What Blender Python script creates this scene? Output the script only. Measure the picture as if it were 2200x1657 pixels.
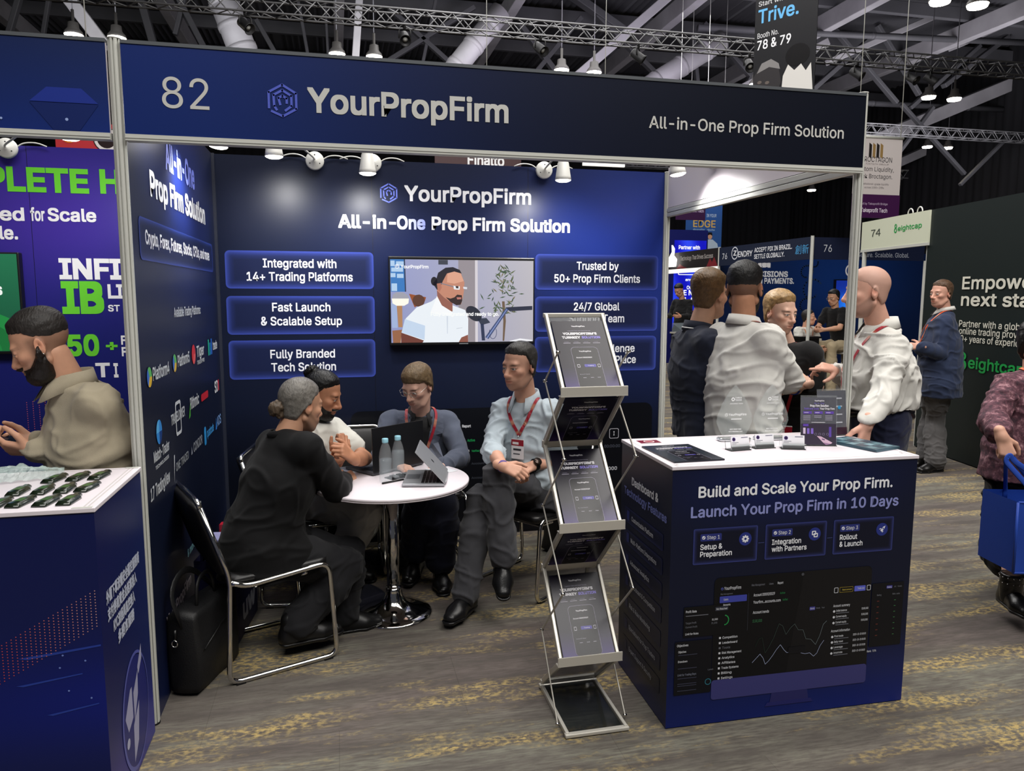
import bpy, bmesh, math, os, random
import numpy as np
from mathutils import Vector, Matrix, Quaternion
from mathutils.bvhtree import BVHTree
PI = math.pi
for _o in list(bpy.data.objects): bpy.data.objects.remove(_o, do_unlink=True)
SC = bpy.context.scene
COL = SC.collection
# ------------------------------------------------------------------ camera
FPX = 1608.64
cam_d = bpy.data.cameras.new('camera'); cam_d.sensor_fit = 'HORIZONTAL'; cam_d.sensor_width = 36.0
cam_d.lens = 36.0*FPX/2200.0; cam_d.clip_start = 0.05; cam_d.clip_end = 200
cam = bpy.data.objects.new('camera', cam_d); COL.objects.link(cam)
_yaw, _pit, _rol = 0.22835, -0.12075, 0.0023
_fw = Vector((math.sin(_yaw)*math.cos(_pit), math.cos(_yaw)*math.cos(_pit), math.sin(_pit)))
_r = Vector((math.cos(_yaw), -math.sin(_yaw), 0)); _u = _r.cross(_fw)
_r2 = _r*math.cos(_rol)+_u*math.sin(_rol); _u2 = -_r*math.sin(_rol)+_u*math.cos(_rol)
_m = Matrix((_r2, _u2, -_fw)).transposed().to_4x4(); _m.translation = Vector((0.7327, -2.9684, 1.6561))
cam.matrix_world = _m
SC.camera = cam
# ------------------------------------------------------------------ colour management, world
SC.view_settings.view_transform = 'Standard'; SC.view_settings.look = 'None'
SC.view_settings.gamma = 1.0; SC.view_settings.use_curve_mapping = False
SC.view_settings.exposure = EXPOSURE = 0.0
SC.cycles.max_bounces = 6; SC.cycles.diffuse_bounces = 3; SC.cycles.glossy_bounces = 3
SC.cycles.transmission_bounces = 6; SC.cycles.transparent_max_bounces = 8
SC.cycles.caustics_reflective = False; SC.cycles.caustics_refractive = False
SC.cycles.sample_clamp_indirect = 4.0
W = bpy.data.worlds.new('hall_air'); SC.world = W; W.use_nodes = True
W.node_tree.nodes['Background'].inputs[0].default_value = (0.80, 0.84, 1.0, 1)
W.node_tree.nodes['Background'].inputs[1].default_value = 0.07
# ------------------------------------------------------------------ lights of the hall (the lamps' own housings come later)
def area(name, loc, target, sx, sy, power, col=(1, 1, 1), spread=180):
    d = bpy.data.lights.new(name, 'AREA'); d.shape = 'RECTANGLE'; d.size = sx; d.size_y = sy; d.energy = power; d.color = col
    d.spread = math.radians(spread)
    o = bpy.data.objects.new(name, d); COL.objects.link(o); o.location = loc
    o.rotation_euler = (Vector(target)-Vector(loc)).to_track_quat('-Z', 'Y').to_euler()
    return o
def spot(name, loc, target, power, angle=110, blend=0.7, r=0.03, col=(1, 1, 1)):
    d = bpy.data.lights.new(name, 'SPOT'); d.energy = power; d.spot_size = math.radians(angle); d.spot_blend = blend
    d.shadow_soft_size = r; d.color = col
    o = bpy.data.objects.new(name, d); COL.objects.link(o); o.location = loc
    o.rotation_euler = (Vector(target)-Vector(loc)).to_track_quat('-Z', 'Y').to_euler()
    return o
# rows of high-bay lamps hang under the roof of the hall
area('hall_light_front', (2.0, -5.5, 8.6), (1.6, 0.5, 0.6), 9, 3.0, 760, (1.0, 0.97, 0.93))
area('hall_light_middle', (2.0, 5.5, 8.8), (3.0, 5.5, 0), 10, 4.0, 800, (1.0, 0.98, 0.96))
area('hall_light_back', (7.0, 13, 8.8), (7.0, 12, 0), 10, 5.0, 700, (1.0, 0.98, 0.96))
area('hall_light_aisle', (5.0, -1.0, 8.6), (4.8, 1.0, 0), 3.0, 6.0, 500, (1.0, 0.96, 0.90))
# upward areas added to brighten the roof; the middle follows the violet truss uplights
area('roof_fill_left', (-1.0, 13.5, 6.3), (-1.0, 16.5, 11), 9, 2.5, 330, (0.95, 0.96, 1.0))
area('roof_wash_middle', (9.0, 14.5, 6.3), (9.0, 18, 11), 9, 2.5, 420, (0.90, 0.84, 1.0))
area('roof_fill_right', (19.0, 17.0, 6.0), (20, 21, 11), 9, 3, 460, (0.97, 0.94, 1.0))
# ------------------------------------------------------------------ helpers
def lin(c):
    r = []
    for v in c[:3]:
        v = v/255.0
        r.append(v/12.92 if v <= 0.04045 else ((v+0.055)/1.055)**2.4)
    return tuple(r)
def nodes(m):
    m.use_nodes = True
    return m.node_tree, m.node_tree.nodes['Principled BSDF']
MATS = {}
def mat(name, rgb=(128, 128, 128), rough=0.5, metal=0.0, spec=0.5, bump=0.0, bscale=80.0, stretch=None, vary=0.0, vscale=6.0, coat=0.0, attr=False, emit=0.0, trans=0.0, ior=1.45, alpha=1.0, sheen=0.0):
    if name in MATS: return MATS[name]
    m = bpy.data.materials.new(name); nt, b = nodes(m)
    b.inputs['Base Color'].default_value = (*lin(rgb), 1); b.inputs['Roughness'].default_value = rough
    b.inputs['Metallic'].default_value = metal; b.inputs['Specular IOR Level'].default_value = spec
    b.inputs['Coat Weight'].default_value = coat; b.inputs['IOR'].default_value = ior
    b.inputs['Transmission Weight'].default_value = trans; b.inputs['Alpha'].default_value = alpha
    b.inputs['Sheen Weight'].default_value = sheen
    L = nt.links
    src = None
    if attr:
        a = nt.nodes.new('ShaderNodeAttribute'); a.attribute_name = 'Col'; src = a.outputs['Color']
    if vary > 0:
        tc = nt.nodes.new('ShaderNodeTexCoord'); n = nt.nodes.new('ShaderNodeTexNoise'); n.inputs['Scale'].default_value = vscale; n.inputs['Detail'].default_value = 5
        L.new(tc.outputs['Object'], n.inputs['Vector'])
        mx = nt.nodes.new('ShaderNodeMix'); mx.data_type = 'RGBA'; mx.blend_type = 'MULTIPLY'
        rp = nt.nodes.new('ShaderNodeMapRange'); rp.inputs[1].default_value = 0.3; rp.inputs[2].default_value = 0.7; rp.inputs[3].default_value = 1-vary; rp.inputs[4].default_value = 1.0
        L.new(n.outputs['Fac'], rp.inputs[0]); mx.inputs[0].default_value = 1.0
        if src: L.new(src, mx.inputs[6])
        else: mx.inputs[6].default_value = (*lin(rgb), 1)
        L.new(rp.outputs[0], mx.inputs[7]); src = mx.outputs[2]
    if src and not (attr and emit > 0): L.new(src, b.inputs['Base Color'])
    if attr and emit > 0: b.inputs['Base Color'].default_value = (0.01, 0.01, 0.01, 1)
    if emit > 0:
        if src: L.new(src, b.inputs['Emission Color'])
        else: b.inputs['Emission Color'].default_value = (*lin(rgb), 1)
        b.inputs['Emission Strength'].default_value = emit
    if bump > 0:
        tc = nt.nodes.new('ShaderNodeTexCoord'); mp = nt.nodes.new('ShaderNodeMapping'); n = nt.nodes.new('ShaderNodeTexNoise')
        n.inputs['Scale'].default_value = bscale; n.inputs['Detail'].default_value = 4
        if stretch: mp.inputs['Scale'].default_value = stretch
        L.new(tc.outputs['Object'], mp.inputs['Vector']); L.new(mp.outputs[0], n.inputs['Vector'])
        bp = nt.nodes.new('ShaderNodeBump'); bp.inputs['Strength'].default_value = bump; bp.inputs['Distance'].default_value = 0.004
        L.new(n.outputs['Fac'], bp.inputs['Height']); L.new(bp.outputs[0], b.inputs['Normal'])
    MATS[name] = m
    return m
def V(*a): return np.array(a, float)
def nrm(v):
    v = np.array(v, float); return v/max(np.linalg.norm(v), 1e-12)
class MB:
    """collects shapes; build() links them as one mesh object"""
    def __init__(s): s.v = []; s.f = []; s.m = []; s.c = []; s.sm = []; s.mats = []; s.n = 0
    def mi(s, m):
        if m not in s.mats: s.mats.append(m)
        return s.mats.index(m)
    def add(s, verts, faces, m, col=(255, 255, 255), smooth=False, cols=None):
        verts = np.asarray(verts, float); k = s.mi(m)
        s.v.append(verts); s.f += [tuple(i+s.n for i in f) for f in faces]; s.m += [k]*len(faces); s.sm += [smooth]*len(faces)
        s.c.append(np.asarray(cols, float) if cols is not None else np.tile(np.array(lin(col)), (len(verts), 1)))
        s.n += len(verts)
    def box(s, lo, hi, m, col=(255, 255, 255), R=None, o=None, bev=0.0):
        lo = np.array(lo, float); hi = np.array(hi, float)
        if bev > 0:
            bm = bmesh.new(); bmesh.ops.create_cube(bm, size=1.0)
            for v in bm.verts: v.co = Vector(tuple((lo+hi)/2+np.array(v.co)*(hi-lo)))
            bmesh.ops.bevel(bm, geom=bm.edges[:], offset=min(bev, 0.49*min(hi-lo)), segments=2, affect='EDGES', profile=0.5)
            vs = np.array([v.co[:] for v in bm.verts]); bm.verts.index_update(); fs = [tuple(v.index for v in f.verts) for f in bm.faces]; bm.free()
        else:
            vs = np.array([(x, y, z) for x in (lo[0], hi[0]) for y in (lo[1], hi[1]) for z in (lo[2], hi[2])])
            fs = [(0, 1, 3, 2), (4, 6, 7, 5), (0, 4, 5, 1), (2, 3, 7, 6), (0, 2, 6, 4), (1, 5, 7, 3)]
        if R is not None: vs = vs@np.array(R, float).T
        if o is not None: vs = vs+np.array(o, float)
        s.add(vs, fs, m, col)
    def obox(s, a, b, w, h, m, up=(0, 0, 1), col=(255, 255, 255), bev=0.0):
        """bar of section w (sideways) x h (up) from a to b"""
        a = np.array(a, float); b = np.array(b, float); L = np.linalg.norm(b-a); x = (b-a)/L
        y = np.cross(np.array(up, float), x)
        if np.linalg.norm(y) < 1e-6: y = np.cross(V(0, 1, 0), x)
        y = nrm(y); z = np.cross(x, y); R = np.stack([x, y, z], 1)
        s.box((0, -w/2, -h/2), (L, w/2, h/2), m, col, R, a, bev)
    def tube(s, pts, r, m, n=10, col=(255, 255, 255), caps=True, closed=False, flat=1.0, up=None):
        pts = np.asarray(pts, float); k = len(pts)
        rr = np.full(k, r, float) if np.isscalar(r) else np.asarray(r, float)
        T = np.zeros_like(pts)
        if closed: T = np.roll(pts, -1, 0)-np.roll(pts, 1, 0)
        else: T[1:-1] = pts[2:]-pts[:-2]; T[0] = pts[1]-pts[0]; T[-1] = pts[-1]-pts[-2]
        T /= np.maximum(np.linalg.norm(T, axis=1, keepdims=True), 1e-12)
        u = np.array(up, float) if up is not None else (V(0, 0, 1) if abs(T[0][2]) < 0.9 else V(1, 0, 0))
        vs = []; N = nrm(np.cross(T[0], u))
        for i in range(k):
            if up is not None: N = nrm(np.cross(T[i], u))
            else: N = nrm(N-T[i]*(N@T[i]))
            B = np.cross(T[i], N)
            for j in range(n):
                a = 2*PI*j/n; vs.append(pts[i]+rr[i]*(N*math.cos(a)+B*math.sin(a)*flat))
        fs = []
        for i in range(k if closed else k-1):
            for j in range(n):
                a = i*n+j; b = i*n+(j+1) % n; i2 = ((i+1) % k)*n
                fs.append((a, b, i2+(j+1) % n, i2+j))
        if caps and not closed:
            fs.append(tuple(range(n-1, -1, -1))); fs.append(tuple((k-1)*n+j for j in range(n)))
        s.add(vs, fs, m, col, True)
    def lathe(s, prof, m, n=24, o=(0, 0, 0), ax=(0, 0, 1), col=(255, 255, 255), smooth=True, cols=None):
        ax = nrm(ax); h = V(1, 0, 0) if abs(ax[0]) < 0.9 else V(0, 1, 0); x = nrm(np.cross(h, ax)); y = np.cross(ax, x)
        vs = []; fs = []; k = len(prof)
        for r, z in prof:
            for j in range(n):
                a = 2*PI*j/n; vs.append(np.array(o)+ax*z+max(r, 1e-5)*(x*math.cos(a)+y*math.sin(a)))
        for i in range(k-1):
            for j in range(n): fs.append((i*n+j, i*n+(j+1) % n, (i+1)*n+(j+1) % n, (i+1)*n+j))
        if prof[0][0] > 1e-4: fs.append(tuple(range(n-1, -1, -1)))
        if prof[-1][0] > 1e-4: fs.append(tuple((k-1)*n+j for j in range(n)))
        s.add(vs, fs, m, col, smooth)
    def prism(s, poly, m, o, x, y, h, col=(255, 255, 255)):
        """polygon (2D, in the x,y frame at o) given thickness h along x cross y"""
        o = np.array(o, float); x = np.array(x, float); y = np.array(y, float); z = nrm(np.cross(x, y))*h
        p = np.array([o+x*a+y*b for a, b in poly]); k = len(p)
        fs = [tuple(range(k-1, -1, -1)), tuple(range(k, 2*k))]+[(i, (i+1) % k, k+(i+1) % k, k+i) for i in range(k)]
        s.add(np.vstack([p, p+z]), fs, m, col)
    def grid(s, nx, ny, fn, m, colfn=None, smooth=True, col=(255, 255, 255)):
        vs = []; cs = []
        for j in range(ny+1):
            for i in range(nx+1):
                vs.append(fn(i/nx, j/ny))
                if colfn: cs.append(lin(colfn(i/nx, j/ny)))
        fs = [(j*(nx+1)+i, j*(nx+1)+i+1, (j+1)*(nx+1)+i+1, (j+1)*(nx+1)+i) for j in range(ny) for i in range(nx)]
        s.add(vs, fs, m, col, smooth, cs if colfn else None)
    def build(s, name, parent=None, loc=None, rot=None):
        me = bpy.data.meshes.new(name)
        v = np.vstack(s.v); me.from_pydata(v.tolist(), [], s.f)
        for m in s.mats: me.materials.append(m)
        me.polygons.foreach_set('material_index', s.m); me.polygons.foreach_set('use_smooth', s.sm)
        c = np.vstack(s.c); a = me.color_attributes.new('Col', 'FLOAT_COLOR', 'POINT')
        a.data.foreach_set('color', np.hstack([c, np.ones((len(c), 1))]).ravel()); me.update()
        o = bpy.data.objects.new(name, me); COL.objects.link(o)
        if parent is not None: o.parent = parent
        if loc is not None: o.location = loc
        if rot is not None: o.rotation_euler = rot
        return o
def tag(o, label=None, cat=None, group=None, kind=None):
    if label: o['label'] = label
    if cat: o['category'] = cat
    if group: o['group'] = group
    if kind: o['kind'] = kind
    return o
def empty(name, loc=(0, 0, 0), rz=0.0, label=None, cat=None, group=None, kind=None):
    o = bpy.data.objects.new(name, None); COL.objects.link(o); o.location = loc; o.rotation_euler = (0, 0, rz); o.empty_display_size = 0.1
    return tag(o, label, cat, group, kind)
def copy_tree(o, parent=None):
    c = o.copy(); COL.objects.link(c)
    if parent is not None: c.parent = parent
    for ch in list(o.children): copy_tree(ch, c)
    return c
def bez(pts, r, n=6):
    """polyline with its corners rounded by radius r"""
    pts = [np.array(p, float) for p in pts]; out = [pts[0]]
    for a, b, c in zip(pts, pts[1:], pts[2:]):
        d1 = min(r, np.linalg.norm(b-a)*0.49); d2 = min(r, np.linalg.norm(c-b)*0.49)
        p = b+nrm(a-b)*d1; q = b+nrm(c-b)*d2
        for t in np.linspace(0, 1, n): out.append((1-t)**2*p+2*t*(1-t)*b+t*t*q)
    out.append(pts[-1]); return out
# ---- lettering
_fd = os.path.join(bpy.utils.resource_path('LOCAL'), 'datafiles', 'fonts')
FONTS = {}
def font(n):
    if n not in FONTS:
        try: FONTS[n] = bpy.data.fonts.load(os.path.join(_fd, {'inter': 'Inter.woff2', 'cjk': 'Noto Sans CJK Regular.woff2'}[n]))
        except Exception: FONTS[n] = None
    return FONTS[n]
_TG = {}
def nbold(t): return 9 if len(t) < 24 else 5
def text_geo(t, bold=0.0, fnt='inter', shear=0.0, space=1.0):
    k = (t, bold, fnt, shear, space)
    if k in _TG: return _TG[k]
    c = bpy.data.curves.new('lettering', 'FONT'); f = font(fnt)
    if f: c.font = f
    c.body = t; c.size = 1.0; c.resolution_u = 3; c.shear = shear; c.space_character = space; c.fill_mode = 'FRONT'
    o = bpy.data.objects.new('lettering', c); COL.objects.link(o)
    dg = bpy.context.evaluated_depsgraph_get(); ev = o.evaluated_get(dg); me = ev.to_mesh()
    v = np.empty(len(me.vertices)*3); me.vertices.foreach_get('co', v); v = v.reshape(-1, 3)[:, :2].copy()
    f = [tuple(p.vertices) for p in me.polygons]; ev.to_mesh_clear()
    bpy.data.objects.remove(o); bpy.data.curves.remove(c)
    if bold > 0:      # heavier strokes: the outline repeated a little way off in each direction
        D8 = ((1, 0), (-1, 0), (0, 1), (0, -1), (1, 1), (-1, 1), (1, -1), (-1, -1))[:nbold(t)-1]; V0, F0 = v, f; vs, fs = [v], list(f)
        for i, q in enumerate(D8): vs.append(V0+np.array(q)*bold*0.72); fs += [tuple(j+len(V0)*(i+1) for j in g) for g in F0]
        v = np.vstack(vs); f = fs
    _TG[k] = (v, f); return _TG[k]
_CAP = {}
def cap_of(fnt):
    if fnt not in _CAP:
        v = text_geo('H' if fnt == 'inter' else '\u56fd', 0.0, fnt)[0]; _CAP[fnt] = v[:, 1].max()-(v[:, 1].min() if fnt != 'inter' else 0)
    return _CAP[fnt]
def put_text(mb, t, m, o, x, y, x0, x1, base, cap, col=(235, 235, 235), bold=0.02, fnt='inter', lift=0.0011, center=None, space=1.0, cols=None, shear=0.0):
    """text in the plane o + x*a + y*b: from a=x0 to a=x1 (x1 None: natural width; center: centred there), baseline at b=base, capitals cap high"""
    v, f = text_geo(t, bold, fnt, shear, space)
    if not len(v): return
    o = np.array(o, float); x = np.array(x, float); y = np.array(y, float); n = nrm(np.cross(x, y))
    capu = cap_of(fnt)
    sy = cap/capu; mn, mx = v[:, 0].min(), v[:, 0].max()
    if x1 is not None and x0 is not None: sx = (x1-x0)/(mx-mn); a0 = x0
    else:
        sx = sy; w = (mx-mn)*sx
        if center is not None: a0 = center-w/2
        elif x0 is not None: a0 = x0
        else: a0 = x1-w
    A = a0+(v[:, 0]-mn)*sx; B = base+v[:, 1]*sy
    nc = nbold(t) if bold > 0 else 1
    P = o+np.outer(A, x)+np.outer(B, y)+np.outer(lift+np.repeat(np.arange(nc), len(v)//nc)*0.00002, n)
    cc = None
    if cols is not None:
        t_ = np.clip((A-A.min())/(A.max()-A.min()+1e-9), 0, 1)[:, None]; cc = np.array(lin(cols[0]))*(1-t_)+np.array(lin(cols[1]))*t_
    mb.add(P, f, m, col, False, cc)
def flat_poly(mb, poly, m, o, x, y, col, lift=0.001):
    o = np.array(o, float); x = np.array(x, float); y = np.array(y, float); n = nrm(np.cross(x, y))
    mb.add([o+x*a+y*b+n*lift for a, b in poly], [tuple(range(len(poly)))], m, col)
def rect(x0, y0, x1, y1): return [(x0, y0), (x1, y0), (x1, y1), (x0, y1)]
def rrect(x0, y0, x1, y1, r, n=5):
    p = []
    for cx, cy, a in ((x1-r, y0+r, -90), (x1-r, y1-r, 0), (x0+r, y1-r, 90), (x0+r, y0+r, 180)):
        for i in range(n+1):
            t = math.radians(a+90*i/n); p.append((cx+r*math.cos(t), cy+r*math.sin(t)))
    return p
def circ(cx, cy, r, n=20, ry=None):
    return [(cx+r*math.cos(2*PI*i/n), cy+(ry or r)*math.sin(2*PI*i/n)) for i in range(n)]
def line_poly(mb, pts, w, m, o, x, y, col, lift=0.0012):
    for (a, b), (c, d) in zip(pts, pts[1:]):
        L = math.hypot(c-a, d-b) or 1e-9; nx, ny = -(d-b)/L*w/2, (c-a)/L*w/2; ex, ey = (c-a)/L*w*0.3, (d-b)/L*w*0.3
        flat_poly(mb, [(a-ex+nx, b-ey+ny), (a-ex-nx, b-ey-ny), (c+ex-nx, d+ey-ny), (c+ex+nx, d+ey+ny)], m, o, x, y, col, lift)
def ring_poly(mb, outer, inner, m, o, x, y, col, lift=0.0012):
    o = np.array(o, float); x = np.array(x, float); y = np.array(y, float); n = nrm(np.cross(x, y)); k = len(outer)
    mb.add([o+x*a+y*b+n*lift for a, b in list(outer)+list(inner)], [(i, (i+1) % k, k+(i+1) % k, k+i) for i in range(k)], m, col)
def glow_box(mb, x0, y0, x1, y1, r, m, o, x, y, edge, inner, w=0.03, lift=0.0008):
    """printed rounded panel whose ink fades from the rim colour to the inner colour"""
    o = np.array(o, float); x = np.array(x, float); y = np.array(y, float); n = nrm(np.cross(x, y))
    rings = []; cs = []; k = None; e, i_ = np.array(lin(edge)), np.array(lin(inner))
    for t, mixv in ((0, 1.0), (0.06, 0.95), (0.25, 0.5), (0.55, 0.16), (1.0, 0.0)):
        d = w*t; p = rrect(x0+d, y0+d, x1-d, y1-d, max(r-d*0.5, 0.004)); k = len(p)
        rings += [o+x*a+y*b+n*lift for a, b in p]; cs += [e*mixv+i_*(1-mixv)]*k
    fs = [(q*k+i, q*k+(i+1) % k, (q+1)*k+(i+1) % k, (q+1)*k+i) for q in range(4) for i in range(k)]+[tuple(4*k+i for i in range(k))]
    mb.add(rings, fs, m, cols=cs)
def logo_hex(mb, cx, cy, R, m, o, x, y, col, w=0.16, lift=0.0016):
    """spiral hexagon emblem"""
    def hp(r, a): return (cx+r*math.cos(math.radians(a)), cy+r*math.sin(math.radians(a)))
    W_ = R*w*0.85
    line_poly(mb, [hp(R*0.92, a) for a in (210, 150, 90, 30, -30, -90)]+[], W_, m, o, x, y, col, lift)
    line_poly(mb, [hp(R*0.92, -90), hp(R*0.92, -135)], W_, m, o, x, y, col, lift)
    line_poly(mb, [hp(R*0.60, a) for a in (215, 150, 90, 30, -30, -75)], W_, m, o, x, y, col, lift)
    line_poly(mb, [hp(R*0.28, a) for a in (-120, 150, 90, 30, -30)], W_, m, o, x, y, col, lift)
    line_poly(mb, [hp(R*0.60, 215), hp(R*0.66, 238)], W_, m, o, x, y, col, lift)
# common materials
PRINT = mat('printed_film', rough=0.36, spec=0.35, attr=True)
PAPER = mat('coated_paper', rough=0.25, spec=0.32, attr=True)
GLOW = mat('lit_screen', rough=0.3, attr=True, emit=1.0)
ALU = mat('anodised_aluminium', (204, 205, 198), 0.4, 0.12, vary=0.06, vscale=3)
ALUM = mat('brushed_aluminium', (200, 196, 186), 0.36, 0.35)
CHROME = mat('polished_chrome', (215, 213, 208), 0.08, 1.0)
WHITE = mat('white_laminate', (228, 220, 226), 0.35)
WPLAST = mat('white_plastic', (225, 225, 220), 0.35)
BLACKP = mat('black_plastic', (14, 14, 16), 0.35)
BLACKL = mat('black_vinyl', (18, 17, 18), 0.38, bump=0.15, bscale=300)
LAMPGLASS = mat('lamp_glass', (255, 250, 238), 0.3, emit=9.0)
ACRY = mat('clear_acrylic', (245, 250, 250), 0.02, trans=1.0, ior=1.3)
X, Y, Z = V(1, 0, 0), V(0, 1, 0), V(0, 0, 1)
# ------------------------------------------------------------------ the setting
D = 1.991; ZT = 2.529; ZB = 2.195
# floor: carpet tiles with grey streaks and mustard flecks
mf = bpy.data.materials.new('carpet'); nt, b = nodes(mf); L = nt.links
def N(t, **k):
    n = nt.nodes.new(t)
    for a, v in k.items(): n.inputs[a].default_value = v
    return n
tc = N('ShaderNodeTexCoord')
def mapped(sc, loc=(0, 0, 0)):
    mp = N('ShaderNodeMapping'); mp.inputs['Scale'].default_value = sc; mp.inputs['Location'].default_value = loc
    L.new(tc.outputs['Object'], mp.inputs['Vector']); return mp.outputs[0]
def noise(vec, s, d=4, rough=0.55):
    n = N('ShaderNodeTexNoise', Scale=s, Detail=d, Roughness=rough); L.new(vec, n.inputs['Vector']); return n.outputs['Fac']
def rng(v, a, b_, c=0.0, d=1.0):
    r = N('ShaderNodeMapRange'); r.inputs[1].default_value = a; r.inputs[2].default_value = b_; r.inputs[3].default_value = c; r.inputs[4].default_value = d
    L.new(v, r.inputs[0]); return r.outputs[0]
def mixc(f, a, b_):
    m = N('ShaderNodeMix'); m.data_type = 'RGBA'
    L.new(f, m.inputs[0])
    for s_, q in ((6, a), (7, b_)):
        if isinstance(q, tuple): m.inputs[s_].default_value = (*lin(q), 1)
        else: L.new(q, m.inputs[s_])
    return m.outputs[2]
def mul(a, b_):
    m = N('ShaderNodeMath'); m.operation = 'MULTIPLY'; L.new(a, m.inputs[0]); L.new(b_, m.inputs[1]); return m.outputs[0]
streak = noise(mapped((1.0, 7.0, 1)), 1.6, 6, 0.62)
fine = noise(mapped((6.0, 40.0, 1)), 2.2, 5, 0.6)
tone = noise(mapped((0.5, 1.6, 1), (7.7, 2.2, 0)), 1.1, 3, 0.5)
c1 = mixc(rng(tone, 0.40, 0.60), (112, 102, 98), (126, 124, 112))
c1 = mixc(rng(streak, 0.34, 0.66, 0, 0.9), (82, 76, 73), c1)
c2 = mixc(rng(fine, 0.40, 0.66, 0, 0.8), c1, (80, 75, 71))
vor = N('ShaderNodeTexVoronoi', Scale=30.0); vor.feature = 'F1'; L.new(mapped((1.0, 1.45, 1)), vor.inputs['Vector'])
cell = rng(vor.outputs['Distance'], 0.22, 0.52, 0.0, 1.0)
patch = rng(noise(mapped((0.62, 3.0, 1), (3.1, 1.7, 0)), 1.7, 5, 0.62), 0.50, 0.66)
fleck = rng(noise(mapped((1, 1.8, 1)), 34, 4, 0.65), 0.42, 0.60)
c3 = mixc(rng(mul(patch, mul(cell, fleck)), 0.0, 0.75, 0, 0.92), c2, (176, 154, 100))
br = N('ShaderNodeTexBrick', Scale=1.0); br.offset = 0.5; br.inputs['Brick Width'].default_value = 1.0; br.inputs['Row Height'].default_value = 0.5; br.inputs['Mortar Size'].default_value = 0.0018; br.inputs['Mortar Smooth'].default_value = 0.3
br.inputs['Color1'].default_value = (1, 1, 1, 1); br.inputs['Color2'].default_value = (0.90, 0.90, 0.90, 1); br.inputs['Mortar'].default_value = (0.80, 0.80, 0.80, 1)
L.new(mapped((1, 1, 1), (0.3, 0.21, 0)), br.inputs['Vector'])
mm = N('ShaderNodeMix'); mm.data_type = 'RGBA'; mm.blend_type = 'MULTIPLY'; mm.inputs[0].default_value = 1.0
L.new(c3, mm.inputs[6]); L.new(br.outputs['Color'], mm.inputs[7]); L.new(mm.outputs[2], b.inputs['Base Color'])
b.inputs['Roughness'].default_value = 0.95; b.inputs['Specular IOR Level'].default_value = 0.15
bp = N('ShaderNodeBump', Strength=0.35, Distance=0.004); L.new(noise(mapped((1, 1, 1)), 260, 2), bp.inputs['Height']); L.new(bp.outputs[0], b.inputs['Normal'])
mb = MB(); mb.box((-14, -12, -0.1), (28, 38, 0), mf); tag(mb.build('floor'), kind='structure')
# hall walls behind everything: black drapes
DRAPE = mat('black_drape', (16, 16, 20), 0.9)
def drape_wall(name, a, b_, z1):
    mb = MB(); a = np.array(a, float); b_ = np.array(b_, float); Lw = np.linalg.norm(b_-a); n = nrm(np.cross(Z, b_-a)); k = int(Lw/0.12)
    mb.grid(k, 1, lambda s, t: (a+(b_-a)*s+n*(0.05*math.sin(s*k*1.9)+0.03*math.sin(s*k*0.73)))*V(1, 1, 0)+Z*(t*z1), DRAPE)
    tag(mb.build(name), kind='structure')
drape_wall('wall_north', (-14, 36, 0), (30, 36, 0), 11.5)
drape_wall('wall_east', (26, 36, 0), (26, -12, 0), 11.5)
drape_wall('wall_west', (-13, -12, 0), (-13, 36, 0), 11.5)
# booth panel walls with printed film
def fascia_col(s, t):
    g = math.exp(-((s-0.02)/0.42)**2); q = 0.5+0.5*t
    return tuple(a*(1-g)+b_*g for a, b_ in zip((9, 13, 26), (18, 40, 104)))
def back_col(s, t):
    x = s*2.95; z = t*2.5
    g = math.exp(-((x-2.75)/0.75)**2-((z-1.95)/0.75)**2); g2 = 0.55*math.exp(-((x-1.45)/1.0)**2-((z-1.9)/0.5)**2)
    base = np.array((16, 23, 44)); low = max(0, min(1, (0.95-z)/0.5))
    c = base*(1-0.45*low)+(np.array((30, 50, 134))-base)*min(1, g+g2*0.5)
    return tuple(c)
def left_col(s, t):
    base = np.array((14, 21, 42)); g = math.exp(-((s-0.55)/0.35)**2-((t-0.86)/0.2)**2); g2 = math.exp(-((t-0.0)/0.1)**2)
    return tuple(base+(np.array((24, 40, 112))-base)*min(1, 0.9*g+0.35*g2))
mb = MB(); P0 = V(0.0, D, 0)
mb.box((0.0, D+0.004, 0.0), (2.97, D+0.03, 2.5), WHITE)
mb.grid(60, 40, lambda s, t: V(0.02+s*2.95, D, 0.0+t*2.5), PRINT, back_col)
for xs in (0.965, 1.992): mb.box((xs-0.0012, D-0.0006, 0), (xs+0.0012, D+0.004, 2.5), BLACKP)
wall_back = tag(mb.build('wall_back'), kind='structure')
mb = MB(); mb.box((-0.012, 0.03, 0.0), (0.010, D, 2.5), WHITE)
mb.grid(40, 40, lambda s, t: V(0.014, 0.03+s*(D-0.03), t*2.5), PRINT, left_col)
mb.box((0.010, D-0.03, 0), (0.030, D-0.002, 2.5), mat('dark_joint', (40, 44, 58), 0.4))
wall_left = tag(mb.build('wall_left'), kind='structure')
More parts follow.
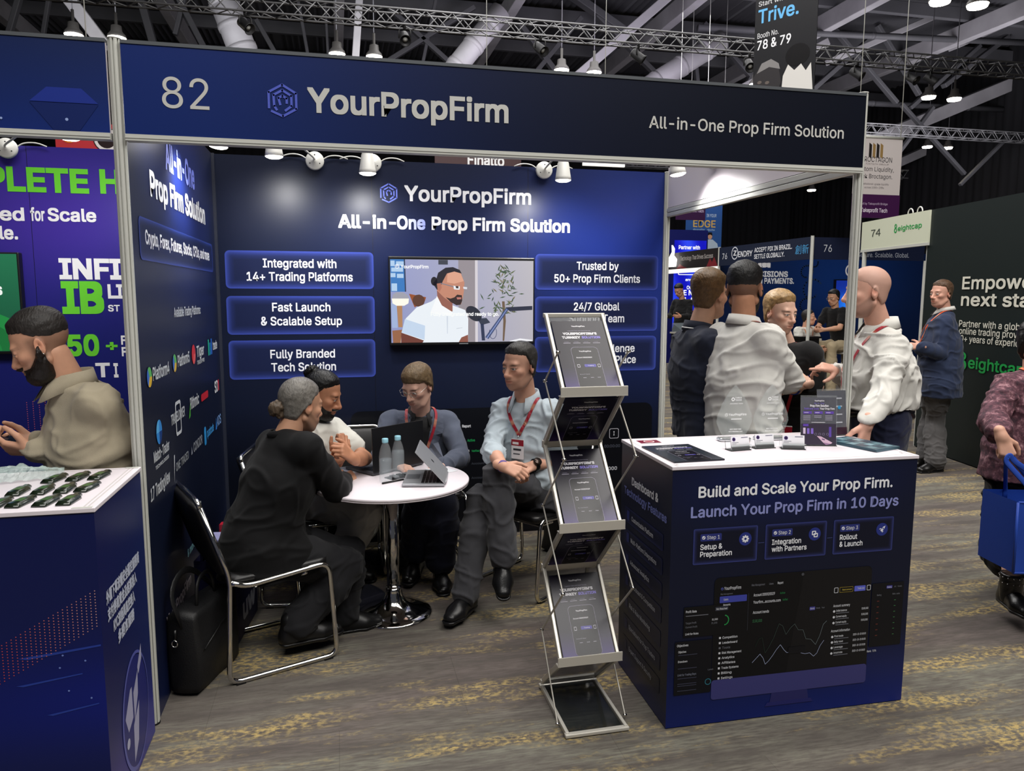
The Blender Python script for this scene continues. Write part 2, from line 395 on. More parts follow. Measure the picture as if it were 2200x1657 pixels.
# ------------------------------------------------------------------ booth lettering and film graphics (on the panel walls)
def PT(mb, o, x, y):
    def f(t, x0, x1, base, cap, col=(232, 234, 240), bold=0.022, **k): put_text(mb, t, PRINT, o, x, y, x0, x1, base, cap, col, bold, **k)
    return f
LAV = (148, 160, 226)
mb = MB(); o = V(0, D-0.001, 0); T = PT(mb, o, X, Z)
for x0, z0, x1, z1 in ((0.064, 1.69, 0.967, 1.924), (0.062, 1.403, 0.969, 1.644), (0.064, 1.12, 0.968, 1.366), (2.046, 1.69, 2.938, 1.93), (2.046, 1.404, 2.941, 1.644), (2.046, 1.125, 2.937, 1.369)):
    glow_box(mb, x0, z0, x1, z1, 0.028, PRINT, o, X, Z, (56, 72, 158), (24, 32, 66), 0.055)
logo_hex(mb, 1.072, 2.300, 0.063, PRINT, o, X, Z, (112, 128, 228))
T('YourPropFirm', 1.171, 2.013, 2.257, 0.092, bold=0.028)
T('All-in-', 0.752, 1.115, 2.078, 0.078, bold=0.035); T('One', 1.121, 1.304, 2.078, 0.078, cols=((226, 229, 250), (150, 162, 240)), bold=0.035)
T('Prop Firm Solution', 1.345, 2.286, 2.078, 0.078, bold=0.035)
for a in (('Integrated with', 0.287, 0.734, 1.823), ('14+ Trading Platforms', 0.188, 0.834, 1.740), ('Fast Launch', 0.333, 0.69, 1.549), ('& Scalable Setup', 0.263, 0.76, 1.461), ('Fully Branded', 0.312, 0.711, 1.252), ('Tech Solution', 0.315, 0.715, 1.168), ('Trusted by', 2.338, 2.643, 1.828), ('50+ Prop Firm Clients', 2.179, 2.804, 1.742), ('24/7 Global', 2.321, 2.655, 1.550), ('Support Team', 2.286, 2.692, 1.467), ('In-Built Challenge', 2.215, 2.775, 1.258), ('Leaderboard & Place', 2.195, 2.786, 1.178)):
    T(a[0], a[1], a[2], a[3], 0.052, bold=0.02)
# dark dashboard picture along the foot of the wall
flat_poly(mb, rrect(0.80, -0.05+0.055, 2.92, 0.892, 0.06), PRINT, o, X, Z, (9, 11, 18), 0.0010)
flat_poly(mb, rrect(0.44, 0.012, 0.85, 0.70, 0.03), PRINT, o, X, Z, (8, 10, 14), 0.0013)
logo_hex(mb, 0.929, 0.764, 0.020, PRINT, o, X, Z, (66, 80, 170), lift=0.002)
T('YourPropFirm', 0.960, 1.28, 0.752, 0.034); T('YourPropFirm', 0.50, 0.80, 0.605, 0.036, lift=0.002)
T('Report', 1.538, 1.598, 0.760, 0.018); T('Active', 1.573, 1.626, 0.661, 0.017, (30, 150, 80)); T('s.com', 1.537, 1.586, 0.590, 0.018); T('Verified', 1.602, 1.656, 0.588, 0.014, (30, 150, 80))
T('>', 1.505, 1.517, 0.76, 0.018); ring_poly(mb, rrect(1.523, 0.655, 1.546, 0.685, 0.006), rrect(1.527, 0.659, 1.542, 0.681, 0.004), PRINT, o, X, Z, (220, 220, 225), 0.002)
ring_poly(mb, rrect(2.596, 0.640, 2.668, 0.712, 0.012), rrect(2.600, 0.644, 2.664, 0.708, 0.01), PRINT, o, X, Z, (180, 180, 190), 0.002)
T('I', 2.628, 2.636, 0.662, 0.028); T('00:00:00', 2.560, 2.68, 0.575, 0.02, (70, 74, 86)); T('$100,000', 2.49, 2.66, 0.410, 0.024, (200, 202, 210)); T('Finally', 0.72, 0.832, 0.026, 0.018, (150, 155, 150), lift=0.002)
for zz in (0.30, 0.40, 0.50): T('Account summary', 1.60, 1.80, zz, 0.014, (60, 64, 74), lift=0.002)
tag(mb.build('lettering', wall_back))
# left wall
mb = MB(); o = V(0.015, 0, 0); T = PT(mb, o, Y, Z)
T('All-in-One', 0.66, 1.352, 2.205, 0.115, cols=((150, 160, 240), (120, 134, 236)), bold=0.035); T('Prop Firm Solution', 0.347, 1.632, 2.05, 0.095, bold=0.04)
glow_box(mb, 0.13, 1.785, 1.84, 1.948, 0.03, PRINT, o, Y, Z, (44, 62, 140), (18, 27, 60), 0.03)
T('Crypto, Forex, Futures, Stocks, CFDs, and more', 0.221, 1.72, 1.85, 0.052, bold=0.03)
T('Available Trading Platforms:', 0.674, 1.352, 1.552, 0.042, (200, 206, 214))
W2 = (205, 210, 216)
def mark(cx, cz, r, cols_):
    n_ = len(cols_)
    for i, c in enumerate(cols_):
        a0, a1 = 2*PI*i/n_, 2*PI*(i+1)/n_
        flat_poly(mb, [(cx, cz)]+[(cx+r*math.cos(a0+(a1-a0)*t/5), cz+r*math.sin(a0+(a1-a0)*t/5)) for t in range(6)], PRINT, o, Y, Z, c, 0.002)
mark(0.16, 1.335, 0.04, ((90, 180, 90), (60, 110, 200), (220, 180, 50))); T('Platform4', 0.22, 0.52, 1.315, 0.05, W2)
mark(0.63, 1.348, 0.04, ((90, 180, 90), (60, 110, 200), (220, 180, 50))); T('Platform5', 0.70, 0.98, 1.325, 0.05, W2)
mark(1.09, 1.352, 0.05, ((206, 50, 52), (206, 50, 52), (226, 90, 90))); T('Tiger', 1.18, 1.40, 1.33, 0.055, W2); T('TRADER PRO', 1.18, 1.40, 1.29, 0.02, W2)
for i, h in enumerate((0.09, 0.07, 0.09)): flat_poly(mb, rect(1.53+i*0.05, 1.31, 1.562+i*0.05, 1.31+h), PRINT, o, Y, Z, ((40, 170, 140), (40, 140, 190), (50, 110, 210))[i], 0.002)
T('trade', 1.70, 1.86, 1.33, 0.05, W2)
mark(0.27, 1.10, 0.05, ((52, 140, 220), (90, 180, 240), (52, 140, 220), (20, 60, 130))); T('Match-Trader', 0.16, 0.44, 0.995, 0.042, W2); T('TECHNOLOGIES', 0.18, 0.42, 0.962, 0.014, W2)
T('TRADELOCKER', 0.50, 0.80, 1.085, 0.045, W2)
ring_poly(mb, rrect(0.59, 1.02, 0.71, 1.175, 0.02), rrect(0.605, 1.035, 0.695, 1.16, 0.015), PRINT, o, Y, Z, W2, 0.0019)
T('Rithmic', 0.94, 1.18, 1.09, 0.055, W2); flat_poly(mb, [(0.89, 1.05), (0.94, 1.13), (0.93, 1.06)], PRINT, o, Y, Z, (80, 180, 60), 0.002)
flat_poly(mb, rrect(1.24, 1.085, 1.46, 1.125, 0.018), PRINT, o, Y, Z, (190, 40, 52), 0.002)
T('SD', 1.70, 1.82, 1.075, 0.065, (230, 232, 238)); flat_poly(mb, rect(1.82, 1.075, 1.86, 1.14), PRINT, o, Y, Z, (190, 40, 60), 0.002)
T('TradingView', 0.16, 0.42, 0.86, 0.05, W2); T('17', 0.08, 0.14, 0.86, 0.05, W2)
flat_poly(mb, [(0.50, 0.83), (0.535, 0.95), (0.515, 0.95)], PRINT, o, Y, Z, W2, 0.002); T('ONE TRADED', 0.55, 0.84, 0.87, 0.036, (150, 155, 162))
T('CONDOR', 0.97, 1.22, 0.87, 0.045, (150, 155, 165)); flat_poly(mb, [(0.90, 0.87), (0.94, 0.87), (0.92, 0.91)], PRINT, o, Y, Z, (140, 146, 160), 0.002)
flat_poly(mb, rrect(1.28, 0.84, 1.34, 0.94, 0.02), PRINT, o, Y, Z, (52, 150, 220), 0.002); T('quadcode', 1.37, 1.60, 0.87, 0.045, (70, 160, 230))
flat_poly(mb, [(1.66, 0.86), (1.71, 0.86), (1.70, 0.93)], PRINT, o, Y, Z, (52, 130, 220), 0.002); T('ADS', 1.73, 1.88, 0.87, 0.055, (130, 170, 230))
T('Integrations', 0.76, 1.10, 0.55, 0.05, W2); T('YourPropFirm', 0.22, 0.75, 0.28, 0.05, (190, 180, 190))
T('& more platforms', 0.70, 1.15, 0.42, 0.036, (120, 170, 180))
tag(mb.build('lettering', wall_left))
# ------------------------------------------------------------------ aluminium system: posts, name boards
def post(x, y, z1, label, group=None, r=0.0225):
    mb = MB(); poly = []
    for k in range(8):
        a = PI/8+k*PI/4; a2 = a+PI/4
        p, q = V(math.cos(a), math.sin(a))*r, V(math.cos(a2), math.sin(a2))*r; e = q-p; n = nrm(-(p+q))
        poly += [p+e*0.10, p+e*0.36, p+e*0.40+n*0.006, p+e*0.60+n*0.006, p+e*0.64, p+e*0.90]
    t = empty('booth_post', (x, y, 0), 0, label, 'post', group)
    mb.prism([tuple(q) for q in poly], ALU, (0, 0, 0.008), X, Y, z1-0.008); mb.build('shaft', t)
    mb = MB(); mb.lathe([(r*1.02, 0), (r*1.02, 0.008)], BLACKP, 16); mb.build('foot', t)
    mb = MB(); mb.lathe([(r*1.01, z1), (r*1.01, z1+0.004), (r*0.5, z1+0.006)], WPLAST, 16); mb.build('cap', t)
    return t
post(0.0, 0.004, 2.535, 'grey grooved aluminium post between the two blue booths, beside the beige-jacket man')
post(3.005, 0.012, 2.535, 'grey grooved aluminium post behind the counter, in front of the bald man')
post(2.992, 1.985, 2.5, 'slim aluminium post at the right end of the booth back wall')
def board(name, x0, x1, colfn, label, z0=ZB, z1=ZT, y=-0.02):
    t = empty(name, ((x0+x1)/2, 0, z0), 0, label, 'sign'); w = (x1-x0)/2; h = z1-z0
    mb = MB(); mb.box((-w, y+0.003, 0.018), (w, y+0.018, h-0.012), WHITE)
    mb.grid(50, 8, lambda s, q: V(-w+2*w*s, y, 0.018+(h-0.03)*q), PRINT, colfn); mb.build('panel', t)
    mb = MB(); mb.box((-w, y-0.004, -0.004), (w, 0.02, 0.018), ALU); mb.box((-w, y-0.006, 0.004), (w, y-0.004, 0.008), ALU); mb.build('rail', t)
    mb = MB(); mb.box((-w, y-0.003, h-0.012), (w, 0.02, h), mat('grey_rail', (92, 96, 100), 0.4, 0.3)); mb.build('rail', t)
    return t
fb = board('fascia_sign', 0.024, 2.998, fascia_col, 'long navy name board over the booth front, number 82 and white lettering')
mb = MB(); T = PT(mb, V(-1.511, -0.0205, -ZB), X, Z); o = V(-1.511, -0.0205, -ZB); G_ = (196, 196, 192)
put_text(mb, '82', PRINT, o, X, Z, 0.150, 0.306, 2.309, 0.105, G_, 0.0)
logo_hex(mb, 0.5575, 2.356, 0.060, PRINT, o, X, Z, (84, 98, 196))
T('YourPropFirm', 0.645, 1.401, 2.323, 0.082, G_, 0.03); T('All-in-One Prop Firm Solution', 1.988, 2.894, 2.333, 0.046, G_, 0.015)
mb.build('lettering', fb)
fl = board('fascia_sign', -2.93, -0.024, lambda s, t: tuple(np.array((20, 34, 76))*(0.75+0.35*s)+np.array((0, 6, 30))*(1-t)), 'blue name board with a faint hexagon over the neighbouring booth')
mb = MB(); o = V(1.477, -0.0205, -ZB)
flat_poly(mb, [(-0.27, 2.308), (-0.215, 2.357), (-0.107, 2.357), (-0.056, 2.308)], PRINT, o, X, Z, (34, 52, 140), 0.001)
flat_poly(mb, [(-0.27, 2.305), (-0.056, 2.305), (-0.12, 2.215), (-0.2, 2.215)], PRINT, o, X, Z, (22, 38, 96), 0.001)
for c in ((-0.158, 2.252, 0.005), (-0.359, 2.246, 0.004)): flat_poly(mb, circ(*c), PRINT, o, X, Z, (150, 170, 220), 0.0015)
mb.build('artwork', fl)
# white side board (inner face) along the open right side
t = empty('side_fascia', (3.0, 1.0, ZB), 0, 'plain white board over the open right side of the booth, lit from inside', 'sign')
mb = MB(); mb.box((-0.012, -0.97, 0.062), (0.006, 0.97, 0.334), WHITE); mb.build('panel', t)
mb = MB(); mb.box((-0.018, -0.975, 0.0), (0.014, 0.975, 0.026), ALU, bev=0.003); mb.box((-0.018, -0.975, 0.029), (0.014, 0.975, 0.058), ALU, bev=0.003); mb.box((-0.012, -0.975, 0.02), (0.010, 0.975, 0.062), BLACKP)
mb.box((-0.0185, 0.955, 0.035), (-0.0178, 0.962, 0.043), BLACKP); mb.build('rail', t)
# ------------------------------------------------------------------ arm spotlights
def arm_lamp(bx, by, bz, hx, hy, hz, aim, label, power, group=None, disc=True, base_n=(0, -1, 0)):
    t = empty('arm_spotlight', (bx, by, bz), 0, label, 'lamp', group); B = V(bx, by, bz); H = V(hx, hy, hz)-B; ax = nrm(V(aim[0]*0.25, aim[1]*0.10-0.05, -1)); n = nrm(base_n)
    mb = MB()
    if disc:
        mb.lathe([(0.002, 0.0), (0.052, 0.0), (0.056, 0.006), (0.056, 0.022), (0.050, 0.030), (0.014, 0.033), (0.010, 0.040)], WPLAST, 28, (0, 0, 0), n)
        for k in range(3):
            a = PI/2+k*2*PI/3; q = nrm(np.cross(n, Z)); mb.lathe([(0.004, 0.029), (0.004, 0.032)], BLACKP, 8, q*0.034*math.cos(a)+Z*0.034*math.sin(a), n)
    else: mb.box((-0.02, -0.02, -0.01), (0.02, 0.02, 0.04), WPLAST, bev=0.005)
    mb.build('base', t)
    top = H-ax*0.14; mb = MB(); mb.tube(bez([n*0.02, n*0.05+Z*0.01, top*0.6+Z*0.03, top], 0.06), 0.006, WPLAST, 8); mb.build('arm', t)
    mb = MB(); mb.lathe([(0.002, -0.155), (0.026, -0.155), (0.030, -0.15), (0.031, -0.105), (0.034, -0.10), (0.046, -0.02), (0.050, 0.0), (0.047, 0.0), (0.043, -0.015)], WPLAST, 28, H, ax); mb.build('shade', t)
    mb = MB(); mb.lathe([(0.046, -0.004), (0.045, 0.004), (0.03, 0.011), (0.001, 0.014)], LAMPGLASS, 24, H, ax); mb.build('bulb', t)
    mb = MB(); q = nrm(np.cross(n, Z))
    for s in (-1, 1): mb.tube(bez([q*s*0.045+Z*0.01, q*s*0.085+Z*0.035+n*0.01, q*s*0.15+Z*0.04, q*s*0.20+Z*0.02], 0.05), 0.004, WPLAST, 7)
    mb.build('cable', t)
    spot('spotlight', tuple(V(hx, hy, hz)+ax*0.03), tuple(V(hx, hy, hz)+nrm(aim)), power, 125, 0.9, 0.04, (1.0, 0.99, 0.96))
SPW = 30
arm_lamp(0.62, 1.962, 2.475, 0.418, 1.42, 2.402, (0.05, 0.62, -0.80), 'white arm spotlight with glowing face over the Integrated with panel', SPW)
arm_lamp(0.971, 1.962, 2.475, 0.921, 1.50, 2.344, (0.0, 0.62, -0.78), 'white arm spotlight hanging left of the wall logo, its cables spread', SPW)
arm_lamp(2.09, 1.962, 2.475, 2.087, 1.50, 2.347, (0.05, 0.62, -0.78), 'white arm spotlight with a round base disc, right of the wall lettering', SPW)
arm_lamp(0.018, 0.80, 2.47, 0.20, 0.90, 2.352, (-0.55, 0.10, -0.83), 'white arm spotlight clipped over the left side wall, lit face only', SPW, base_n=(1, 0, 0))
arm_lamp(2.985, 1.30, 2.47, 2.745, 1.30, 2.377, (0.6, -0.15, -0.78), 'white arm spotlight under the white side board, tilted to the right', SPW*1.2, base_n=(-1, 0, 0))
arm_lamp(-1.072, 1.962, 2.475, -0.46, 1.0, 2.376, (-0.1, 0.62, -0.78), 'white arm spotlight of the neighbouring booth, its base disc at the frame edge', SPW)
spot('spotlight', (0.35, 0.30, 2.40), (-0.1, 0.25, 2.1), 5, 120, 0.9, 0.04, (0.95, 1.0, 0.99))
arm_lamp(0.018, 0.20, 2.44, 0.12, 0.22, 2.42, (-0.3, 0.1, -0.9), 'white arm spotlight tucked behind the name board at its left end', 7, base_n=(1, 0, 0))
# ------------------------------------------------------------------ people: soft volumes turned into one skin
class Field:
    """signed distances on a grid; shapes are blended into it, then skin() draws the surface"""
    def __init__(s, lo, hi, h):
        s.lo = np.array(lo, float); s.h = h; s.n = np.maximum(4, np.ceil((np.array(hi, float)-s.lo)/h).astype(int)+1)
        s.d = np.full(s.n, 0.3, np.float32)
    def sub(s, lo, hi, pad):
        a = np.clip(np.floor((np.array(lo)-pad-s.lo)/s.h).astype(int), 0, s.n-1); b = np.clip(np.ceil((np.array(hi)+pad-s.lo)/s.h).astype(int)+1, 1, s.n)
        if (b <= a).any(): return None
        sl = tuple(slice(i, j) for i, j in zip(a, b))
        ax = [s.lo[i]+s.h*np.arange(a[i], b[i], dtype=np.float32) for i in range(3)]
        return sl, np.stack(np.meshgrid(*ax, indexing='ij'), -1)
    def mix(s, sl, d, k, op):
        g = s.d[sl]
        if op == 'add':
            if k > 0:
                h = np.maximum(k-np.abs(g-d), 0)/k; s.d[sl] = np.minimum(g, d)-h*h*k*0.25
            else: s.d[sl] = np.minimum(g, d)
        elif op == 'cut':
            if k > 0:
                h = np.maximum(k-np.abs(g+d), 0)/k; s.d[sl] = np.maximum(g, -d)+h*h*k*0.25
            else: s.d[sl] = np.maximum(g, -d)
    def cap(s, a, b, ra, rb=None, k=0.02, op='add'):
        """round limb from a to b"""
        a = np.array(a, float); b = np.array(b, float); rb = ra if rb is None else rb; R = max(ra, rb)
        q = s.sub(np.minimum(a, b)-R, np.maximum(a, b)+R, k+0.035)
        if q is None: return
        sl, P = q; ab = b-a; L2 = max(ab@ab, 1e-9)
        t = np.clip((P-a)@ab/L2, 0, 1); d = np.linalg.norm(P-a-t[..., None]*ab, axis=-1)-(ra+(rb-ra)*t)
        s.mix(sl, d.astype(np.float32), k, op)
    def ell(s, c, r, R=None, k=0.02, op='add'):
        c = np.array(c, float); r = np.array(r, float); M = r.max(); q = s.sub(c-M, c+M, k+0.03)
        if q is None: return
        sl, P = q; p = P-c
        if R is not None: p = p@np.array(R, float)
        k0 = np.linalg.norm(p/r, axis=-1); k1 = np.linalg.norm(p/(r*r), axis=-1)
        d = np.where(k0 < 1e-4, -r.min(), k0*(k0-1)/np.maximum(k1, 1e-6))
        s.mix(sl, d.astype(np.float32), k, op)
    def ecap(s, a, b, lat, ra, rb, k=0.03, op='add'):
        """limb of oval section: ra, rb = (sideways, front-back) half sizes at the two ends; lat = sideways direction"""
        a = np.array(a, float); b = np.array(b, float); ra = np.array(ra, float); rb = np.array(rb, float); R = max(ra.max(), rb.max())
        q = s.sub(np.minimum(a, b)-R, np.maximum(a, b)+R, k+0.035)
        if q is None: return
        sl, P = q; ab = b-a; L2 = max(ab@ab, 1e-9); z = ab/math.sqrt(L2); x = np.array(lat, float); x = nrm(x-z*(x@z)); y = np.cross(z, x)
        p = P-a; tt = p@ab/L2; t = np.clip(tt, 0, 1); over = (tt-t)*math.sqrt(L2)
        rx = ra[0]+(rb[0]-ra[0])*t; ry = ra[1]+(rb[1]-ra[1])*t; m = np.minimum(rx, ry)
        u, v_, w = (p@x)/rx, (p@y)/ry, over/m
        k0 = np.sqrt(u*u+v_*v_+w*w); k1 = np.sqrt((u/rx)**2+(v_/ry)**2+(w/m)**2)
        d = np.where(k0 < 1e-4, -m, k0*(k0-1)/np.maximum(k1, 1e-6))
        s.mix(sl, d.astype(np.float32), k, op)
    def half(s, p0, n, k=0.0):
        """keep only the side of the plane the normal n points away from"""
        ax = [s.lo[i]+s.h*np.arange(s.n[i], dtype=np.float32) for i in range(3)]
        P = np.stack(np.meshgrid(*ax, indexing='ij'), -1); d = ((P-np.array(p0, float))@nrm(n)).astype(np.float32)
        s.d = np.maximum(s.d, d)
    def skin(s, smooth=1):
        d = s.d.copy()
        for a in (0, -1):
            d[a, :, :] = np.maximum(d[a, :, :], 0.01); d[:, a, :] = np.maximum(d[:, a, :], 0.01); d[:, :, a] = np.maximum(d[:, :, a], 0.01)
        nx, ny, nz = d.shape; ins = d < 0
        C = np.zeros((nx-1, ny-1, nz-1), np.int8)
        for i in (0, 1):
            for j in (0, 1):
                for k in (0, 1): C += ins[i:nx-1+i, j:ny-1+j, k:nz-1+k]
        act = (C > 0) & (C < 8); idx = np.full(act.shape, -1, np.int64); I = np.argwhere(act); idx[act] = np.arange(len(I))
        acc = np.zeros((len(I), 3)); cnt = np.zeros(len(I))
        cs = [(i, j, k) for i in (0, 1) for j in (0, 1) for k in (0, 1)]
        val = {c: d[I[:, 0]+c[0], I[:, 1]+c[1], I[:, 2]+c[2]] for c in cs}
        for c in cs:
            for ax in range(3):
                if c[ax] == 0:
                    e = list(c); e[ax] = 1; a, b = val[c], val[tuple(e)]; m = (a < 0) != (b < 0); t = np.where(m, a/np.where(m, a-b, 1), 0)
                    p = np.tile(np.array(c, float), (len(I), 1)); p[:, ax] = t; acc += p*m[:, None]; cnt += m
        v = s.lo+s.h*(I+acc/np.maximum(cnt, 1)[:, None])
        fs = []
        for ax in range(3):
            o1, o2 = [q for q in range(3) if q != ax]
            A = ins.take(range(d.shape[ax]-1), ax); B = ins.take(range(1, d.shape[ax]), ax); E = np.argwhere(A != B)
            ok = (E[:, o1] > 0) & (E[:, o1] < d.shape[o1]-1) & (E[:, o2] > 0) & (E[:, o2] < d.shape[o2]-1); E = E[ok]
            if not len(E): continue
            q = []
            for u, w in ((-1, -1), (0, -1), (0, 0), (-1, 0)):
                e = E.copy(); e[:, o1] += u; e[:, o2] += w; q.append(idx[e[:, 0], e[:, 1], e[:, 2]])
            q = np.stack(q, 1); fl = A[E[:, 0], E[:, 1], E[:, 2]]
            if ax == 1: fl = ~fl
            q[~fl] = q[~fl][:, ::-1]; fs.append(q)
        f = np.vstack(fs) if fs else np.zeros((0, 4), int)
        for _ in range(smooth):
            a = np.zeros_like(v); n = np.zeros(len(v))
            for i in range(4):
                np.add.at(a, f[:, i], v[f[:, (i+1) % 4]]+v[f[:, (i+3) % 4]]); np.add.at(n, f[:, i], 2)
            v = v*0.5+0.5*a/np.maximum(n, 1)[:, None]
        return v, f
def vnoise(p, seed=0):
    """smooth value noise of an N x 3 array, about -1..1"""
    p = np.asarray(p, float); i = np.floor(p).astype(np.int64); f = p-i; f = f*f*(3-2*f); r = np.zeros(len(p))
    for dx in (0, 1):
        for dy in (0, 1):
            for dz in (0, 1):
                h = ((i[:, 0]+dx)*374761393+(i[:, 1]+dy)*668265263+(i[:, 2]+dz)*2147483647+seed*1013904223) & 0x7fffffff
                h = ((h ^ (h >> 13))*1274126177) & 0x7fffffff; h = (h ^ (h >> 16)) & 0xffff
                r += (h/32767.5-1)*(f[:, 0] if dx else 1-f[:, 0])*(f[:, 1] if dy else 1-f[:, 1])*(f[:, 2] if dz else 1-f[:, 2])
    return r
def vnormals(v, f):
    n = np.cross(v[f[:, 2]]-v[f[:, 0]], v[f[:, 3]]-v[f[:, 1]]); N_ = np.zeros_like(v)
    for i in range(4): np.add.at(N_, f[:, i], n)
    return N_/np.maximum(np.linalg.norm(N_, axis=1, keepdims=True), 1e-12)
def creases(v, f, amp, freq=9.0, seed=1):
    """folds of cloth"""
    n = vnormals(v, f); p = v*freq*0.8; w = np.stack([vnoise(p*0.55, seed+5), vnoise(p*0.55, seed+6), vnoise(p*0.55, seed+7)], 1)*1.3
    a = np.exp(-(vnoise(p*V(1.0, 1.0, 1.7)+w, seed)/0.17)**2)-0.35; b = np.exp(-(vnoise(p*1.9+w*0.7, seed+2)/0.16)**2)-0.3; c = vnoise(p*0.5, seed+9)
    return v+n*(amp*(1.0*a+0.55*b+0.5*c))[:, None]
def mesh_obj(name, v, f, m, parent=None, cols=None):
    me = bpy.data.meshes.new(name); v = np.asarray(v, np.float32); k = len(f)
    me.vertices.add(len(v)); me.vertices.foreach_set('co', v.ravel())
    me.loops.add(4*k); me.loops.foreach_set('vertex_index', np.asarray(f, np.int32).ravel())
    me.polygons.add(k); me.polygons.foreach_set('loop_start', np.arange(0, 4*k, 4, dtype=np.int32)); me.polygons.foreach_set('loop_total', np.full(k, 4, np.int32))
    me.polygons.foreach_set('use_smooth', np.ones(k, bool)); me.materials.append(m); me.update(calc_edges=True); me.validate()
    if cols is not None and len(me.vertices) == len(v):
        a = me.color_attributes.new('Col', 'FLOAT_COLOR', 'POINT'); a.data.foreach_set('color', np.hstack([cols, np.ones((len(cols), 1))]).astype(np.float32).ravel())
    o = bpy.data.objects.new(name, me); COL.objects.link(o)
    if parent is not None: o.parent = parent
    return o
def frame(fwd, up=(0, 0, 1)):
    """columns: the person's left, forward, up"""
    y = nrm(fwd); x = nrm(np.cross(y, np.array(up, float))); z = np.cross(x, y)
    return np.stack([x, y, z], 1)      # local x = the person's right
SKIN = mat('skin', rough=0.5, spec=0.35, attr=True, vary=0.10, vscale=30, bump=0.05, bscale=400)
def hairmat(name, rgb=(16, 15, 15), rough=0.45):
    return mat('hair_'+name, rgb, rough, 0, 0.4, bump=0.8, bscale=190, stretch=(1.0, 0.16, 0.45), vary=0.45, vscale=60)
def head_field(h, ext=0.0, scale=1.0, female=False, full=0.0):
    """the head in its own frame (x right, y forward, z up, origin between the ears)"""
    F = Field((-0.105, -0.135, -0.20), (0.105, 0.135, 0.145), h)
    F.ell((0, -0.014, 0.040), (0.076, 0.097, 0.087), k=0.0)
    F.ell((0, 0.022, -0.038), (0.060+full, 0.066, 0.082), k=0.035)
    F.ell((0, 0.030, -0.085), (0.043+full, 0.050, 0.034), k=0.03)
    F.ell((0, 0.064, -0.101), (0.022, 0.020, 0.017), k=0.02)
    for s in (-1, 1):
        F.cap((s*0.058, -0.010, -0.055), (s*0.040, 0.045, -0.094), 0.013+full*0.6, 0.012, k=0.025)      # jaw
        F.ell((s*0.043, 0.056, -0.018), (0.020, 0.022, 0.016), k=0.022)                                # cheekbone
    F.cap((-0.036, 0.074, 0.024), (0.036, 0.074, 0.024), 0.012, 0.012, k=0.02)                          # brow
    for s in (-1, 1):
        F.ell((s*0.032, 0.098, 0.002), (0.019, 0.020, 0.013), k=0.016, op='cut')                       # eye socket
        F.ell((s*0.032, 0.0755, 0.002), (0.0145, 0.0125, 0.0115), k=0.003)                               # eyeball
        F.cap((s*0.019, 0.084, 0.010), (s*0.046, 0.077, 0.009), 0.0048, 0.0045, k=0.005)                 # upper lid
        F.cap((s*0.019, 0.083, -0.006), (s*0.045, 0.077, -0.0065), 0.0035, 0.0035, k=0.005)              # lower lid
    F.cap((0, 0.084, 0.012), (0, 0.107, -0.030), 0.0085, 0.0125, k=0.014)                               # nose
    F.ell((0, 0.108, -0.033), (0.0125, 0.0115, 0.0105), k=0.008)
    for s in (-1, 1): F.ell((s*0.013, 0.094, -0.036), (0.0085, 0.0115, 0.0085), k=0.006)
    F.ell((0, 0.078, -0.060), (0.030, 0.018, 0.024), k=0.02)                                            # muzzle
    F.cap((-0.020, 0.088, -0.0605), (0.020, 0.088, -0.0605), 0.0055, 0.0055, k=0.006); F.cap((0, 0.0935, -0.0595), (0, 0.0935, -0.0600), 0.0055, k=0.006)
    F.cap((-0.016, 0.0885, -0.0715), (0.016, 0.0885, -0.0715), 0.0065, 0.0065, k=0.006)
    F.cap((-0.024, 0.094, -0.0660), (0.024, 0.094, -0.0660), 0.0022, 0.0022, k=0.003, op='cut')
    for s in (-1, 1):                                                                                  # ears
        R = frame((s*0.35, 0.93, 0.10))
        F.ell((s*0.078, -0.014, -0.004), (0.0075, 0.0185, 0.032), R, k=0.006)
        F.ell((s*0.085, -0.011, 0.002), (0.006, 0.010, 0.017), R, k=0.005, op='cut')
        F.ell((s*0.076, -0.004, -0.010), (0.006, 0.007, 0.010), k=0.005)
    return F
SKULL = None
def hair_mesh(kind, h=0.004):
    """hair as a shell over the skull; kind gives the cut"""
    thick, front, side, back, tem = HAIR[kind]
    F = head_field(h); ax = [F.lo[i]+F.h*np.arange(F.n[i]) for i in range(3)]; P = np.stack(np.meshgrid(*ax, indexing='ij'), -1); x, y, z = P[..., 0], P[..., 1], P[..., 2]
    G = Field(F.lo, F.lo+F.h*(F.n-1), h)
    G.ell((0, -0.014, 0.040), (0.076, 0.097, 0.087), k=0); G.ell((0, -0.02, -0.03), (0.066, 0.068, 0.07), k=0.03)
    top = np.clip((z-0.02)/0.08, 0, 1); lift = thick[1]+(thick[0]-thick[1])*top
    nz = vnoise(P.reshape(-1, 3)*V(60, 26, 60), 3).reshape(x.shape)*0.0022
    # hairline: front height falls to the temple, then in front of the ear, then to the nape
    yy = np.clip((0.085-y)/0.06, 0, 1); line = front*(1-yy)+tem*yy                # over the face half
    ear = np.clip((0.020-y)/0.03, 0, 1); line = line*(1-ear)+side*ear
    bk = np.clip((-0.020-y)/0.035, 0, 1); line = line*(1-bk)+back*bk
    line = line+vnoise(P.reshape(-1, 3)*V(150, 150, 30), 9).reshape(x.shape)*0.004
    lift = lift*np.clip((z-line)/(0.022+0.026*np.clip((y-0.02)/0.05, 0, 1))+0.12, 0.0, 1)-0.004*np.clip(1-(z-line)/0.006, 0, 1)
    d = np.minimum(G.d[tuple(slice(0, n) for n in x.shape)], F.d+0.004*(y > 0))-lift+nz*np.clip(lift/0.012, 0.2, 1)
    d = np.maximum(d, (line-z-0.004)*0.8)
    F.d = d.astype(np.float32); return F
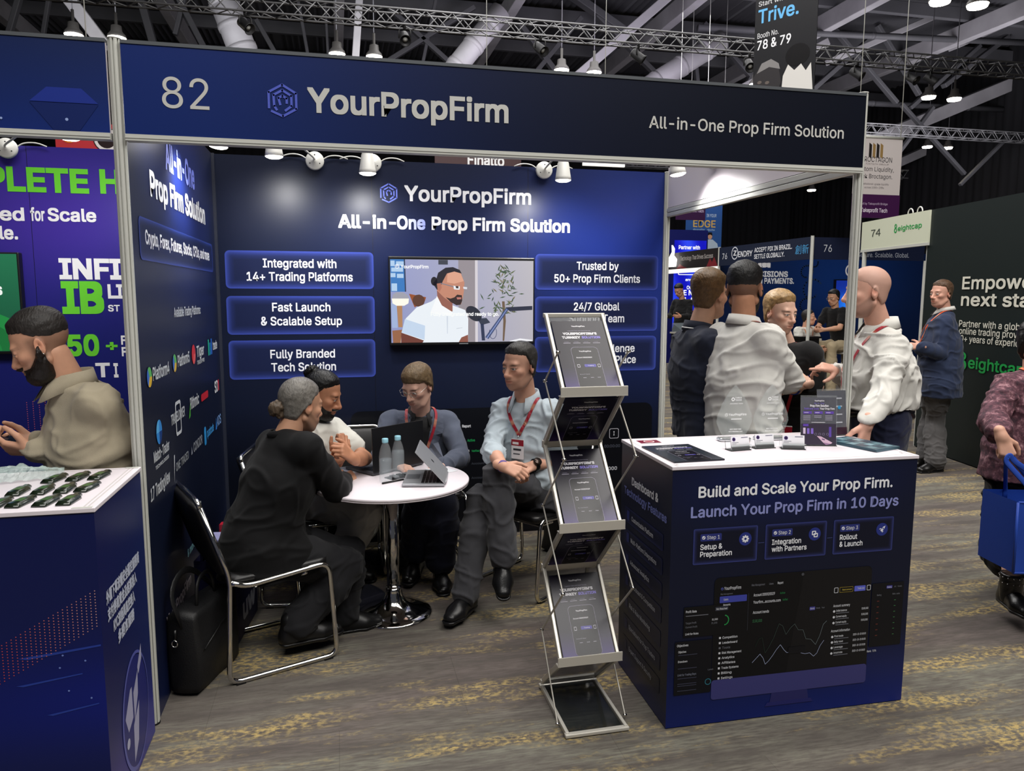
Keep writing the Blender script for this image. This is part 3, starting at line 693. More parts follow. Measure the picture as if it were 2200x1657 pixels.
HAIR = {   # (thickness on top, at the sides), hairline in front, above the ear, at the nape, at the temple
    'short': ((0.012, 0.005), 0.082, -0.008, -0.070, 0.062), 'crop': ((0.016, 0.002), 0.084, 0.030, 0.012, 0.060), 'slick': ((0.008, 0.006), 0.088, 0.005, -0.070, 0.050),
    'swept': ((0.018, 0.006), 0.082, 0.002, -0.078, 0.056), 'fringe': ((0.014, 0.008), 0.060, -0.006, -0.075, 0.036), 'long': ((0.014, 0.014), 0.075, -0.10, -0.13, 0.03), 'stubble': ((0.0012, 0.0012), 0.07, -0.0, -0.06, 0.04)}
def beard_mesh(h=0.004, thick=0.006):
    F = head_field(h); ax = [F.lo[i]+F.h*np.arange(F.n[i]) for i in range(3)]; P = np.stack(np.meshgrid(*ax, indexing='ij'), -1); x, y, z = P[..., 0], P[..., 1], P[..., 2]
    nz = vnoise(P.reshape(-1, 3)*90, 4).reshape(x.shape)*0.002
    edge = -0.060+0.062*np.clip((0.060-y)/0.065, 0, 1)**1.3+nz*2       # upper edge climbs to the ear
    m = np.maximum(z-edge, -0.012-y)
    mo = np.sqrt((x/0.030)**2+((z+0.0655)/0.013)**2)-1; m = np.maximum(m, np.where(y > 0.06, -mo*0.012, -1))
    us = np.maximum(np.abs(x)-0.034, np.maximum(z+0.044, -0.058-z)); us = np.maximum(us, 0.06-y); m = np.minimum(m, us)
    d = F.d-thick*np.clip(-m/0.014, -0.2, 1)+nz
    F.d = np.maximum(d, m*0.8).astype(np.float32); return F
def hand(F, wrist, dirv, back, side, curl=(0.5, 0.55, 0.6, 0.65), thumb=0.4, spread=0.06, s=1.0, kp=0.010):
    """palm and five fingers; dirv: wrist to knuckles, back: out of the back of the hand, side: +1 thumb towards cross(dirv, back)"""
    w = np.array(wrist, float); d = nrm(dirv); b = np.array(back, float); b = nrm(b-d*(b@d)); t = nrm(np.cross(d, b))*side
    F.cap(w-d*0.03, w+d*0.012, 0.025*s, 0.025*s, k=0.012)
    for i, (o, L) in enumerate(((0.026, 0.088), (0.009, 0.092), (-0.009, 0.087), (-0.025, 0.078))):
        k = w+d*L*s+t*o*s; F.cap(w+t*o*0.55*s+d*0.01, k, 0.0145*s, 0.0115*s, k=kp)
        a = curl[i]; dd = nrm(d+t*(spread*(1.5-i))); p = k; ls = ((0.043, 0.027, 0.022), (0.047, 0.031, 0.023), (0.043, 0.029, 0.023), (0.034, 0.021, 0.020))[i]
        ang = 0.0; rr = 0.0098*s if i < 3 else 0.0086*s
        for j, l in enumerate(ls):
            ang += a*(1.0, 1.25, 0.8)[j]; v = dd*math.cos(ang)-b*math.sin(ang); q = p+v*l*s
            F.cap(p, q, rr*(1-0.07*j), rr*(0.94-0.08*j), k=0.003); p = q
    p = w+t*0.020*s+d*0.018*s-b*0.004; v = nrm(d*0.62+t*0.72-b*0.30)
    q = p+v*0.045*s; F.cap(p, q, 0.0160*s, 0.0125*s, k=0.010)
    v2 = nrm(v*(1-thumb)+(d*0.9-b*0.35)*thumb); r = q+v2*0.032*s; F.cap(q, r, 0.0112*s, 0.0102*s, k=0.004)
    v3 = nrm(v2*(1-thumb*0.8)+(d-b*0.5-t*0.25)*thumb*0.8); F.cap(r, r+v3*0.026*s, 0.0102*s, 0.0082*s, k=0.003)
def hexlin(c): return np.array(lin(c))
class Person:
    """joints J in world space; every mesh is a child of the body, which is one skin"""
    def __init__(s, J, fwd_head, label, skin=(206, 158, 132), up_head=(0, 0, 1), head_scale=1.0, chest=(0.165, 0.115), waist=(0.145, 0.115), hips=(0.165, 0.12), arm=1.0, leg=1.0, hair=None, haircol=None, beard=None, cloth=None, hi=True, seed=1, female=False, full=0.0, group=None, hands=None, cat='person', belly=0.0, fade=0.0):
        s.fade = fade
        s.J = {k: np.array(v, float) for k, v in J.items()}; s.seed = seed; s.hi = hi; J = s.J; s.chest, s.waist, s.hips, s.arm, s.leg, s.belly = chest, waist, hips, arm, leg, belly
        s.skin = skin; s.hands = hands or {}
        pv = [v for k, v in J.items() if k[:3] not in ('toe', 'foo', 'fro', 'hem')]; lo = np.min(pv, 0)-0.28; hi_ = np.max(pv, 0)+0.30; s.lo, s.hi3 = lo, hi_
        s.HF = frame(fwd_head, up_head); s.HC = J['head']; s.hs = head_scale
        V_, F_, C_ = [], [], []
        def addm(v, f, c):
            F_.append(f+sum(len(q) for q in V_)); V_.append(v); C_.append(c)
        sk = hexlin(skin)
        # trunk and limbs
        B = Field(lo, hi_, 0.0085 if hi else 0.014); s.trunk(B, -0.012); s.legs(B, -0.008)
        for sd in 'LR': s.armseg(B, sd, -0.0, forearm=True)
        hc = s.HC; B.cap(J['neck']-V(0, 0, 0.02), hc+s.HF@V(0, -0.022, -0.045)*head_scale, 0.060, 0.054, k=0.03)
        v, f = B.skin(2); addm(v, f, np.tile(sk, (len(v), 1)))
        # head
        H = head_field(0.0032 if hi else 0.0055, full=full, female=female); v, f = H.skin(1); c = s.face(v, beard)
        addm(s.HC+(v*head_scale)@s.HF.T, f, c)
        # hands
        for sd in 'LR':
            hp = s.hands.get(sd)
            if hp is None: hp = {}
            w = J['wr'+sd]; e = J['el'+sd]; d = nrm(hp.get('dir', w-e)); bk = hp.get('back', None)
            if bk is None: bk = np.cross(d, V(0, 0, 1))*(1 if sd == 'R' else -1)
            cen = w+d*0.09; Hd = Field(np.minimum(w-d*0.05, cen)-0.13, np.maximum(w, cen)+0.13, 0.0034 if hi else 0.006)
            hand(Hd, w, d, bk, hp.get('side', 1 if sd == 'L' else -1), hp.get('curl', (0.5, 0.55, 0.6, 0.65)), hp.get('thumb', 0.4), hp.get('spread', 0.06), hp.get('s', 1.0))
            fd = nrm(w-e); Hd.cap(w-fd*0.06, w, 0.030*arm, 0.0255, k=0.012)
            v, f = Hd.skin(1); cc = np.tile(sk, (len(v), 1)); t = np.clip(((v-w)@d-0.09)/0.08, 0, 1)[:, None]; cc = cc*(1-0.18*t)+cc*V(1.0, 0.78, 0.74)*0.18*t
            addm(v, f, cc)
        s.o = mesh_obj('person', np.vstack(V_), np.vstack(F_), SKIN, None, np.vstack(C_))
        tag(s.o, label, cat, group)
        if hair:
            Hf = hair_mesh(hair, 0.0035 if hi else 0.006); v, f = Hf.skin(1); mesh_obj('hair', s.HC+(v*head_scale)@s.HF.T, f, haircol, s.o)
        if beard and beard[0] > 0.002:
            Bf = beard_mesh(0.0035 if hi else 0.006, beard[0]); v, f = Bf.skin(1); mesh_obj('beard', s.HC+(v*head_scale)@s.HF.T, f, beard[1], s.o)
    def hp(s, p): return s.HC+s.HF@(np.array(p, float)*s.hs)
    def face(s, v, beard):
        sk = hexlin(s.skin); c = np.tile(sk, (len(v), 1)); x, y, z = v[:, 0], v[:, 1], v[:, 2]
        def blend(m, col, a): c[:] = c*(1-(m*a)[:, None])+np.array(col)*(m*a)[:, None]
        g = lambda dx, dz, sx, sz: np.exp(-(dx/sx)**2-(dz/sz)**2)*(y > 0.03)
        blend(np.maximum(g(x-0.045, z+0.025, 0.02, 0.018), g(x+0.045, z+0.025, 0.02, 0.018)), sk*V(1.06, 0.82, 0.78), 0.5)
        blend(g(x, z+0.035, 0.016, 0.014)*(y > 0.09), sk*V(1.05, 0.80, 0.75), 0.5)
        blend(np.clip(1.2-np.maximum(np.abs(x)/0.026, np.abs(z+0.0665)/0.011), 0, 1)*(y > 0.078)*1.0, sk*V(0.80, 0.50, 0.48), 0.8)
        for sd in (-1, 1):
            bx = x*sd-0.033; arch = z-0.0225+6.0*(bx-0.004)**2
            blend(np.clip(1.3-np.maximum(np.abs(bx)/0.020, np.abs(arch)/0.0048), 0, 1)*(y > 0.055), hexlin(s.skin)*0.14+np.array([0.004, 0.003, 0.002]), 0.9)
            e = np.sqrt((bx+0.001)**2/0.0125**2+(z-0.0022)**2/0.0058**2)
            m = np.clip((1.12-e)*6, 0, 1)*(y > 0.068); blend(m, (0.55, 0.53, 0.50), 0.95)
            m = np.clip((1-np.sqrt((bx+0.001)**2+(z-0.0028)**2)/0.0056)*5, 0, 1)*(y > 0.068)*(e < 1.05); blend(m, (0.020, 0.016, 0.014), 0.97)
            m = np.clip(1.4-np.abs(e-1.12)/0.16, 0, 1)*(z > 0.002)*(y > 0.065); blend(np.clip(m, 0, 1), (0.02, 0.014, 0.012), 0.7)
            blend(np.clip(1-np.sqrt((x*sd-0.082)**2+(y+0.012)**2+(z-0.0)**2)/0.04, 0, 1), sk*V(1.0, 0.70, 0.64), 0.6)
        if s.fade: blend(np.clip((z+0.062)/0.03, 0, 1)*np.clip((0.045-z)/0.02, 0, 1)*np.clip((0.035-y)/0.02, 0, 1)*(np.abs(x) < 0.079), hexlin((40, 34, 31)), s.fade)
        if beard:
            edge = -0.052+0.045*np.clip((0.055-y)/0.06, 0, 1); m = np.clip((edge-z)/0.014, 0, 1)*np.clip((y+0.02)/0.02, 0, 1)*np.clip((0.18+z)/0.03, 0, 1)
            m = np.maximum(m, np.clip(1.2-np.maximum(np.abs(x)/0.03, np.abs(z+0.051)/0.008), 0, 1)*(y > 0.07))
            m *= 1-np.clip(1.3-np.maximum(np.abs(x)/0.026, np.abs(z+0.0665)/0.010), 0, 1)*(y > 0.078); blend(m, hexlin((52, 40, 34)), beard[2])
        return c
    def trunk(s, F, e, k=0.05, hem=None, flare=0.0):
        J = s.J; P0 = J['pelvis']; nk = J['neck']; sL, sR = J['shL'], J['shR']; lat = nrm(sR-sL); hl = nrm(J['hipR']-J['hipL']); ml = nrm(lat+hl)
        sm = (sL+sR)/2; ch = J.get('chest', P0*0.38+sm*0.62); wa = J.get('waist', P0*0.72+sm*0.28); c, w, h = s.chest, s.waist, s.hips
        F.ecap(P0-V(0, 0, 0.02), wa, hl, (h[0]+e, h[1]+e), (w[0]+e, w[1]+e), k)
        F.ecap(wa, ch, ml, (w[0]+e, w[1]+e), (c[0]+e, c[1]+e), k)
        top = sm*0.72+ch*0.28; F.ecap(ch, top, lat, (c[0]+e, c[1]+e), (c[0]*0.92+e, c[1]*0.78+e), k)
        for q in (sL, sR):
            F.cap(nk+(q-nk)*0.30-V(0, 0, 0.030), q+(nk-q)*0.10, 0.046+e, 0.049*s.arm+e, 0.035)
        F.cap(ch, nk-V(0, 0, 0.040), 0.085+e, 0.056+e, 0.05)
        if s.belly > 0: F.ell(wa+nrm(np.cross(Z, lat))*s.belly*0.75, (w[0]*0.92+e, 0.10+e, 0.13+e), frame(np.cross(Z, lat)), k=0.06)
    def armseg(s, F, sd, e, forearm=True, upto=1.0, k=0.03, up_to=1.0):
        J = s.J; a, b, w = J['sh'+sd], J['el'+sd], J['wr'+sd]; A = s.arm
        if up_to < 1: F.cap(a, a+(b-a)*up_to, 0.050*A+e, 0.049*A+e, k); return
        F.cap(a, a*0.6+b*0.4, 0.049*A+e, 0.046*A+e, k); F.cap(a*0.6+b*0.4, b, 0.046*A+e, 0.039*A+e, 0.012)
        if forearm:
            m = b*0.68+w*0.32; t = b+(w-b)*upto
            F.cap(b, m, 0.039*A+e, 0.041*A+e, 0.012)
            F.cap(m, t, 0.041*A+e, (0.041*A+(0.0275-0.041*A)*max(0, (upto-0.32)/0.68))+e, 0.012)
    def legs(s, F, e, k=0.035, flare=0.0, upto=1.0):
        J = s.J; L = s.leg
        for sd in 'LR':
            h, kn, an = J['hip'+sd], J['kn'+sd], J['an'+sd]
            F.cap(h, h*0.5+kn*0.5, 0.092*L+e, 0.078*L+e, 0.05); F.cap(h*0.5+kn*0.5, kn, 0.078*L+e, 0.060*L+e, k)
            c = kn*0.68+an*0.32; t = kn+(an-kn)*upto; F.cap(kn, c, 0.060*L+e, 0.060*L+e+flare*0.5, k); F.cap(c, t, 0.060*L+e+flare*0.5, 0.042*L+e+flare, k)
    def garment(s, name, m, fn, fold=0.006, freq=9.0, h=None, label=None, cut=None, sm=2):
        F = Field(s.lo, s.hi3, h or (0.0075 if s.hi else 0.012)); fn(F)
        if cut: cut(F)
        v, f = F.skin(sm); v = creases(v, f, fold, freq, s.seed*7+len(name))
        o = mesh_obj(name, v, f, m, s.o)
        if label: o['label'] = label
        return o
    def top(s, m, name='shirt', e=0.014, sleeve='long', hem=0.10, fold=0.006, sleeve_e=0.013, label=None, upto=0.92, skirt=0.0, freq=9.0):
        def fn(F):
            s.trunk(F, e)
            for sd in 'LR':
                if sleeve == 'long': s.armseg(F, sd, sleeve_e, True, upto)
                elif sleeve == 'short': s.armseg(F, sd, sleeve_e+0.004, False, up_to=0.62)
                elif sleeve == 'rolled': s.armseg(F, sd, sleeve_e, True, 0.35)
            J = s.J; P0 = J['pelvis']; hl = nrm(J['hipR']-J['hipL'])
            dn = nrm(J.get('hemdir', V(0, 0, -1)))
            if hem < 0: F.half(P0-dn*(-hem), dn)
            if hem > 0:
                for sd in 'LR': F.cap(J['hip'+sd], J['hip'+sd]*0.75+J['kn'+sd]*0.25, 0.094*s.leg+e+0.008, 0.090*s.leg+e+0.012, 0.04)
                F.ecap(P0+V(0, 0, 0.03), P0+np.array(dn)*hem, hl, (s.hips[0]+e, s.hips[1]+e), (s.hips[0]+e+skirt, s.hips[1]+e+skirt), 0.04); F.half(P0+dn*hem, dn)
        return s.garment(name, m, fn, fold, freq, label=label)
    def trousers(s, m, fold=0.006, e=0.012, flare=0.022, label=None, upto=0.97, name='trousers'):
        def fn(F):
            J = s.J; P0 = J['pelvis']; hl = nrm(J['hipR']-J['hipL']); F.ecap(P0-V(0, 0, 0.03), P0+V(0, 0, 0.07), hl, (s.hips[0]+e*0.6, s.hips[1]+e*0.6), (s.waist[0]+e*0.6, s.waist[1]+e*0.5), 0.05)
            s.legs(F, e, flare=flare, upto=upto)
        return s.garment(name, m, fn, fold, label=label)
    def shoes(s, m, toe=None, size=1.0, flat=True, sole=True):
        for sd in 'LR':
            an = s.J['an'+sd]; t = nrm(s.J.get('toe'+sd, V(0, -1, 0))); up = s.J.get('footup'+sd, V(0, 0, 1)); R = frame(t, up); L = lambda x, y, z: an+R@(V(x, y, z)*size)
            F = Field(an-0.30, an+0.30, 0.0055 if s.hi else 0.010); zf = -0.085
            F.cap(L(0, -0.035, 0.02), L(0, -0.04, zf+0.035), 0.040, 0.036, 0.02)
            F.ecap(L(0, -0.05, zf+0.03), L(0, 0.10, zf+0.028), R[:, 0], (0.036, 0.042), (0.048, 0.036), 0.03); F.ecap(L(0, 0.10, zf+0.028), L(0, 0.165, zf+0.024), R[:, 0], (0.048, 0.036), (0.036, 0.024), 0.03)
            F.cap(L(0, 0.0, zf+0.075), L(0, 0.07, zf+0.05), 0.036, 0.03, 0.03)
            F.half(L(0, 0, zf), -R[:, 2]); v, f = F.skin(1); o = mesh_obj('shoe', v, f, m, s.o)
            if sole:
                F = Field(an-0.30, an+0.30, 0.0055 if s.hi else 0.010); F.ecap(L(0, -0.055, zf+0.012), L(0, 0.10, zf+0.012), R[:, 0], (0.040, 0.03), (0.051, 0.03), 0.02); F.ecap(L(0, 0.10, zf+0.012), L(0, 0.170, zf+0.012), R[:, 0], (0.051, 0.03), (0.038, 0.03), 0.02)
                F.half(L(0, 0, zf-0.006), -R[:, 2]); F.half(L(0, 0, zf+0.013), R[:, 2]); v, f = F.skin(0); mesh_obj('sole', v, f, BLACKP, o)
    def collar(s, m, r=0.066, rise=0.035, fall=0.05, open_=0.5, tilt=0.25, spread=0.035, label=None, up=None, out=0.022, stripe=None):
        """folded collar round the neck, open in front"""
        J = s.J; lat = nrm(J['shR']-J['shL']); fwd = nrm(np.cross(Z, lat)); fwd = nrm(s.J.get('front', fwd)); lat = nrm(np.cross(fwd, Z)); upv = nrm(Z if up is None else up)
        c0 = J['neck']+V(0, 0, 0.012); n = 40; a0 = open_*0.5; mb = MB(); rows = []
        for i in range(n+1):
            a = a0+(2*PI-2*a0)*i/n; d = fwd*math.cos(a)+lat*math.sin(a); fr = max(0, math.cos(a)); bk = max(0, -math.cos(a)); tip = math.exp(-((min(a, 2*PI-a)-a0)/0.45)**2)
            base = c0+d*r*(1.05-0.06*fr)+fwd*0.005-upv*(tilt*0.06*fr)+upv*0.012*bk; topp = c0+d*(r*0.97)+upv*(rise+0.010*bk)-upv*0.035*fr*tilt*2
            fold_ = topp+d*0.006+upv*0.002; end = topp+d*(out+spread*tip*0.6)-upv*(fall+tip*0.03)+fwd*0.012*tip
            rows.append([base, topp, fold_, end, end-d*0.003-upv*0.001, topp-upv*0.006+d*0.002])
        vs = [p for r_ in rows for p in r_]; k = 6
        fs = [(i*k+j, i*k+j+1, (i+1)*k+j+1, (i+1)*k+j) for i in range(n) for j in range(k-1)]
        mb.add(vs, fs, m, (255, 255, 255), True); o = mb.build('collar', s.o)
        if stripe: m2 = MB(); m2.tube([r_[3]*0.8+r_[2]*0.2+V(0, 0, 0.002) for r_ in rows], 0.0032, stripe, 6); m2.build('collar_stripe', o)
        if label: o['label'] = label
        return o
    def lanyard(s, onto, col, front=None, low=None, w=0.017, label=None, name='lanyard', badge=None, off=0.006, nr=0.078, side=0.0):
        """ribbon from the nape over both shoulders down to a point on the chest, laid on the garment"""
        J = s.J; lat = nrm(J['shR']-J['shL']); fwd = nrm(s.J.get('front', np.cross(Z, lat))); dg = bpy.context.evaluated_depsgraph_get()
        me = onto.data; bv = BVHTree.FromPolygons([v.co[:] for v in me.vertices], [p.vertices[:] for p in me.polygons])
        low = low if low is not None else 0.30; c0 = J['neck']; mb = MB(); m = mat('ribbon', rough=0.5, attr=True)
        end = J.get('lan', c0+fwd*0.12-V(0, 0, low))
        for sg in (-1, 1):
            path = [c0-fwd*0.075+V(0, 0, 0.035), c0-fwd*0.045+lat*sg*0.062+V(0, 0, 0.03), c0+lat*sg*nr*1.02+V(0, 0, 0.012), c0+fwd*0.055+lat*sg*nr*1.05-V(0, 0, 0.03), end*0.4+(c0+fwd*0.09+lat*sg*nr-V(0, 0, 0.06))*0.6, end*0.75+(c0+fwd*0.1+lat*sg*nr-V(0, 0, 0.06))*0.25, end+lat*sg*0.006]
            P = np.array(path); T = np.linspace(0, len(P)-1, 34); Q = np.stack([np.interp(T, range(len(P)), P[:, i]) for i in range(3)], 1)
            for _ in range(3): Q[1:-1] = 0.5*Q[1:-1]+0.25*(Q[2:]+Q[:-2])
            out = []; nn = []
            for q in Q:
                h = bv.ray_cast(Vector(tuple(q+fwd*0.30)), Vector(tuple(-fwd)), 0.6) if q[2] < c0[2]-0.075 else bv.find_nearest(Vector(tuple(q)))
                if h[0] is None: h = bv.find_nearest(Vector(tuple(q)))
                p, n_ = np.array(h[0]), nrm(h[1]); 
                if n_@(fwd+Z*0.6) < -0.3 and q[2] < c0[2]-0.03: n_ = -n_
                out.append(p+n_*off); nn.append(n_)
            end = out[-1]
            out = np.array(out)
            for _ in range(4): out[1:-1] = 0.5*out[1:-1]+0.25*(out[2:]+out[:-2])
            vs = []; cc = []
            for i, p in enumerate(out):
                t = nrm(out[min(i+1, len(out)-1)]-out[max(i-1, 0)]); sd = nrm(np.cross(t, nn[i])); cl = hexlin(col)
                if i % 7 in (2, 3): cl = cl*0.6+np.array([0.5, 0.36, 0.2])*0.4
                for o_, z_ in ((-w/2, 0.0), (w/2, 0.0), (w/2, 0.0015), (-w/2, 0.0015)): vs.append(p+sd*o_+nn[i]*z_); cc.append(cl)
            n_ = len(out); fs = [(i*4+j, i*4+(j+1) % 4, (i+1)*4+(j+1) % 4, (i+1)*4+j) for i in range(n_-1) for j in range(4)]
            mb.add(vs, fs, m, cols=np.array(cc))
        o = mb.build(name, s.o)
        if badge:
            mb = MB(); R = frame(fwd); bw, bh = badge; e = end+fwd*0.010-V(0, 0, 0.02)
            lx = -lat; mb.prism(rrect(-bw/2, -bh, bw/2, 0, 0.006), PAPER, e, -lat, Z, 0.0, (236, 232, 232)) if False else None
            ox, oy = nrm(np.cross(Z, fwd)), Z
            mb.prism(rrect(-bw/2, -bh, bw/2, 0, 0.004), PAPER, e, ox, oy, 0.002, (234, 230, 232)); e2 = e+nrm(np.cross(ox, oy))*0.0022
            flat_poly(mb, rect(-bw*0.5, -bh*0.34, bw*0.5, -bh*0.04), PAPER, e2, ox, oy, (150, 28, 44), 0.0005); flat_poly(mb, rect(-bw*0.34, -bh*0.78, bw*0.2, -bh*0.72), PAPER, e2, ox, oy, (90, 90, 96), 0.0005)
            flat_poly(mb, rect(-bw*0.34, -bh*0.58, bw*0.3, -bh*0.48), PAPER, e2, ox, oy, (60, 60, 66), 0.0005); flat_poly(mb, rect(-bw*0.4, -bh*0.28, bw*0.1, -bh*0.16), PAPER, e2, ox, oy, (236, 226, 226), 0.001)
            mb.tube([end, e], 0.003, CHROME, 6); mb.build('badge', o)
        return o
    def glasses(s, col=(160, 160, 160), r=0.0012):
        m = mat('spectacle_wire', (190, 186, 180), 0.25, 0.8); mb = MB()
        for sd in (-1, 1):
            pts = [s.hp((sd*0.033+0.0215*math.cos(a)*abs(math.cos(a))**-0.25 if abs(math.cos(a)) > 0.05 else sd*0.033, 0.0985-0.10*abs(0.0215*math.cos(a)+0.0)*(1 if math.cos(a)*sd > 0 else 0.2), 0.000+0.0145*math.sin(a))) for a in np.linspace(0, 2*PI, 20)[:-1]]
            mb.tube(pts, r*1.2, m, 6, closed=True)
            mb.tube([s.hp((sd*0.055, 0.096, 0.006)), s.hp((sd*0.076, 0.075, 0.008)), s.hp((sd*0.079, 0.0, 0.010)), s.hp((sd*0.078, -0.03, -0.006))], r, m, 6)
        mb.tube([s.hp((-0.012, 0.098, 0.004)), s.hp((0, 0.102, 0.006)), s.hp((0.012, 0.098, 0.004))], r, m, 6)
        return mb.build('glasses', s.o)
    def blob(s, name, parts, m, h=0.0045, noise=0.0, freq=60, label=None):
        """small extra volume in the head's frame (a bun, a ponytail)"""
        A = np.array([p[0] for p in parts]); R_ = max(max(np.atleast_1d(p[1])) for p in parts); F = Field(A.min(0)-R_-0.02, A.max(0)+R_+0.02, h)
        for c, r in parts: F.ell(c, np.ones(3)*r if np.isscalar(r) else r, k=0.012)
        v, f = F.skin(1)
        if noise: v = v+vnormals(v, f)*(vnoise(v*V(freq, freq, freq*0.4), 8)*noise)[:, None]
        o = mesh_obj(name, s.HC+(v*s.hs)@s.HF.T, f, m, s.o)
        if label: o['label'] = label
        return o
    def lapels(s, m, shirt_m=None, onto=None, w=0.075, depth=0.30, open_=0.03):
        """the turned-back fronts of a jacket, laid on the chest"""
        J = s.J; lat = nrm(J['shR']-J['shL']); fwd = nrm(s.J.get('front', np.cross(Z, lat))); c0 = J['neck']; me = onto.data
        bv = BVHTree.FromPolygons([v.co[:] for v in me.vertices], [p.vertices[:] for p in me.polygons])
        def lay(p, off):
            h = bv.ray_cast(Vector(tuple(p+fwd*0.5)), Vector(tuple(-fwd)), 1.0)
            return (np.array(h[0]) if h[0] is not None else p)+fwd*off
        for sg in (-1, 1):
            mb = MB(); n = 12; vs = []
            for i in range(n+1):
                t = i/n; a = lat*sg*(0.062*(1-t)+0.004*t); wd = w*(1-0.15*abs(t-0.25)/0.25 if t < 0.25 else 1-((t-0.25)/0.75)**1.4*0.96); z = -0.015-depth*t
                p = c0+a+V(0, 0, z); q = c0+a+lat*sg*wd+V(0, 0, z+0.03*(1-t)); mid = (p+q)/2
                vs += [lay(p, 0.004), lay(mid, 0.009), lay(q, 0.007), lay(q, 0.001)]
            mb.add(vs, [(i*4+j, i*4+j+1, (i+1)*4+j+1, (i+1)*4+j) for i in range(n) for j in range(3)], m, smooth=False); mb.build('lapel', s.o)
        if shirt_m:
            mb = MB(); vs = []; n = 12
            for i in range(n+1):
                t = i/n; hw = 0.064*(1-t)+0.006
                for u in (-1, -0.5, 0, 0.5, 1): vs.append(lay(c0+lat*hw*u+V(0, 0, 0.0-depth*t*0.98), 0.0035+0.004*(1-abs(u))))
            mb.add(vs, [(i*5+j, i*5+j+1, (i+1)*5+j+1, (i+1)*5+j) for i in range(n) for j in range(4)], shirt_m, smooth=True); mb.build('shirt_front', s.o)
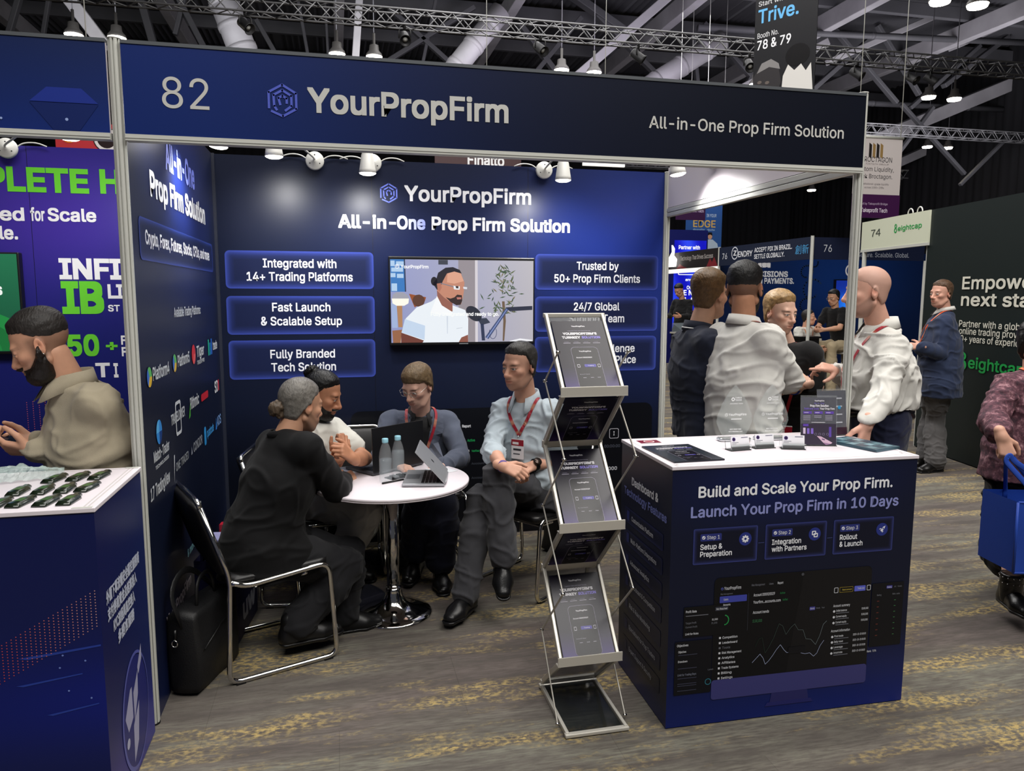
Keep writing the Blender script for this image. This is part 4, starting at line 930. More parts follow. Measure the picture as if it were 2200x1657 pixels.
JOINTS = {
 'A': dict(head=(0.558, 0.600, 1.142), neck=(0.484, 0.560, 1.008), shL=(0.414, 0.720, 0.943), shR=(0.591, 0.420, 0.967), elR=(0.706, 0.562, 0.750), wrR=(0.742, 0.810, 0.732), elL=(0.635, 0.710, 0.739), wrL=(0.711, 0.942, 0.689), pelvis=(0.364, 0.520, 0.529), hipL=(0.385, 0.620, 0.495), hipR=(0.383, 0.420, 0.518), knL=(0.755, 0.700, 0.381), anL=(0.718, 0.660, 0.094), knR=(0.746, 0.570, 0.369), anR=(0.520, 0.460, 0.154)),
 'B': dict(head=(0.643, 1.080, 1.129), neck=(0.548, 1.140, 0.981), shL=(0.692, 1.223, 0.910), shR=(0.538, 0.965, 0.945), elL=(0.854, 1.022, 0.788), wrL=(0.787, 0.788, 0.842), elR=(0.598, 0.710, 0.833), wrR=(0.726, 0.925, 0.815), pelvis=(0.532, 1.220, 0.551), hipL=(0.561, 1.300, 0.528), hipR=(0.536, 1.130, 0.557), knL=(0.908, 1.485, 0.381), anL=(0.723, 1.210, 0.139), knR=(0.859, 0.862, 0.528), anR=(0.639, 0.962, 0.197)),
 'C': dict(head=(1.177, 1.380, 1.125), neck=(1.199, 1.480, 0.938), shL=(1.370, 1.498, 0.883), shR=(1.023, 1.500, 0.895), elL=(1.413, 1.277, 0.706), wrL=(1.276, 1.070, 0.718), elR=(0.945, 1.283, 0.728), wrR=(1.019, 1.045, 0.737), pelvis=(1.216, 1.620, 0.419), hipL=(1.293, 1.600, 0.419), hipR=(1.136, 1.600, 0.429), knR=(1.163, 1.188, 0.509), anR=(1.145, 1.300, 0.128), knL=(1.302, 1.183, 0.461), anL=(1.276, 1.172, 0.090)),
 'D': dict(head=(1.677, 0.920, 1.273), neck=(1.729, 0.980, 1.086), shL=(1.858, 0.873, 1.021), shR=(1.618, 1.095, 1.003), elL=(1.971, 0.902, 0.761), wrL=(1.736, 0.817, 0.752), elR=(1.515, 0.888, 0.837), wrR=(1.524, 0.640, 0.798), lan=(1.609, 0.820, 0.904), pelvis=(1.801, 1.020, 0.569), hipL=(1.847, 0.960, 0.561), hipR=(1.771, 1.080, 0.542), knL=(1.516, 0.760, 0.722), anL=(1.533, 0.655, 0.311), knR=(1.439, 0.828, 0.589), anR=(1.342, 0.705, 0.114)),
 'E': dict(head=(-0.331, 0.100, 1.466), neck=(-0.249, 0.140, 1.318), shL=(-0.130, 0.025, 1.248), shR=(-0.280, 0.292, 1.226), elL=(-0.127, 0.208, 1.030), wrL=(-0.381, 0.090, 1.079), elR=(-0.303, 0.448, 0.988), wrR=(-0.431, 0.255, 1.084), pelvis=(-0.212, 0.200, 0.873), hipL=(-0.182, 0.110, 0.877), hipR=(-0.237, 0.280, 0.834), knL=(-0.239, 0.180, 0.467), anL=(-0.255, 0.180, 0.090), knR=(-0.290, 0.350, 0.423), anR=(-0.325, 0.420, 0.090)),
 'F': dict(head=(2.622, 0.620, 1.657), neck=(2.562, 0.620, 1.478), shL=(2.564, 0.780, 1.395), shR=(2.543, 0.453, 1.417), elL=(2.651, 0.885, 1.146), wrL=(2.899, 0.915, 1.136), elR=(2.600, 0.460, 1.234), wrR=(2.856, 0.640, 1.150), pelvis=(2.606, 0.620, 1.005), hipL=(2.602, 0.680, 0.970), hipR=(2.588, 0.520, 0.998), knL=(2.587, 0.605, 0.542), anL=(2.545, 0.492, 0.123), knR=(2.591, 0.460, 0.582), anR=(2.544, 0.340, 0.147)),
 'G': dict(head=(2.652, 0.330, 1.684), neck=(2.655, 0.330, 1.509), shL=(2.621, 0.490, 1.437), shR=(2.690, 0.163, 1.451), elL=(2.711, 0.577, 1.182), wrL=(2.955, 0.623, 1.195), elR=(2.896, 0.270, 1.248), wrR=(2.889, 0.480, 1.189), pelvis=(2.681, 0.360, 0.962), hipL=(2.660, 0.420, 0.928), hipR=(2.700, 0.300, 0.950), knL=(2.666, 0.400, 0.508), anL=(2.619, 0.288, 0.108), knR=(2.676, 0.228, 0.536), anR=(2.623, 0.107, 0.129)),
 'H': dict(head=(3.151, 0.800, 1.559), neck=(3.254, 0.880, 1.362), shL=(3.295, 0.708, 1.329), shR=(3.086, 0.845, 1.313), elL=(3.406, 0.800, 1.132), wrL=(3.122, 0.660, 1.146), elR=(3.043, 0.760, 1.125), wrR=(3.218, 0.600, 1.181), pelvis=(3.304, 0.920, 0.918), hipL=(3.359, 0.900, 0.905), hipR=(3.249, 0.940, 0.902), knL=(3.372, 0.885, 0.486), anL=(3.332, 0.792, 0.090), knR=(3.258, 0.920, 0.483), anR=(3.229, 0.842, 0.090)),
 'I': dict(head=(3.293, 0.280, 1.672), neck=(3.402, 0.300, 1.493), shL=(3.349, 0.152, 1.403), shR=(3.445, 0.450, 1.406), elL=(3.213, 0.010, 1.197), wrL=(3.026, -0.110, 1.084), elR=(3.503, 0.585, 1.161), wrR=(3.298, 0.485, 1.265), pelvis=(3.424, 0.300, 1.028), hipL=(3.384, 0.210, 1.021), hipR=(3.475, 0.380, 0.989), knL=(3.353, 0.132, 0.566), anL=(3.292, 0.020, 0.137), knR=(3.448, 0.308, 0.546), anR=(3.394, 0.205, 0.136)),
 'Jb': dict(head=(6.259, 3.020, 1.671), neck=(6.316, 3.020, 1.497), shL=(6.211, 2.910, 1.401), shR=(6.374, 3.160, 1.399), elL=(6.159, 2.873, 1.123), wrL=(5.921, 2.850, 1.193), elR=(6.301, 3.200, 1.119), wrR=(6.095, 3.060, 1.154), pelvis=(6.317, 3.020, 0.865), hipL=(6.227, 2.920, 0.834), hipR=(6.360, 3.120, 0.807), knL=(6.327, 3.062, 0.453), anL=(6.214, 2.895, 0.096), knR=(6.461, 3.268, 0.428), anR=(6.305, 3.100, 0.090)),
 'K': dict(head=(4.324, 0.240, 1.408), neck=(4.323, 0.240, 1.243), shR=(4.155, 0.248, 1.179), shL=(4.489, 0.248, 1.171), elR=(3.942, 0.120, 1.039), wrR=(3.798, -0.077, 0.991), elL=(4.333, 0.060, 1.023), wrL=(4.454, 0.200, 0.857), pelvis=(4.285, 0.220, 0.798), hipR=(4.184, 0.200, 0.782), hipL=(4.386, 0.240, 0.763), knR=(4.288, 0.277, 0.383), anR=(4.045, 0.027, 0.165), knL=(4.513, 0.288, 0.364), anL=(4.670, 0.393, 0.090)),
}
# ------------------------------------------------------------------ the people
def cloth(name, rgb=(128, 128, 128), rough=0.85, vary=0.14, bump=0.25, bs=500, sheen=0.12, spec=0.25, fine=0.22):
    new = 'cloth_'+name not in MATS; m = mat('cloth_'+name, rgb, rough, 0, spec, bump=bump, bscale=bs, vary=vary, vscale=9, sheen=sheen)
    if new:      # finer folds on top of the modelled ones
        nt = m.node_tree; L = nt.links; b = nt.nodes['Principled BSDF']; old = b.inputs['Normal'].links[0].from_node; tc = nt.nodes.new('ShaderNodeTexCoord'); n = nt.nodes.new('ShaderNodeTexNoise'); n.inputs['Scale'].default_value = 9; n.inputs['Detail'].default_value = 1.5; n.inputs['Distortion'].default_value = 1.0
        L.new(tc.outputs['Object'], n.inputs['Vector']); bp = nt.nodes.new('ShaderNodeBump'); bp.inputs['Strength'].default_value = fine; bp.inputs['Distance'].default_value = 0.03; L.new(n.outputs['Fac'], bp.inputs['Height']); L.new(bp.outputs[0], old.inputs['Normal'])
    return m
LEATHER = mat('black_leather', (15, 14, 14), 0.28, 0, 0.5, bump=0.2, bscale=160)
RED_L, ORANGE_L = (150, 26, 42), (214, 84, 40)
# grey-haired man in black, seated with his back to us
p = Person(JOINTS['A'], (0.78, 0.60, -0.18), 'person with a grey hair bun and black suit, seated with his back to us', (190, 144, 116), hair='slick', haircol=hairmat('iron_grey', (118, 114, 108), 0.4), beard=(0.0, None, 0.55), chest=(0.185, 0.125), waist=(0.175, 0.13), hips=(0.19, 0.15), arm=1.0, leg=1.05, seed=3,
    hands=dict(R=dict(dir=(0.55, 0.80, -0.05), back=(0.5, -0.5, 0.7), curl=(0.95, 1.0, 1.0, 1.0), thumb=0.7), L=dict(dir=(0.6, 0.75, 0.0), back=(0, 0, 1), curl=(0.8, 0.8, 0.9, 0.9))))
BLK = cloth('black_suit', (9, 9, 11), 0.8, bump=0.15, sheen=0.04, fine=0.1)
p.top(BLK, 'jacket', 0.020, 'long', 0.13, 0.008, 0.018, freq=6, skirt=0.03, upto=0.95); p.trousers(cloth('charcoal_suit', (26, 26, 29), 0.85, sheen=0.06, fine=0.1), 0.008, flare=0.026)
p.J.update(toeR=(0.93, 0.30, 0), toeL=(0.92, 0.20, 0)); p.shoes(mat('matt_black_leather', (12, 12, 13), 0.42), size=1.08); p.collar(BLK, 0.066, 0.012, 0.022, 0.8, out=0.016)
p.blob('hair_bun', [((-0.015, -0.118, -0.012), (0.034, 0.030, 0.028)), ((-0.02, -0.128, -0.030), (0.028, 0.024, 0.028)), ((-0.008, -0.105, -0.045), (0.022, 0.020, 0.022))], hairmat('bun_brown', (92, 78, 64), 0.45), noise=0.006, freq=130)
# man with a black bun in a white polo shirt
p = Person(JOINTS['B'], (0.92, -0.28, -0.34), 'person with a black topknot and beard, white polo shirt, hands clasped on the table', (184, 130, 100), hair='slick', haircol=hairmat('black', (16, 15, 15), 0.35), beard=(0.008, hairmat('black_beard', (20, 17, 15)), 0.8), chest=(0.175, 0.12), arm=1.0, seed=5,
    hands=dict(L=dict(dir=(-0.55, -0.55, 0.62), back=(0.80, -0.55, 0.25), curl=(1.0, 1.05, 1.1, 1.1), thumb=0.6), R=dict(dir=(0.30, -0.30, 0.88), back=(0.35, -0.9, 0.1), curl=(0.9, 0.95, 1.0, 1.1), thumb=0.6)))
WPOLO = cloth('white_polo', (214, 212, 204), 0.9)
p.top(WPOLO, 'polo_shirt', 0.014, 'short', -0.04, 0.007); p.collar(WPOLO, 0.066, 0.028, 0.05, 0.6); p.trousers(cloth('grey_chinos', (184, 182, 174), 0.9), 0.007); p.J.update(toeR=(0.9, -0.3, 0), toeL=(0.9, -0.3, 0)); p.shoes(LEATHER)
p.blob('hair_bun', [((0, -0.085, 0.105), (0.034, 0.032, 0.030)), ((0.01, -0.100, 0.085), (0.028, 0.026, 0.026))], hairmat('black'), noise=0.005, freq=120)
# man in the grey blazer behind the laptop
p = Person(JOINTS['C'], (-0.60, -0.68, -0.40), 'person in a slate grey blazer and spectacles, seated behind the black laptop', (220, 176, 156), hair='fringe', haircol=hairmat('light_brown', (112, 92, 66), 0.5), chest=(0.185, 0.125), waist=(0.17, 0.125), arm=1.0, seed=7, hands=dict(L=dict(dir=(-0.6, -0.8, 0), back=(0, 0, 1), curl=(0.4, 0.4, 0.4, 0.4)), R=dict(dir=(0.5, -0.8, 0), back=(0, 0, 1), curl=(0.4, 0.4, 0.4, 0.4))))
BLZ = cloth('slate_blazer', (84, 90, 106), 0.85, fine=0.1); BSH = cloth('black_shirt', (26, 26, 28), 0.6)
j = p.top(BLZ, 'blazer', 0.020, 'long', 0.02, 0.007, 0.017, freq=7, upto=0.97); p.lapels(BLZ, BSH, j, 0.085, 0.30); p.collar(BSH, 0.064, 0.03, 0.045, 0.9)
p.trousers(cloth('navy_suit', (30, 32, 48), 0.85), 0.008, flare=0.034, upto=0.86); p.J.update(toeR=(-0.35, -0.92, -0.1), toeL=(-0.05, -0.99, 0)); p.shoes(LEATHER, size=1.05)
p.garment('sock', cloth('burgundy_socks', (64, 22, 34), 0.9), lambda F: [F.cap(p.J['kn'+q]*0.3+p.J['an'+q]*0.7, p.J['an'+q], 0.042, 0.038) for q in 'LR'], 0.001)
p.lanyard(j, RED_L, low=0.27, off=0.011); p.glasses()
# man in the pale blue shirt with crossed legs
p = Person(JOINTS['D'], (-0.80, -0.56, -0.10), 'person in a pale blue shirt and red lanyard, seated with legs crossed, watch on wrist', (212, 162, 138), hair='short', fade=0.35, haircol=hairmat('dark_grey', (58, 56, 54), 0.5), beard=(0.0, None, 0.30), chest=(0.185, 0.125), waist=(0.175, 0.135), hips=(0.175, 0.13), arm=1.0, leg=0.90, seed=9, belly=0.05, full=0.003,
    hands=dict(L=dict(dir=(-0.88, -0.25, -0.25), back=(-0.3, -0.5, 0.8), curl=(0.6, 0.65, 0.7, 0.75), thumb=0.5), R=dict(dir=(0.80, -0.55, -0.25), back=(-0.3, -0.6, 0.75), curl=(0.65, 0.7, 0.75, 0.8), thumb=0.5)))
BLU = cloth('pale_blue_shirt', (186, 198, 206), 0.8)
j = p.top(BLU, 'shirt', 0.015, 'rolled', -0.03, 0.011, 0.015, freq=10); p.collar(BLU, 0.066, 0.034, 0.05, 0.9, tilt=0.5); p.trousers(cloth('charcoal_jeans', (66, 66, 70), 0.9), 0.009, flare=0.024)
p.J.update(toeR=(-0.62, -0.78, 0), toeL=(-0.12, -0.80, -0.58), footupL=(0.02, -0.55, 0.83)); p.shoes(mat('black_trainer', (17, 17, 19), 0.35, bump=0.2, bscale=120)); p.lanyard(j, RED_L, low=0.36, badge=(0.075, 0.11))
mb = MB(); w_ = p.J['wrL']; d_ = nrm(w_-p.J['elL']); n_ = nrm(V(-0.1, -0.75, 0.65)-d_*(V(-0.1, -0.75, 0.65)@d_)); mb.lathe([(0.034, -0.011), (0.036, -0.009), (0.036, 0.009), (0.034, 0.011)], BLACKP, 20, w_-d_*0.005, d_); mb.lathe([(0.001, 0.044), (0.019, 0.044), (0.023, 0.040), (0.023, 0.030)], mat('watch_case', (60, 50, 46), 0.25, 0.8), 20, w_-d_*0.005, n_); mb.build('watch', p.o)
mb = MB(); w_ = p.J['wrR']; d_ = nrm(w_-p.J['elR']); mb.lathe([(0.031, -0.007), (0.032, 0.007)], mat('violet_band', (96, 78, 150), 0.6), 20, w_, d_); mb.build('wristband', p.o)
# bearded man in the beige overshirt
p = Person(JOINTS['E'], (-0.90, -0.10, -0.42), 'person in a beige overshirt with a dark beard, looking down at a phone', (204, 154, 126), hair='crop', fade=0.5, haircol=hairmat('dark_brown', (46, 42, 40), 0.5), beard=(0.011, hairmat('brown_beard', (30, 24, 21)), 0.9), chest=(0.18, 0.13), waist=(0.17, 0.13), arm=1.02, seed=11,
    hands=dict(L=dict(dir=(-0.95, 0.10, 0.12), back=(-0.15, -0.75, -0.6), curl=(0.55, 0.6, 0.65, 0.7), thumb=0.5), R=dict(dir=(-0.80, -0.55, 0.05), back=(-0.3, 0.6, -0.6), curl=(0.6, 0.65, 0.7, 0.75), thumb=0.5)))
BEI = cloth('beige_overshirt', (168, 158, 136), 0.9, bump=0.35, fine=0.12)
j = p.top(BEI, 'overshirt', 0.020, 'long', 0.10, 0.009, 0.020, upto=0.95, freq=8); p.collar(BEI, 0.070, 0.036, 0.06, 0.6, spread=0.045); p.trousers(cloth('dark_trousers', (30, 31, 36)), 0.006); p.J.update(toeR=(-1, 0, 0), toeL=(-1, 0, 0)); p.shoes(LEATHER)
mb = MB(); e_ = p.hp((-0.080, -0.012, -0.032)); mb.lathe([(0.001, -0.004), (0.0045, 0.0), (0.001, 0.004)], CHROME, 10, e_, p.HF[:, 0]); mb.build('earring', p.o)
_b = empty('smartphone', tuple(JOINTS['E']['wrL']*V(1, 1, 1)+V(-0.125, 0.045, 0.045)) if not isinstance(JOINTS['E']['wrL'], tuple) else tuple(np.array(JOINTS['E']['wrL'])+V(-0.125, 0.045, 0.045)), 0, 'dark smartphone in the hands of the man in the beige overshirt', 'phone'); _b.rotation_euler = (0.25, -0.15, 1.25)
mb = MB(); mb.box((-0.037, -0.076, -0.004), (0.037, 0.076, 0.004), BLACKP, bev=0.003); mb.build('case', _b); mb = MB(); mb.box((-0.034, -0.072, 0.0041), (0.034, 0.072, 0.0046), mat('phone_glass', (20, 26, 40), 0.08)); mb.build('screen', _b)
# the group behind the counter
p = Person(JOINTS['F'], (0.86, 0.42, -0.04), 'person in a navy polo shirt with white collar stripe, seen from behind', (216, 170, 142), hair='swept', haircol=hairmat('dark_blond', (112, 86, 56), 0.4), beard=(0.0, None, 0.25), chest=(0.18, 0.125), waist=(0.16, 0.12), arm=1.0, seed=13)
NAV = cloth('navy_polo', (25, 30, 46), 0.85, fine=0.1)
p.top(NAV, 'polo_shirt', 0.016, 'short', 0.09, 0.007); p.collar(NAV, 0.066, 0.028, 0.05, 0.6, stripe=mat('white_piping', (226, 226, 224), 0.8)); p.trousers(cloth('black_trousers', (14, 14, 16)), 0.006); p.J.update(toeR=(0.9, 0.4, 0), toeL=(0.9, 0.4, 0)); p.shoes(LEATHER)
p = Person(JOINTS['G'], (0.62, 0.76, -0.04), 'person in a white shirt with short black hair, back to the camera, arms folded', (178, 128, 100), hair='crop', fade=0.55, haircol=hairmat('jet_black', (22, 21, 21), 0.5), beard=(0.004, hairmat('black_beard', (20, 17, 15)), 0.8), chest=(0.18, 0.125), waist=(0.165, 0.13), hips=(0.17, 0.135), arm=1.0, seed=15,
    hands=dict(L=dict(dir=(0.8, -0.1, 0.1), back=(0.3, 0.8, 0.3), curl=(0.5, 0.5, 0.55, 0.6)), R=dict(dir=(-0.8, 0.3, 0.2), back=(0.2, 0.8, 0.4), curl=(0.5, 0.5, 0.55, 0.6))))
WSH = cloth('white_shirt', (212, 210, 204), 0.85)
j = p.top(WSH, 'shirt', 0.020, 'long', 0.14, 0.010, 0.015, skirt=0.012, freq=8); p.collar(WSH, 0.068, 0.036, 0.045, 0.6); p.trousers(cloth('black_trousers'), 0.006); p.J.update(toeR=(0.6, 0.8, 0), toeL=(0.6, 0.8, 0)); p.shoes(LEATHER); p.lanyard(j, RED_L, low=0.35)
p = Person(JOINTS['H'], (0.26, -0.94, -0.16), 'person with swept blond hair and black top, arms folded, facing the camera', (228, 186, 164), hair='swept', haircol=hairmat('blond', (168, 136, 92), 0.4), beard=(0.0, None, 0.28), chest=(0.17, 0.115), waist=(0.155, 0.11), arm=1.0, seed=17, head_scale=0.94,
    hands=dict(L=dict(dir=(-0.9, 0.1, 0.0), back=(0, -0.8, 0.4), curl=(0.4, 0.4, 0.5, 0.5)), R=dict(dir=(0.5, 0.75, 0.0), back=(0.6, -0.6, 0.4), curl=(0.8, 0.8, 0.9, 0.9))))
j = p.top(cloth('black_tee', (18, 18, 20), 0.85), 'shirt', 0.015, 'short', 0.12, 0.007); p.trousers(cloth('black_trousers'), 0.006); p.J.update(toeR=(0.2, -0.9, 0), toeL=(0.2, -0.9, 0)); p.shoes(LEATHER); p.lanyard(j, (196, 40, 54), low=0.42, badge=(0.10, 0.15))
mb = MB(); w_ = p.J['wrL']*0.75+p.J['elL']*0.25; d_ = nrm(p.J['wrL']-p.J['elL']); BB = mat('blue_band', (30, 70, 190), 0.5); mb.lathe([(0.036, -0.008), (0.037, 0.008)], BB, 18, w_, d_); mb.obox(w_+V(0.02, -0.01, 0.02), w_+V(0.075, -0.02, 0.075), 0.016, 0.002, BB); mb.build('wristband', p.o)
p = Person(JOINTS['I'], (-0.90, 0.34, -0.06), 'person with a shaved head and white shirt, pointing with one hand', (216, 166, 146), hair='stubble', haircol=mat('shaved_scalp', (186, 146, 130), 0.6), beard=(0.0, None, 0.45), chest=(0.195, 0.14), waist=(0.185, 0.15), hips=(0.175, 0.135), arm=1.06, seed=19, belly=0.03, full=0.004,
    hands=dict(R=dict(dir=(-0.94, -0.05, 0.20), back=(0.15, -0.55, 0.8), curl=(0.06, 0.75, 0.95, 1.0), thumb=0.35), L=dict(dir=(-0.25, -0.1, -0.95), back=(0.2, -0.95, 0.0), curl=(0.5, 0.6, 0.65, 0.7))))
j = p.top(WSH, 'shirt', 0.020, 'long', -0.065, 0.013, 0.020, freq=9); p.collar(WSH, 0.072, 0.036, 0.05, 0.6); p.trousers(cloth('navy_trousers', (24, 28, 52), 0.85), 0.006, e=0.016); p.J.update(toeR=(-0.9, 0.3, 0), toeL=(-0.9, 0.3, 0)); p.shoes(LEATHER); p.lanyard(j, RED_L, low=0.35)
P0 = p.J['pelvis']; hl = nrm(p.J['hipR']-p.J['hipL']); ff = nrm(np.cross(Z, hl)); mb = MB(); mb.tube([P0+V(0, 0, 0.018)+hl*0.190*math.cos(a)+ff*0.156*math.sin(a) for a in np.linspace(0, 2*PI, 40)[:-1]], 0.008, LEATHER, 8, closed=True, flat=2.0, up=(0, 0, 1)); mb.build('belt', p.o)
# the man in the navy blazer by the dark green wall
p = Person(JOINTS['Jb'], (-0.99, -0.10, -0.03), 'person in a navy blazer and grey trousers, arms folded beside the dark green wall', (206, 156, 136), hair='short', haircol=hairmat('auburn', (92, 68, 50), 0.5), chest=(0.20, 0.145), waist=(0.20, 0.16), hips=(0.195, 0.15), arm=1.05, leg=1.1, seed=21, belly=0.05, hands=dict(L=dict(dir=(-0.5, 0.8, 0.0), back=(-0.8, 0, 0.3)), R=dict(dir=(-0.4, -0.8, 0.0), back=(-0.8, 0, 0.3))))
NB = cloth('navy_blazer', (44, 54, 80), 0.85, fine=0.1)
j = p.top(NB, 'blazer', 0.022, 'long', 0.16, 0.009, 0.022, skirt=0.02); p.collar(cloth('white_shirt'), 0.07, 0.04, 0.03, 0.7); p.trousers(cloth('grey_trousers', (78, 76, 76), 0.9), 0.009, flare=0.035); p.J.update(toeR=(-1, 0.05, 0), toeL=(-1, -0.1, 0)); p.shoes(LEATHER, size=1.1); p.lanyard(j, ORANGE_L, low=0.35, nr=0.085)
# the woman walking in with a shopping bag
p = Person(JOINTS['K'], (-0.25, -0.95, -0.1), 'person in a maroon patterned blouse and black skirt, carrying a blue bag', (208, 160, 138), hair='long', haircol=hairmat('raven', (18, 16, 17), 0.35), chest=(0.185, 0.145), waist=(0.19, 0.15), hips=(0.195, 0.155), arm=1.0, seed=23, female=True, belly=0.03,
    hands=dict(R=dict(dir=(0.12, -0.35, -0.92), back=(-0.45, -0.85, 0.2), curl=(1.0, 1.05, 1.1, 1.1), thumb=0.7), L=dict(curl=(0.6, 0.6, 0.6, 0.6))))
mb_ = bpy.data.materials.new('maroon_print'); nt, b = nodes(mb_); tcn = nt.nodes.new('ShaderNodeTexCoord'); vn = nt.nodes.new('ShaderNodeTexNoise'); vn.inputs['Scale'].default_value = 28; vn.inputs['Detail'].default_value = 8; vn.inputs['Roughness'].default_value = 0.72
nt.links.new(tcn.outputs['Object'], vn.inputs['Vector']); cr = nt.nodes.new('ShaderNodeValToRGB'); cr.color_ramp.elements[0].position = 0.40; cr.color_ramp.elements[0].color = (*lin((46, 22, 34)), 1); cr.color_ramp.elements[1].position = 0.66; cr.color_ramp.elements[1].color = (*lin((150, 112, 118)), 1)
e_ = cr.color_ramp.elements.new(0.53); e_.color = (*lin((84, 46, 58)), 1); nt.links.new(vn.outputs['Fac'], cr.inputs[0]); nt.links.new(cr.outputs[0], b.inputs['Base Color']); b.inputs['Roughness'].default_value = 0.85
j = p.top(mb_, 'blouse', 0.024, 'long', 0.10, 0.008, 0.026, upto=0.78, skirt=0.03)
SKT = cloth('black_skirt', (14, 13, 15), 0.8)
def _skirt(F):
    P0 = p.J['pelvis']; hl = nrm(p.J['hipR']-p.J['hipL']); k_ = (p.J['knL']+p.J['knR'])/2; F.ecap(P0+V(0, 0, 0.05), P0-V(0, 0, 0.12), hl, (0.18, 0.15), (0.20, 0.17), 0.03); F.ecap(P0-V(0, 0, 0.12), V(k_[0], k_[1], 0.30), hl, (0.20, 0.17), (0.255, 0.20), 0.03); F.half((0, 0, 0.285), (-0.10, 0, -1))
p.garment('skirt', SKT, _skirt, 0.012)
p.J.update(toeR=(-0.30, -0.95, 0), toeL=(-0.2, -0.95, 0)); p.shoes(LEATHER, size=0.92)
for q in 'LR':
    a_ = p.J['an'+q]; oo = p.garment('boot_shaft', LEATHER, lambda F: (F.cap(a_-V(0, 0, 0.03), a_+V(0, 0, 0.10), 0.050, 0.055), F.half(a_+V(0, 0, 0.09), (0, 0, 1))), 0.003)
    mb = MB()
    for zz in (0.045, 0.075):
        for k in range(14): mb.lathe([(0.004, 0.0), (0.002, 0.003), (0.0005, 0.004)], CHROME, 6, a_+V(0.056*math.cos(k*PI/7), 0.056*math.sin(k*PI/7), zz), (math.cos(k*PI/7), math.sin(k*PI/7), 0))
    mb.build('studs', oo)
p.lanyard(j, ORANGE_L, low=0.40)
# ------------------------------------------------------------------ chairs
def make_chair(label, group=None):
    t = empty('visitor_chair', (0, 0, 0), 0, label, 'chair', group)
    r = 0.0115
    for s in (-1, 1):
        x = s*0.245; mb = MB()
        pts = bez([(x*0.90, -0.325, 0.785), (x, -0.225, 0.475), (x, -0.245, 0.012), (x, 0.235, 0.012), (x, 0.205, 0.455), (x, -0.16, 0.425), (x, -0.222, 0.452)], 0.05, 6)
        mb.tube(pts, r, CHROME, 10); mb.build('side_frame', t)
    mb = MB(); mb.tube(bez([(-0.22, -0.325, 0.785), (-0.205, -0.332, 0.812), (0.205, -0.332, 0.812), (0.22, -0.325, 0.785)], 0.025), r, CHROME, 10); mb.build('top_rail', t)
    mb = MB(); mb.tube([(-0.245, 0.10, 0.43), (-0.15, 0.09, 0.385), (0.15, 0.09, 0.385), (0.245, 0.10, 0.43)], 0.008, CHROME, 8); mb.build('crossbar', t)
    mb = MB(); mb.tube([(-0.245, -0.12, 0.42), (0.245, -0.12, 0.42)], 0.008, CHROME, 8); mb.build('crossbar', t)
    def pad(w, d, th, ox, fn, name):
        mb = MB(); n = 14; top = []; q = rrect(-w/2, -d/2, w/2, d/2, 0.045, 5); k = len(q)
        rows = [(0.94, -1.0), (1.0, -0.55), (1.0, 0.45), (0.965, 0.85), (0.86, 1.0), (0.5, 1.08)]; vs = []
        for sc, h in rows: vs += [fn(a*sc, b_*sc, h*th/2) for a, b_ in q]
        fs = [(i*k+j, i*k+(j+1) % k, (i+1)*k+(j+1) % k, (i+1)*k+j) for i in range(len(rows)-1) for j in range(k)]+[tuple(range(k-1, -1, -1)), tuple((len(rows)-1)*k+j for j in range(k))]
        mb.add(vs, fs, BLACKL, smooth=True); return mb.build(name, t)
    pad(0.455, 0.44, 0.042, 0, lambda a, b_, h: V(a, b_-0.005, 0.448+h+0.02*(b_/0.22)**3*0.3+0.010*(1-(a/0.23)**2)*(h > 0)), 'seat')
    pad(0.45, 0.36, 0.034, 0, lambda a, b_, h: V(a, -0.300-0.30*(b_+0.0)-h*0.95+0.03*(1-(a/0.22)**2)*-1+0.015, 0.640+b_*0.92-h*0.3), 'backrest')
    for s in (-1, 1):
        for yy in (-0.20, 0.19): mb = MB(); mb.box((s*0.245-0.012, yy-0.02, 0.0), (s*0.245+0.012, yy+0.02, 0.006), BLACKP); mb.build('glide', t)
    return t
def place(c, x, y, fx, fy): c.location = (x, y, 0); c.rotation_euler = (0, 0, math.atan2(-fx, fy)); return c
CH = 'chairs round the white table'
ch0 = make_chair('black padded chrome chair in front, under the man in the black suit', CH); place(ch0, 0.385, 0.545, 0.93, 0.37)
for x, y, fx, fy, lb in ((0.575, 1.25, 0.99, -0.12, 'black padded chrome chair beside the left wall, under the man in the white polo'), (1.21, 1.57, 0.02, -1, 'black padded chrome chair under the man in the grey blazer'), (1.775, 1.09, -0.80, -0.60, 'black padded chrome chair under the man with crossed legs'), (0.755, 1.56, 0.0, -1, 'empty black chrome chair against the back wall, between polo and blazer')):
    c = copy_tree(ch0); c['label'] = lb; place(c, x, y, fx, fy)
# ------------------------------------------------------------------ table
t = empty('round_table', (0.982, 0.82, 0), 0, 'round white table on a chrome trumpet base', 'table')
mb = MB(); mb.lathe([(0.0, 0.694), (0.385, 0.694), (0.394, 0.698), (0.395, 0.702)], WHITE, 64); mb.lathe([(0.395, 0.702), (0.396, 0.714), (0.392, 0.7185), (0.0, 0.7195)], WHITE, 64); mb.build('tabletop', t)
mb = MB(); mb.lathe([(0.034, 0.03), (0.034, 0.694)], CHROME, 32); mb.build('pole', t)
mb = MB(); mb.lathe([(0.198, 0.0), (0.200, 0.006), (0.192, 0.014), (0.15, 0.024), (0.10, 0.040), (0.066, 0.064), (0.048, 0.095), (0.041, 0.13), (0.040, 0.145), (0.034, 0.146)], CHROME, 48); mb.build('base', t)
mb = MB(); mb.lathe([(0.11, 0.684), (0.11, 0.694)], BLACKP, 24); mb.build('mounting_plate', t)
TZ = 0.7195
